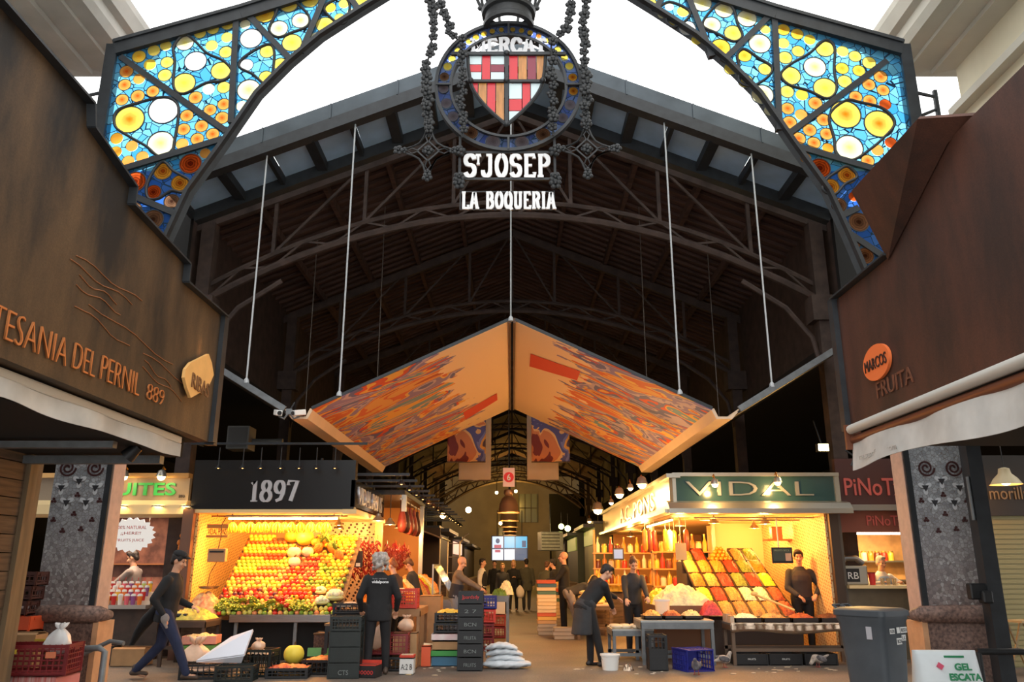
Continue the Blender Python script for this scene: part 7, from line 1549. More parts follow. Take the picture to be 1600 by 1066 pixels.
heap('yellow fruit heap behind the bending figure', (2.2, 20.2, .9), (.8, 1.2, .5), mat('yellow_fruit_heap', (240, 196, 80)), 14, bump=.05); 
b = MB(); b.bb((1.7, 19.7, 0), (2.6, 21, .9)); tag(b.build('fruit_counter', WOODD), 'brown counter under the yellow fruit heap beyond the bending figure', 'counter')
heap('second yellow fruit heap nearer the pale counter', (1.95, 19.05, .75), (.5, .55, .35), HM['bright yellow'], 15, bump=.04); b = MB(); b.bb((1.7, 18.75, 0), (2.25, 19.35, .75)); tag(b.build('fruit_counter', WOODD), 'brown counter under the nearer yellow fruit heap', 'counter')
# bits on the right floor
t = thing('bucket', 'white plastic bucket with a wire handle at the feet of the bending worker', 'bucket', (1.46, 12.75, 0)); b = MB(); b.lathe([(0, 0), (.115, 0), (.14, .22), (.13, .22), (.107, .012), (0, .012)], n=28); b.build('bucket_body', WHITEPL, t, 50); b = MB(); b.lathe([(.135, .195), (.148, .2), (.148, .222), (.135, .225)], n=28); b.build('bucket_rim', WHITEPL, t, 50); b = MB(); b.tube([(.14*cos(a), -.14*sin(a)*.4-.02, .2-.11*sin(a)) for a in [pi*i/12 for i in range(13)]], .005, 6); b.build('handle', GREYST, t, 180)
crate('black upright crate between the grey tables and the blue crate', (2.16, 12.75, 0), (.26, .3, .5), BLACKPL, nx=4, nz=4, solidlow=.6)
crate('blue plastic crate lying on its side before the tall grey table', (2.62, 12.95, .15), (.44, .3, .46), BLUEPL, rz=.3, nx=7, nz=5, tilt=(pi/2, 0)); bpy.data.objects['crate.%03d' % 0] if False else None
t = thing('foil_scrap', 'crumpled foil tray on the floor by the white bucket', 'litter', (1.72, 12.7, 0)); b = heapmesh(.16, .14, .08, 3, .03, 8); b.build('foil_body', mat('silver_foil', (170, 150, 130)), t)
def pigeon(loc, rz, label, m_, peck):
    t = thing('pigeon', label, 'pigeon', loc, rz); b = MB()
    b.ell((0, 0, .12), (.06, .11, .06), 14, 10, Euler((-.25 if not peck else .35, 0, 0)).to_matrix()); 
    hd = (0, .13, .06) if peck else (0, .115, .21)
    b.cap((0, .07, .13), hd, .042, .026, 10); b.ell(hd, (.026, .032, .026), 10, 8); b.cap((0, -.08, .12), (0, -.2, .1 if not peck else .17), .035, .014, 8)
    blob(b, 'body', m_, t, .008, 3); b = MB(); b.cap((0, hd[1]+.025, hd[2]-.004), (0, hd[1]+.05, hd[2]-.014), .006, .002, 6); b.build('beak', mat('beak_horn', (70, 60, 56), .5), t)
    for s in (-1, 1):
        b = MB(); b.ell((s*.055, -.03, .13), (.014, .1, .042), 12, 8, Euler((-.2 if not peck else .3, 0, 0)).to_matrix()); b.build('wing', mat('pigeon_wing', (120, 116, 118), .7, c2=(60, 58, 60), nscale=24), t, 180)
        b = MB(); b.cyl((s*.025, .0, .08), (s*.028, .01, .012), .006, n=6); b.tube([(s*.028, -.02, .006), (s*.028, .04, .006)], .005, 5); b.tube([(s*.028, .01, .006), (s*.045, .03, .006)], .004, 5); b.build('leg', mat('pigeon_leg', (160, 80, 70), .6), t)
PGW = mat('pale_pigeon_feathers', (196, 184, 170), .8, c2=(120, 112, 106), nscale=16); PGG = mat('grey_pigeon_feathers', (96, 96, 104), .8, noise=.3, nscale=16)
pigeon((3.22, 13.0, 0), -1.2, 'pale speckled pigeon walking before the left end of the nut table', PGW, False); pigeon((4.66, 13.05, 0), 1.9, 'whitish pigeon pecking before the nut table near the pillar', PGW, True); pigeon((2.62, 12.2, 0), 2.8, 'dark grey pigeon before the blue crate', PGG, False)
# litter of leaves and paper
lt = MB(); rr = random.Random(21)
for k in range(90):
    x, y = (rr.uniform(-4.5, -.6), rr.uniform(11.9, 13.2)) if k < 60 else (rr.uniform(.9, 5), rr.uniform(12.2, 13.2)); a = rr.uniform(0, 6.28); s = rr.uniform(.015, .06)
    lt.prism([(s*cos(a+j*1.05)*(1 if j % 2 else .6), s*.6*sin(a+j*1.05)) for j in range(6)], (x, y, .006), (1, 0, 0), (0, 1, 0), .006)
o = lt.build('floor_litter', mat('dry_leaf_litter', (206, 170, 110), .8, c2=(226, 216, 200), nscale=.8)); tag(o, 'scattered leaf scraps and paper bits on the market floor', 'litter', kind='stuff')
# ---------------------------------------------------------------- right foreground: bin, sack, rail
BIN = mat('grey_bin_plastic', (68, 74, 80), .5, noise=.12, nscale=5)
bn = thing('wheelie_bin', 'large grey wheeled bin with white stickers before the tapas bar', 'bin', (3.72, 8.75, 0), .62)
b = MB(); 
def rsec(z, w_, d_, r=.06):
    q = []
    for cx, cy, a0 in ((w_-r, d_-r, 0), (-(w_-r), d_-r, 90), (-(w_-r), -(d_-r), 180), (w_-r, -(d_-r), 270)):
        for a in (0, 30, 60, 90): q.append((cx+r*cos(radians(a0+a)), cy+r*sin(radians(a0+a)), z))
    return q
secs = [rsec(.06, .19, .2), rsec(.6, .215, .235), rsec(.93, .235, .255), rsec(.97, .25, .27), rsec(1.0, .25, .27)]; n = 16
b.add(sum(secs, []), [tuple(range(n))[::-1], tuple(4*n+k for k in range(n))]+[(i*n+k, i*n+(k+1) % n, (i+1)*n+(k+1) % n, (i+1)*n+k) for i in range(4) for k in range(n)]); b.build('bin_body', BIN, bn, 40)
b = MB(); secs = [rsec(1.0, .265, .29), rsec(1.05, .265, .29), rsec(1.075, .22, .24, .05)]; b.add(sum(secs, []), [tuple(range(n))[::-1], tuple(2*n+k for k in range(n))]+[(i*n+k, i*n+(k+1) % n, (i+1)*n+(k+1) % n, (i+1)*n+k) for i in range(2) for k in range(n)]); b.build('lid', BIN, bn, 40)
for s in (-1, 1): b = MB(); b.tube([(.08*s-.06, .29, 1.06), (.08*s-.06, .34, 1.09), (.08*s+.06, .34, 1.09), (.08*s+.06, .29, 1.06)], .012, 6); b.build('lid_handle', BIN, bn, 60)
for s in (-1, 1): b = MB(); b.cyl((s*.17, .2, .1), (s*.22, .2, .1), .1, n=20); b.build('wheel', BLACKPL, bn, 40)
# stickers on the front (-Y) face
def sticker(x, z, w_, h_, txt=None, m_=WHITEPL):
    y = -(.2+(z-.06)*.055/.87)-.008; b = MB(); b.box((x, y, z), (w_, .004, h_)); o = b.build('sticker', m_, bn)
    if txt: fit('lettering', txt, (x-w_*.42, y-.004, z-h_*.3), (1, 0, 0), (0, 0, 1), w_*.84, h_*.6, .002, mat('dark_grey_print', (60, 64, 68), .6), bn)
sticker(-.08, .86, .085, .05, 'RZR'); sticker(.03, .865, .05, .055); sticker(.13, .865, .12, .055, 'RESTA'); sticker(.04, .76, .09, .06, 'BCN'); sticker(.125, .79, .07, .055, 'LL')
b = MB(); b.box((-.234, -.1, .84), (.004, .06, .12)); b.build('sticker', mat('grey_sticker', (170, 170, 176), .5), bn)
sk = thing('printed_sack', 'white plastic sack printed in green letters at the frame bottom right', 'sack', (4.52, 8.95, 0), -.04, world=False); b = MB()
b.loft([((0, 0, z), (1, 0, 0), (0, 1, 0), w_, d_) for z, w_, d_ in ((0, .33, .16), (.1, .37, .2), (.3, .36, .18), (.5, .34, .13), (.6, .33, .07), (.64, .325, .03))], 20); b.build('sack_body', mat('white_sack_film', (226, 234, 236), .4, noise=.03, nscale=6, bump=.15), sk, 60)
SG = mat('sack_green_ink', (40, 140, 90), .5); fit('lettering', 'GEL', (.02, -.165, .46), (1, 0, 0), (0, .22, 1), .17, .07, .004, SG, sk, off=.004); fit('lettering', 'ESCATA', (-.05, -.185, .365), (1, 0, 0), (0, .22, 1), .32, .07, .004, SG, sk, off=.004)
b = MB(); b.box((.06, -.085, .585), (.2, .01, .02)); b.build('printed_band', SG, sk); b = MB(); b.box((-.12, -.15, .5), (.06, .01, .05), (0, .6, 0)); b.build('printed_mark', mat('pink_print', (226, 90, 120), .5), sk)
t = thing('crash_rail', 'black bent tube rail before the mosaic column with the square post', 'rail', (5.3, 9.2, 0)); b = MB(); b.tube([(-.3, .0, .6), (.18, 0, .6), (.36, -.02, .57), (.43, -.03, .48), (.44, -.03, 0)], .035, 10); b.build('rail_tube', BLACKPL, t, 60); b = MB(); b.cyl((-.28, 0, 0), (-.28, 0, .6), .035, n=10); b.build('rail_post', BLACKPL, t, 60)
# left foreground
t = thing('crash_rail', 'grey steel tube rail before the mosaic column by the juice stall', 'rail', (-4.6, 9.5, 0)); b = MB(); b.tube([(-.3, .25, .6), (-.28, -.1, .6), (.05, -.1, .62), (.12, -.1, .58), (.12, -.1, 0)], .035, 10); b.build('rail_tube', GREYST, t, 60); b = MB(); b.tube([(-.28, .2, .52), (.0, .25, .66), (.18, .2, .64)], .025, 8); b.build('upper_bar', GREYST, t, 60)
zc = .0
carton('striped red and white carton under the dark red crate of bags', (-4.93, 9.0, 0), (.62, .4, .4), mat('striped_carton', (226, 190, 180), .7, c2=(206, 80, 76), nscale=6, stretch=(9, .1, .1)), rz=-.1, flaps=False, lid=True)
carton('grey carton with a blue flash under the yellow-labelled end of the red crate', (-5.42, 8.95, 0), (.36, .4, .39), mat('grey_blue_carton', (120, 130, 140), .7, c2=(50, 56, 70), nscale=4), flaps=False, lid=True)
rc = crate('dark red plastic crate holding a white bag at the lower left', (-4.95, 8.95, .41), (.72, .42, .3), REDPL, rz=.12, nx=12, nz=5)
MB().box((-.2, -.215, .235), (.13, .006, .04)).build('crate_label', mat('yellow_label', (236, 206, 70), .5), rc)
MB().box((.2, -.215, .2), (.1, .006, .06)).build('crate_label', mat('salmon_label', (226, 130, 90), .5), rc)
bag('knotted white plastic bag in the dark red crate', (-4.76, 8.95, .6), (.15, .13, .26), BAGW, 3)
carton('open tan cardboard box with a printed leaf behind the red crate', (-5.42, 9.42, 0), (.4, .3, .76), CARD, rz=.1, flaps=True)
t = thing('yellow_board', 'yellow board lying across the far rim of the red crate', 'board', (-5.1, 9.3, .56)); MB().box((0, 0, .1), (.44, .02, .12)).build('board_face', mat('yellow_board', (206, 176, 60), .6), t); MB().box((0, .02, -.24), (.05, .02, .64)).build('board_leg', STEM, t)
carton('black rim box with an orange crate on it by the wooden shutter corner', (-5.62, 9.7, 0), (.36, .3, .78), CARDBLK, flaps=False, lid=True)
crate('orange plastic crate beneath the leaning brown crates', (-5.62, 9.7, .78), (.34, .28, .16), ORANGEPL, nx=4, nz=1, solidlow=.95)
z = .95
for k in range(3): crate(('brown crate leaning by the shutter corner, lowest of three', 'brown crate leaning by the shutter corner, middle of three', 'brown crate leaning by the shutter corner, top of three')[k], (-5.68+.03*k, 9.72, z), (.3, .26, .155), mat('dark_brown_plastic', (84, 46, 38), .5), nx=4, nz=2); z += .16
# ================================================================ deep aisle
# hams and strings at the second stall on the left
hs = thing('meat_stall', 'stall with red hanging hams and produce behind the fruit stall', 'market stall', (-3.4, 17.4, 0), 0, world=True)
m = MB(); m.bb((-5.5, 17.4, 2.95), (-2.3, 21.6, 3.05)); m.build('stall_roof', BLACKSTEEL, hs)
m = MB(); m.bb((-5.5, 21.5, 0), (-2.4, 21.6, 2.95)); m.build('back_panel', mat('amber_back_wall', (196, 140, 76)), hs)
m = MB(); m.bb((-4.0, 17.4, 0), (-3.9, 21.6, 2.95)); m.build('inner_wall', mat('amber_back_wall', (196, 140, 76)), hs)
m = MB(); m.cyl((-2.35, 17.2, 2.85), (-2.35, 21.4, 2.85), .02, n=8); m.build('hanging_rail', ALU, hs, 40)
MB().bb((-2.75, 14.98, 0), (-1.75, 16.5, .86)).build('produce_counter', mat('brown_table', (150, 108, 70)), hs); MB().bb((-2.75, 17.45, 0), (-1.75, 20.9, .86)).build('produce_counter', mat('brown_table', (150, 108, 70)), hs)
m = MB(); m.bb((-2.36, 20.9, 0), (-2.26, 21.0, 2.95)); m.bb((-2.36, 17.4, 2.6), (-2.26, 17.5, 2.95)); m.build('stall_post', ALU, hs)
for k in range(8):
    x, y = -2.35+.03*(k % 2), 17.5+.36*k; red = k % 3 != 1
    t = thing('ham', 'red cured ham in the row hanging beside the mirror-lettered fascia' if red else 'dark cured ham in the row hanging beside the mirror-lettered fascia', 'ham', (x, y, 2.28), .4*k, 'red hams' if red else 'dark hams'); b = MB(); b.lathe([(0, -.12), (.06, -.1), (.1, .0), (.1, .1), (.075, .24), (.045, .34), (.03, .42), (.036, .46), (0, .48)], n=14); b.build('ham_body', mat('red_ham', (146, 60, 46), .45, noise=.3, nscale=8) if red else mat('dark_ham', (74, 36, 28), .5, noise=.3, nscale=8), t, 180); MB().cyl((0, 0, .46), (0, 0, .58), .008, n=5).build('cord', STEM, t)
for k in range(12):
    o = bpy.data.objects.new('chilli_string', cme); COL.objects.link(o); o.location = (-2.5-.12*(k % 3), 17.6+.26*k, 1.98-.08*(k % 2)); o.scale = (1.1, 1.1, .8); tag(o, 'string of dried red chillies hanging below the hams', 'chillies', 'chilli strings below the hams')
HP = [('orange apricot-like', 'orange'), ('pale almond-like', 'pale'), ('golden nut', 'golden'), ('red berry-like', 'red'), ('bright yellow', 'yellow'), ('cream white', 'cream'), ('golden nut', 'golden'), ('orange apricot-like', 'orange')]
for k, (hk, cn_) in enumerate(HP):
    heap('%s produce heap, %s along the lit counter behind the grey-haired woman' % (cn_, ('nearest', 'second', 'third', 'fourth', 'fifth', 'sixth', 'seventh', 'farthest')[k]), (-2.25, (15.36, 16.12, 17.82, 18.4, 18.98, 19.56, 20.12, 20.6)[k], .86), (.9, (.72, .72, .6, .6, .6, .6, .55, .4)[k], .4), HM[hk], 40+k, bump=.05, name='produce_heap')
carton('tan carton on the aisle side of the lit counter beside the old man', (-1.52, 15.8, 0), (.4, .6, .95), CARD, lid=True, flaps=False)
t = thing('glass_case', 'slanted glass display case before the old man', 'case', (-1.46, 18.4, 0)); m = MB(); m.bb((-.25, -.9, 0), (.25, .9, .8)); m.build('case_base', STEEL, t); m = MB(); m.add([(-.2, -.9, 1.5), (.25, -.9, .8), (.25, .9, .8), (-.2, .9, 1.5)], [(0, 1, 2, 3)]); m.build('case_glass', mat('case_glass_green', (150, 170, 150), .1, alpha=.35), t, solid=.01); m = MB(); m.bar((-.2, -.9, 1.5), (-.2, .9, 1.5), .03); m.bar((-.2, -.9, .8), (-.2, -.9, 1.5), .03); m.bar((-.2, .9, .8), (-.2, .9, 1.5), .03); m.build('case_frame', ALU, t)
for k, (y, pw) in enumerate(((15.3, 40), (16.8, 40), (18.3, 36), (20.0, 40))): bell_lamp(('warm bell lamp over the lit counter, nearest the grey-haired woman', 'warm bell lamp over the lit counter, second', 'warm bell lamp over the lit counter, third', 'warm bell lamp over the lit counter, farthest')[k], (-2.5, y, 2.3), .8, ALU, drop=.3 if k < 1 else .5, power=pw*1.25, col=(255, 190, 118))
# dark overhead rails with bell lamps on the left
for k in range(14):
    y = 15.0+1.05*k; x = -2.15+.02*k
    t = thing('overhead_bar', 'dark horizontal bar in the series above the left-hand stalls', 'bar', (x-.6, y, 3.12-.01*k), 0, 'dark bars above the left-hand stalls'); MB().box((0, 0, 0), (1.7, .04, .05)).build('bar', BLACKSTEEL, t); MB().box((-.8, 0, .15), (.04, .04, .3)).build('bar_bracket', BLACKSTEEL, t)
    bell_lamp('small bell lamp hung from the dark bars above the left-hand stalls', (x+.1, y, 2.94-.01*k), .55, STEEL if k > 3 else BLACKSTEEL, bulb=DIMB, drop=.1, group='bell lamps on the left bars')
# dark awning and ladder rack
aw = thing('awning_stall', 'stall with a dark curved awning on a pale frame halfway down the left side', 'market stall', (-2.6, 23.5, 0), 0, world=True)
m = MB(); m.grid(lambda u, v: V((-4.5+2.6*u, 22.2+3*v, 2.55+.12*sin(pi*u)-.35*u*u)), 12, 4); m.build('awning_cloth', mat('dark_green_awning', (54, 56, 40), .7), aw, 180, solid=.02); m = MB(); m.tube([(-4.5+2.6*i/12, 22.2, 2.54+.12*sin(pi*i/12)-.35*(i/12)**2) for i in range(13)], .025, 6); m.tube([(-1.9, 22.2, 2.2), (-1.9, 25.2, 2.2)], .025, 6); m.cyl((-1.95, 22.3, 0), (-1.95, 22.3, 2.2), .025, n=8); m.build('awning_frame', ALU, aw, 40)
m = MB(); m.bb((-4.5, 25.2, 0), (-2.2, 25.4, 2.6)); m.build('stall_back', mat('dark_brown_stall', (60, 46, 36), .7), aw); MB().bb((-4.4, 22.3, 0), (-2.4, 22.5, .9)).build('stall_front', mat('dark_brown_stall', (60, 46, 36), .7), aw)
heap('row of orange produce under the dark curved awning', (-2.9, 22.9, .9), (1.6, .8, .4), HM['orange apricot-like'], 61, bump=.06); b = MB(); b.bb((-3.8, 22.5, 0), (-2.1, 23.4, .9)); tag(b.build('fruit_counter', WOODD), 'brown counter under the dark curved awning', 'counter')
t = thing('ladder_rack', 'pale metal ladder-like rack beside the dark curved awning', 'rack', (-1.55, 22.0, 0)); m = MB(); 
for x in (-.16, .16): m.cyl((x, 0, 0), (x, 0, 2.1), .02, n=8)
for z in (.5, .9, 1.3, 1.7, 2.05): m.cyl((-.16, 0, z), (.16, 0, z), .014, n=6)
m.build('rack_frame', ALU, t, 40); m = MB(); m.tube([(.16, 0, 2.05), (.3, 0, 2.25), (.4, 0, 2.3)], .02, 6); m.build('rack_arm', ALU, t, 40)
def box_stall(x0, x1, y0, y1, h, label, col, sign=None):
    t = thing('closed_stall', label, 'market stall', ((x0+x1)/2, y0, 0), 0, world=True); MB().bb((x0, y0, 0), (x1, y1, h)).build('stall_body', mat('stall_paint_%d_%d' % col[:2], col, .6, noise=.2, nscale=2), t); xs = x1 if x1 < 0 else x0; s = 1 if x1 < 0 else -1
    m = MB(); m.bb((xs, y0, h-.1), (xs+s*.35, y1, h)); m.bb((x0-.05, y0-.1, h), (x1+.05, y1, h+.08)); m.build('stall_roof', BLACKSTEEL, t)
    m = MB(); m.bb((xs, y0+.2, 0), (xs+s*.3, y1-.2, .9)); m.build('counter', WOODD, t)
    if sign: m = MB(); m.bb((xs, y0+.3, h-.6), (xs+s*.04, y1-.3, h-.15)); m.build('lit_sign', sign, t)
GSIGN = glow('olive_lit_sign', (170, 170, 70), .5); PSIGN = glow('pinkish_lit_sign', (255, 200, 170), 1.2)
box_stall(-6, -2.3, 25.6, 30, 2.6, 'dark stall on the left beyond the curved awning', (50, 38, 32)); box_stall(-6, -2.2, 30.5, 36, 2.5, 'brown stall on the left before the far screens', (70, 50, 38), PSIGN); box_stall(-6, -2.1, 36.5, 46, 2.4, 'farthest dark stall on the left', (46, 38, 32))
box_stall(2.5, 6, 24.8, 28.5, 2.7, 'olive stall with lit panels beyond the bright corner stall', (96, 92, 56), GSIGN); box_stall(2.3, 6, 29, 34, 2.6, 'dark green stall on the right beyond the lit panels', (50, 54, 40), GSIGN); box_stall(2.2, 6, 34.5, 46, 2.5, 'farthest dark stall on the right', (44, 38, 32))
for k, (px, py, y, c) in enumerate(((887, 826, 25, YGB), (877, 823, 27, YGB), (692, 806, 26, BULB), (732, 797, 60, BULB))):
    p = P(px, py, y); t = thing('bare_bulb', ('yellow-green bare bulb beside the olive lit panels, nearer one', 'yellow-green bare bulb beside the olive lit panels, farther one', 'bare warm bulb above the stalls on the left of the aisle', 'yellow wall lamp on the far end wall, low on the left')[k], 'lamp', p); m = MB(); m.ell((0, 0, 0), .09 if k < 3 else .22, 10, 8); m.build('bulb', c, t, 180); m = MB(); m.cyl((0, 0, .06), (0, 0, .45), .012, n=6); m.build('lamp_stem', BLACKSTEEL, t); light('POINT', (0, 0, -.2 if k < 3 else -.5), 30 if k < 3 else 160, (255, 220, 130) if k < 2 else (255, 190, 90), .1, t)
for k, (px, py, y) in enumerate(((806, 768, 68), (776, 770, 68), (782, 818, 60))):
    p = P(px, py, y); t = thing('wall_lamp', ('warm lamp high before the far wall, under the end arch, right one', 'warm lamp high before the far wall, under the end arch, left one', 'warm lamp before the far wall above the screens')[k], 'lamp', p); m = MB(); m.ell((0, 0, 0), .13, 10, 8); m.build('bulb', BULB, t, 180); m = MB(); m.cyl((0, 0, .1), (0, 0, 1.2), .03, n=6); m.build('lamp_stem', BLACKSTEEL, t); light('POINT', (0, 1.2, -.3), 420, (255, 196, 90), .2, t)
t = thing('projector_box', 'grey box unit hanging over the right side of the aisle', 'box', P(860, 846, 27)); MB().box((0, 0, 0), (.75, .5, .6), .2).build('box_body', GREYST, t, bev=.02); MB().cyl((0, 0, .3), (0, 0, 1.2), .02, n=6).build('hanger', BLACKSTEEL, t); m = MB()
for k in range(5): m.box((0, -.26, -.2+.1*k), (.6, .02, .03), .2)
m.build('vent', BLACKPL, t)
# screens
t = thing('screen_wall', 'bank of bright blue and white screens hung across the far aisle', 'screen', (-.12, 40, 2.28)); MB().box((0, 0, 0), (1.78, .1, 1.18)).build('screen_frame', BLACKPL, t)
SC = [(-.57, .28, .52, .54, (206, 220, 240)), (.0, .28, .5, .54, (120, 190, 226)), (.57, .28, .56, .54, (60, 170, 206)), (-.57, -.3, .52, .5, (240, 236, 240)), (.0, -.3, .5, .5, (236, 240, 248)), (.57, -.3, .56, .5, (36, 46, 60))]
for k, (x, z, w_, h_, c_) in enumerate(SC): MB().box((x, -.055, z), (w_, .01, h_)).build('screen_face', glow('screen_glow_%d' % k, c_, 1.1), t)
m = MB(); m.box((-.57, -.064, .08), (.34, .004, .16)); m.box((-.57, -.064, -.14), (.26, .004, .12)); m.build('screen_image', glow('red_image', (206, 50, 40), .8), t); m = MB(); m.ell((-.57, -.062, .34), (.1, .004, .12), 12, 8); m.box((.7, -.064, .2), (.2, .004, .3)); m.box((.57, -.064, -.3), (.3, .004, .03)); m.build('screen_image', glow('dark_image', (30, 50, 90), .5), t); m = MB(); m.cyl((-.6, 0, .59), (-.6, 0, 1.8), .02, n=6); m.cyl((.6, 0, .59), (.6, 0, 1.8), .02, n=6); m.build('hanger', BLACKSTEEL, t); light('AREA', (0, -.1, 0), 25, (200, 220, 255), 1.7, t, (pi/2, 0, 0), 1.1)
# central row of big pendant lamps
ENM = mat('bronze_enamel_shade', (150, 120, 96), .35, metal=.5)
for k in range(6):
    y = 22+4.2*k; t = thing('pendant_lamp', ('big bronze pendant lamp over the aisle, first of the row under the red number', 'big bronze pendant lamp over the aisle, second of the row', 'big bronze pendant lamp over the aisle, third of the row', 'big bronze pendant lamp over the aisle, fourth of the row', 'big bronze pendant lamp over the aisle, fifth of the row', 'big bronze pendant lamp over the aisle, farthest of the row')[k], 'lamp', (-.09, y, 2.86-.0*k)); m = MB(); m.lathe([(.02, .62), (.12, .6), (.14, .5), (.1, .44), (.19, .36), (.25, .2), (.27, .03), (.3, 0), (.28, 0), (.25, .03), (.2, .3), (.05, .4)], n=26); m.build('lamp_shade', ENM, t, 50); m = MB(); m.lathe([(.27, .0), (.31, -.01), (.31, .015), (.27, .02)], n=26); m.build('lamp_rim', mat('brass_rim', (226, 180, 110), .3, metal=.8), t, 50); m = MB(); m.ell((0, 0, .1), .09, 10, 8); m.build('bulb', BULB, t, 180); m = MB(); m.cyl((0, 0, .6), (0, 0, 3.5), .012, n=6); m.build('lamp_cord', BLACKSTEEL, t); light('POINT', (0, 0, -.05), 110, (255, 200, 132), .1, t)
t = thing('number_sign', 'hanging white sign with a white number on a red disc above the aisle', 'sign', P(795, 746, 20)); MB().box((0, 0, 0), (.29, .03, .46)).build('sign_panel', mat('pale_pink_panel', (236, 206, 200), .5), t); m = MB(); m.cyl((0, -.016, -.0), (0, -.026, -.0), .125, n=32); m.build('red_disc', mat('red_disc', (226, 44, 40), .5), t, 40); fit('lettering', '6', (-.045, -.03, -.08), (1, 0, 0), (0, 0, 1), .09, .16, .006, WHITEPL, t, off=.004); m = MB(); m.cyl((0, 0, .23), (0, 0, 3.2), .006, n=5); m.build('hanging_wire', BLACKSTEEL, t)
# hanging printed cloths
for lb, x0, x1, z0, z1, y, m_ in (('printed cloth hanging behind the canopy, left of the aisle lamps', -1.86, -.76, 4.34, 5.9, 23, ARTP), ('plain tan cloth hanging behind the left printed cloth', -1.62, -.64, 3.97, 6.2, 24.5, TANCL), ('printed cloth hanging behind the canopy, right of the aisle lamps', .56, 1.66, 4.34, 5.9, 23, ARTP), ('plain tan cloth hanging behind the right printed cloth', .46, 1.42, 3.97, 6.2, 24.5, TANCL)):
    t = thing('hanging_cloth', lb, 'banner', ((x0+x1)/2, y, z0)); w_ = (x1-x0)/2; m = MB(); m.grid(lambda u, v: V((-w_+2*w_*u, .015*sin(u*9), (z1-z0)*v)), 16, 6); m.build('cloth_panel', m_, t, 180, solid=.01); [MB().cyl((-w_, 0, zz_), (w_, 0, zz_), .018, n=8).build('cloth_rod', WOODD, t, 40) for zz_ in (0, z1-z0)]; m = MB(); m.cyl((-w_*.8, 0, z1-z0), (-w_*.8, 0, z1-z0+2.4), .006, n=5); m.cyl((w_*.8, 0, z1-z0), (w_*.8, 0, z1-z0+2.4), .006, n=5); m.build('hanging_wire', BLACKSTEEL, t)
# cameras at the canopy corner, loudspeaker box above the fascia
for s, a, lb in ((-1, .5, 'white security camera at the left canopy corner, the one pointing to the rusty board'), (1, -.7, 'white security camera at the left canopy corner, the one nearer the printed cloth')):
    cm_ = thing('security_camera', lb, 'camera', P(452, 646, 12.9)); R_ = Euler((.2, 0, a)).to_matrix(); MB().box((s*.17, -.05, .0), (.1, .22, .09), R_).build('camera_body', WHITEPL, cm_, bev=.012); d = R_ @ V((0, -.112, 0)); MB().cyl(V((s*.17, -.05, 0))+d, V((s*.17, -.05, 0))+d*1.12, .035, n=14).build('lens', BLACKPL, cm_, 40)
    MB().tube([(s*.17, 0, -.05), (s*.08, 0, -.09), (s*.02, 0, .0)], .016, 6).build('camera_bracket', GREYST, cm_, 40)
t = thing('junction_box', 'small grey box between the two white security cameras', 'box', P(452, 646, 12.93)); MB().box((0, .0, .02), (.1, .08, .1)).build('box_body', GREYST, t, bev=.008); MB().cyl((0, .02, .05), (.05, .1, .2), .014, n=8).build('box_cable', BLACKPL, t)
t = thing('loudspeaker', 'dull grey box loudspeaker on the dark wall above the black fascia', 'speaker', P(377, 686, 14.6)); m = MB(); m.box((0, 0, 0), (.4, .4, .42)); m.build('speaker_case', mat('dull_grey_case', (74, 74, 70), .6), t, bev=.01); m = MB(); m.box((0, -.205, 0), (.34, .01, .36)); m.build('speaker_grille', mat('speaker_grille', (54, 54, 52), .8), t); m = MB(); m.cyl((.2, .05, -.05), (.75, .05, -.05), .06, n=12); m.build('speaker_arm', mat('dull_grey_case', (74, 74, 70)), t, 40)
# ================================================================ the people
YW = -pi/2   # facing to the right of the aisle
def at_(loc, yaw, pts): return tuple(wristat(loc, yaw, p) if p is not None else None for p in pts)
# man walking at the left
L0 = (-4.78, 11.75, 0); y0 = YW
pw, I = human('man in a black jacket and cap of dark hair striding right past the fruit boxes', L0, y0, 1.78, lean=.14, feet=((-.08, -.4, .03), (.08, .36, 0)), hands=at_(L0, y0, (P(300, 948, 12.0), P(256, 962, 11.5))), hint=((-.4, -.9, -.3), (.5, -.9, -.2)), head=(.25, 0.), hair=HAIRD, style='fringe', top=BLKCL, legs=NAVY, shoes=SHOEB, vox=.014, hem=-.14, build=1.08)
q = MB(); a = I['wr'][1]; q.ell(a+V((.0, .02, -.04)), (.05, .06, .07), 12, 8); q.cap(a+V((0, .02, -.08)), a+V((.01, .06, -.16)), .035, .018, 8); blob(q, 'glove', GREYCL, pw, .012, 2)
q = MB(); s = I['s']; q.loft([(I['sp'](.1, -.06), (1, 0, 0), (0, 1, 0), .17*s, .1*s), (I['sp'](-.1, -.2), (1, 0, 0), (0, 1, 0), .16, .1), (I['sp'](-.3, -.3), (1, 0, 0), (0, 1, 0), .12, .06), (I['sp'](-.5, -.36), (1, 0, 0), (0, 1, 0), .05, .03)], 12); blob(q, 'trailing_coat', BLKCL, pw, .014, 3)
q = MB(); he = lambda m, p, r: m.ell(I['hp'](p), [k*s for k in r], 12, 8, I['hq']); he(q, (0, -.01, .085), (.092, .112, .06)); he(q, (0, .1, .075), (.06, .05, .014)); blob(q, 'cap', BLKCL, pw, .011, 2)
L1 = (-4.35, 12.02, .0)
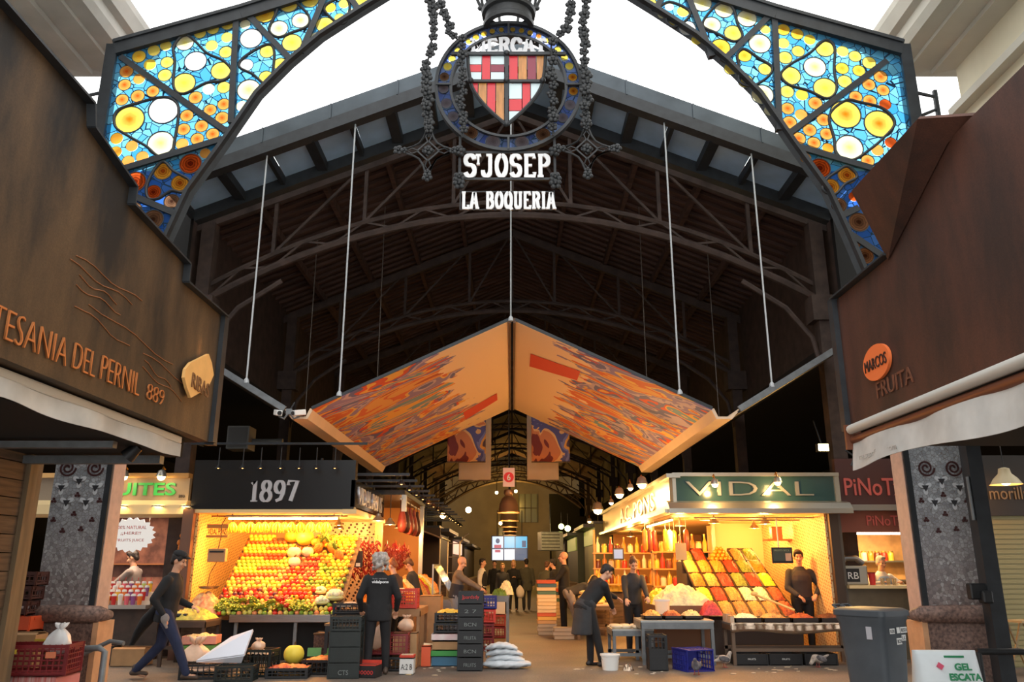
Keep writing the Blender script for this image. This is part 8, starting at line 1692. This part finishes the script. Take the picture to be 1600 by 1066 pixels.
# grey-haired woman from behind
L0 = (-1.93, 12.2, 0)
ww, I = human('woman with curly grey hair in a black jacket lettered in white, seen from behind', L0, .12, 1.67, feet=((-.13, -.02, 0), (.13, .04, 0)), hands=((-.25, .1, .86), (.25, .12, .86)), hair=HAIRG, style='curly', top=BLKCL, legs=BLKCL, shoes=SHOEB, vox=.014, hem=-.2, build=1.1)
fit('lettering', 'vidalpons', (-.11, -.142, 1.235), (1, 0, 0), (0, .05, 1), .24, .05, .004, WHITELET, ww, off=.002); fit('lettering', 'fruits i verdures', (-.1, -.142, 1.30), (1, 0, 0), (0, .05, 1), .2, .02, .004, mat('dull_letters', (150, 150, 150), .6), ww)
# the two behind the lit counter
human('red-haired figure in a brown jacket bowed over the lit counter', (-2.92+.9, 14.62, 0), 1.2, 1.62, lean=.25, hands=((-.2, .38, 1.1), (.15, .4, 1.1)), head=(.4, 0), hair=mat('reddish_hair', (150, 84, 44), .6, noise=.3, nscale=40, bump=.4), style='bun', top=BROWNCL, vox=.018)
human('man in a dark suit bowed over the lit counter behind the red-haired figure', (-2.0, 17.0, 0), 1.3, 1.66, lean=.3, head=(.5, 0), style='short', hair=HAIRB, top=CHAR, vox=.02)
L0 = (-1.08, 16.6, 0); y0 = YW
om, I = human('bald old man in a checked jacket leaning over the grey table', L0, y0, 1.68, lean=.18, hands=at_(L0, y0, ((-.5, 16.85, .98), (-.52, 16.5, .98))), head=(.35, 0), hair=HAIRG, style='bald', top=PLAID, legs=JEANS, skin=SKIN, vox=.018, hem=-.05)
q = MB(); s = I['s']; q.loft([(I['sp'](-.06), I['rt'], I['fw'], .19*s, .145*s), (I['sp'](.14), I['rt'], I['fw'], .18*s, .138*s), (I['sp'](.24, .01), I['rt'], I['fw'], .19*s, .146*s)], 14); blob(q, 'dark_lower_jacket', cloth('navy_cloth', (44, 48, 60)), om, .018, 3)
human('short woman in a dark buttoned jacket walking towards us down the aisle', (-.3, 26.5, 0), pi, 1.56, feet=((-.09, .12, 0), (.09, -.12, 0)), hair=HAIRBL, style='short', top=CHAR, vox=.02, hem=-.12)
w2, I = human('fair-haired woman in black carrying a pale bag behind the short woman', (.05, 28.5, 0), pi-.2, 1.68, feet=((-.09, -.12, 0), (.09, .14, 0)), hands=((-.12, .28, 1.1), (.24, .12, .9)), hair=HAIRBL, style='long', top=BLKCL, vox=.022)
bag('pale shopping bag hanging from the hand of the fair-haired woman', (.27, 28.2, .42), (.16, .1, .42), mat('pale_cloth_bag', (230, 216, 200), .7), 31, knot=False)
human('broad man in a dark coat walking away in the middle of the aisle', (.5, 28.9, 0), .1, 1.72, feet=((-.1, -.1, 0), (.1, .12, 0)), hair=HAIRD, style='short', top=OLIVE, legs=CHAR, vox=.024, face=False, hem=-.3, build=1.15)
human('man in a white shirt and black waistcoat at the left stalls', (-.86, 24.2, 0), -1.9, 1.68, hair=HAIRD, style='short', top=WHITECL, vest=BLKCL, legs=BLKCL, vox=.022)
human('dark-haired figure standing behind the short woman on the left of the aisle', (-.62, 29.6, 0), pi, 1.66, hair=HAIRD, style='short', top=BLKCL, vox=.026)
human('stooped figure in dark clothes with a striped bag on the right of the aisle', (.95, 23.4, 0), -.4, 1.64, lean=.35, hair=HAIRB, style='short', top=OLIVE, legs=CHAR, vox=.022, face=False)
human('figure in a dark jacket behind the standing man', (1.15, 22.3, 0), 1.0, 1.66, lean=.15, hair=HAIRD, style='short', top=BLKCL, vox=.022)
human('tall standing man with cropped reddish hair in black, facing left', (1.22, 19.6, 0), 1.45, 1.8, feet=((-.09, .02, 0), (.1, .0, 0)), hands=((-.12, .4, 1.15), (.1, .4, 1.12)), hair=mat('cropped_reddish_hair', (150, 90, 60), .6), style='bald', top=BLKCL, legs=BLKCL, vox=.017, hem=-.16, build=1.1)
human('bending figure in grey clothes behind the tall standing man', (1.5, 18.95, 0), -1.35, 1.68, lean=1.25, hands=((-.15, .55, .55), (.15, .55, .55)), hair=HAIRD, top=CHAR, legs=GREYCL, vox=.02, face=False)
L0 = (1.27, 13.15, 0); y0 = -1.15
bw, I = human('worker with short dark hair in a black apron bending over the grey tables', L0, y0, 1.68, lean=.72, feet=((-.1, -.02, 0), (.12, .06, 0)), hands=at_(L0, y0, (P(1008, 958, 13.9), P(962, 962, 13.5))), hint=((-.6, -.2, -.6), (.6, -.2, -.6)), head=(.2, -.2), hair=HAIRD, style='short', top=BLKCL, legs=BLKCL, apron=CHAR, vox=.014, hem=-.1, build=1.14)
L0 = (2.16, 14.95, 0); y0 = pi+.15
human('woman vendor in a dark top working behind the grey tables', L0, y0, 1.64, lean=.2, hands=at_(L0, y0, ((2.35, 14.55, .95), (1.98, 14.5, .9))), head=(.35, 0), hair=HAIRB, style='bun', top=CHAR, vox=.015)
L0 = (5.13, 14.85, 0); y0 = pi-.1
human('young dark-haired vendor in a quilted dark vest behind the nut display', L0, y0, 1.76, hands=at_(L0, y0, ((5.3, 14.62, 1.0), (5.0, 14.62, .98))), hint=((-.9, -.4, -.3), (.9, -.5, -.3)), head=(.1, -.1), hair=HAIRD, style='fringe', top=CHAR, vest=cloth('quilted_vest', (64, 56, 54)), legs=BLKCL, vox=.014, build=1.05)
L0 = (6.62, 14.95, 0); y0 = pi+.1
human('barman in a pale blue waistcoat and white shirt behind the lit counter', L0, y0, 1.66, lean=.1, hands=at_(L0, y0, ((6.8, 14.6, 1.2), (6.45, 14.6, 1.2))), head=(.15, .1), hair=HAIRG, style='short', top=WHITECL, vest=PALEBL, vox=.015)
L0 = (-6.85, 15.1, 0); y0 = pi/2
human('juice vendor in a grey hooded top turned left behind the cups', L0, y0, 1.76, lean=.12, hands=at_(L0, y0, ((-7.3, 14.95, 1.12), (-7.28, 15.2, 1.15))), head=(.3, 0), hair=HAIRD, style='short', top=GREYCL, vox=.016, build=1.1)
for o in WFLAG:
    if '_w' in o: del o['_w']
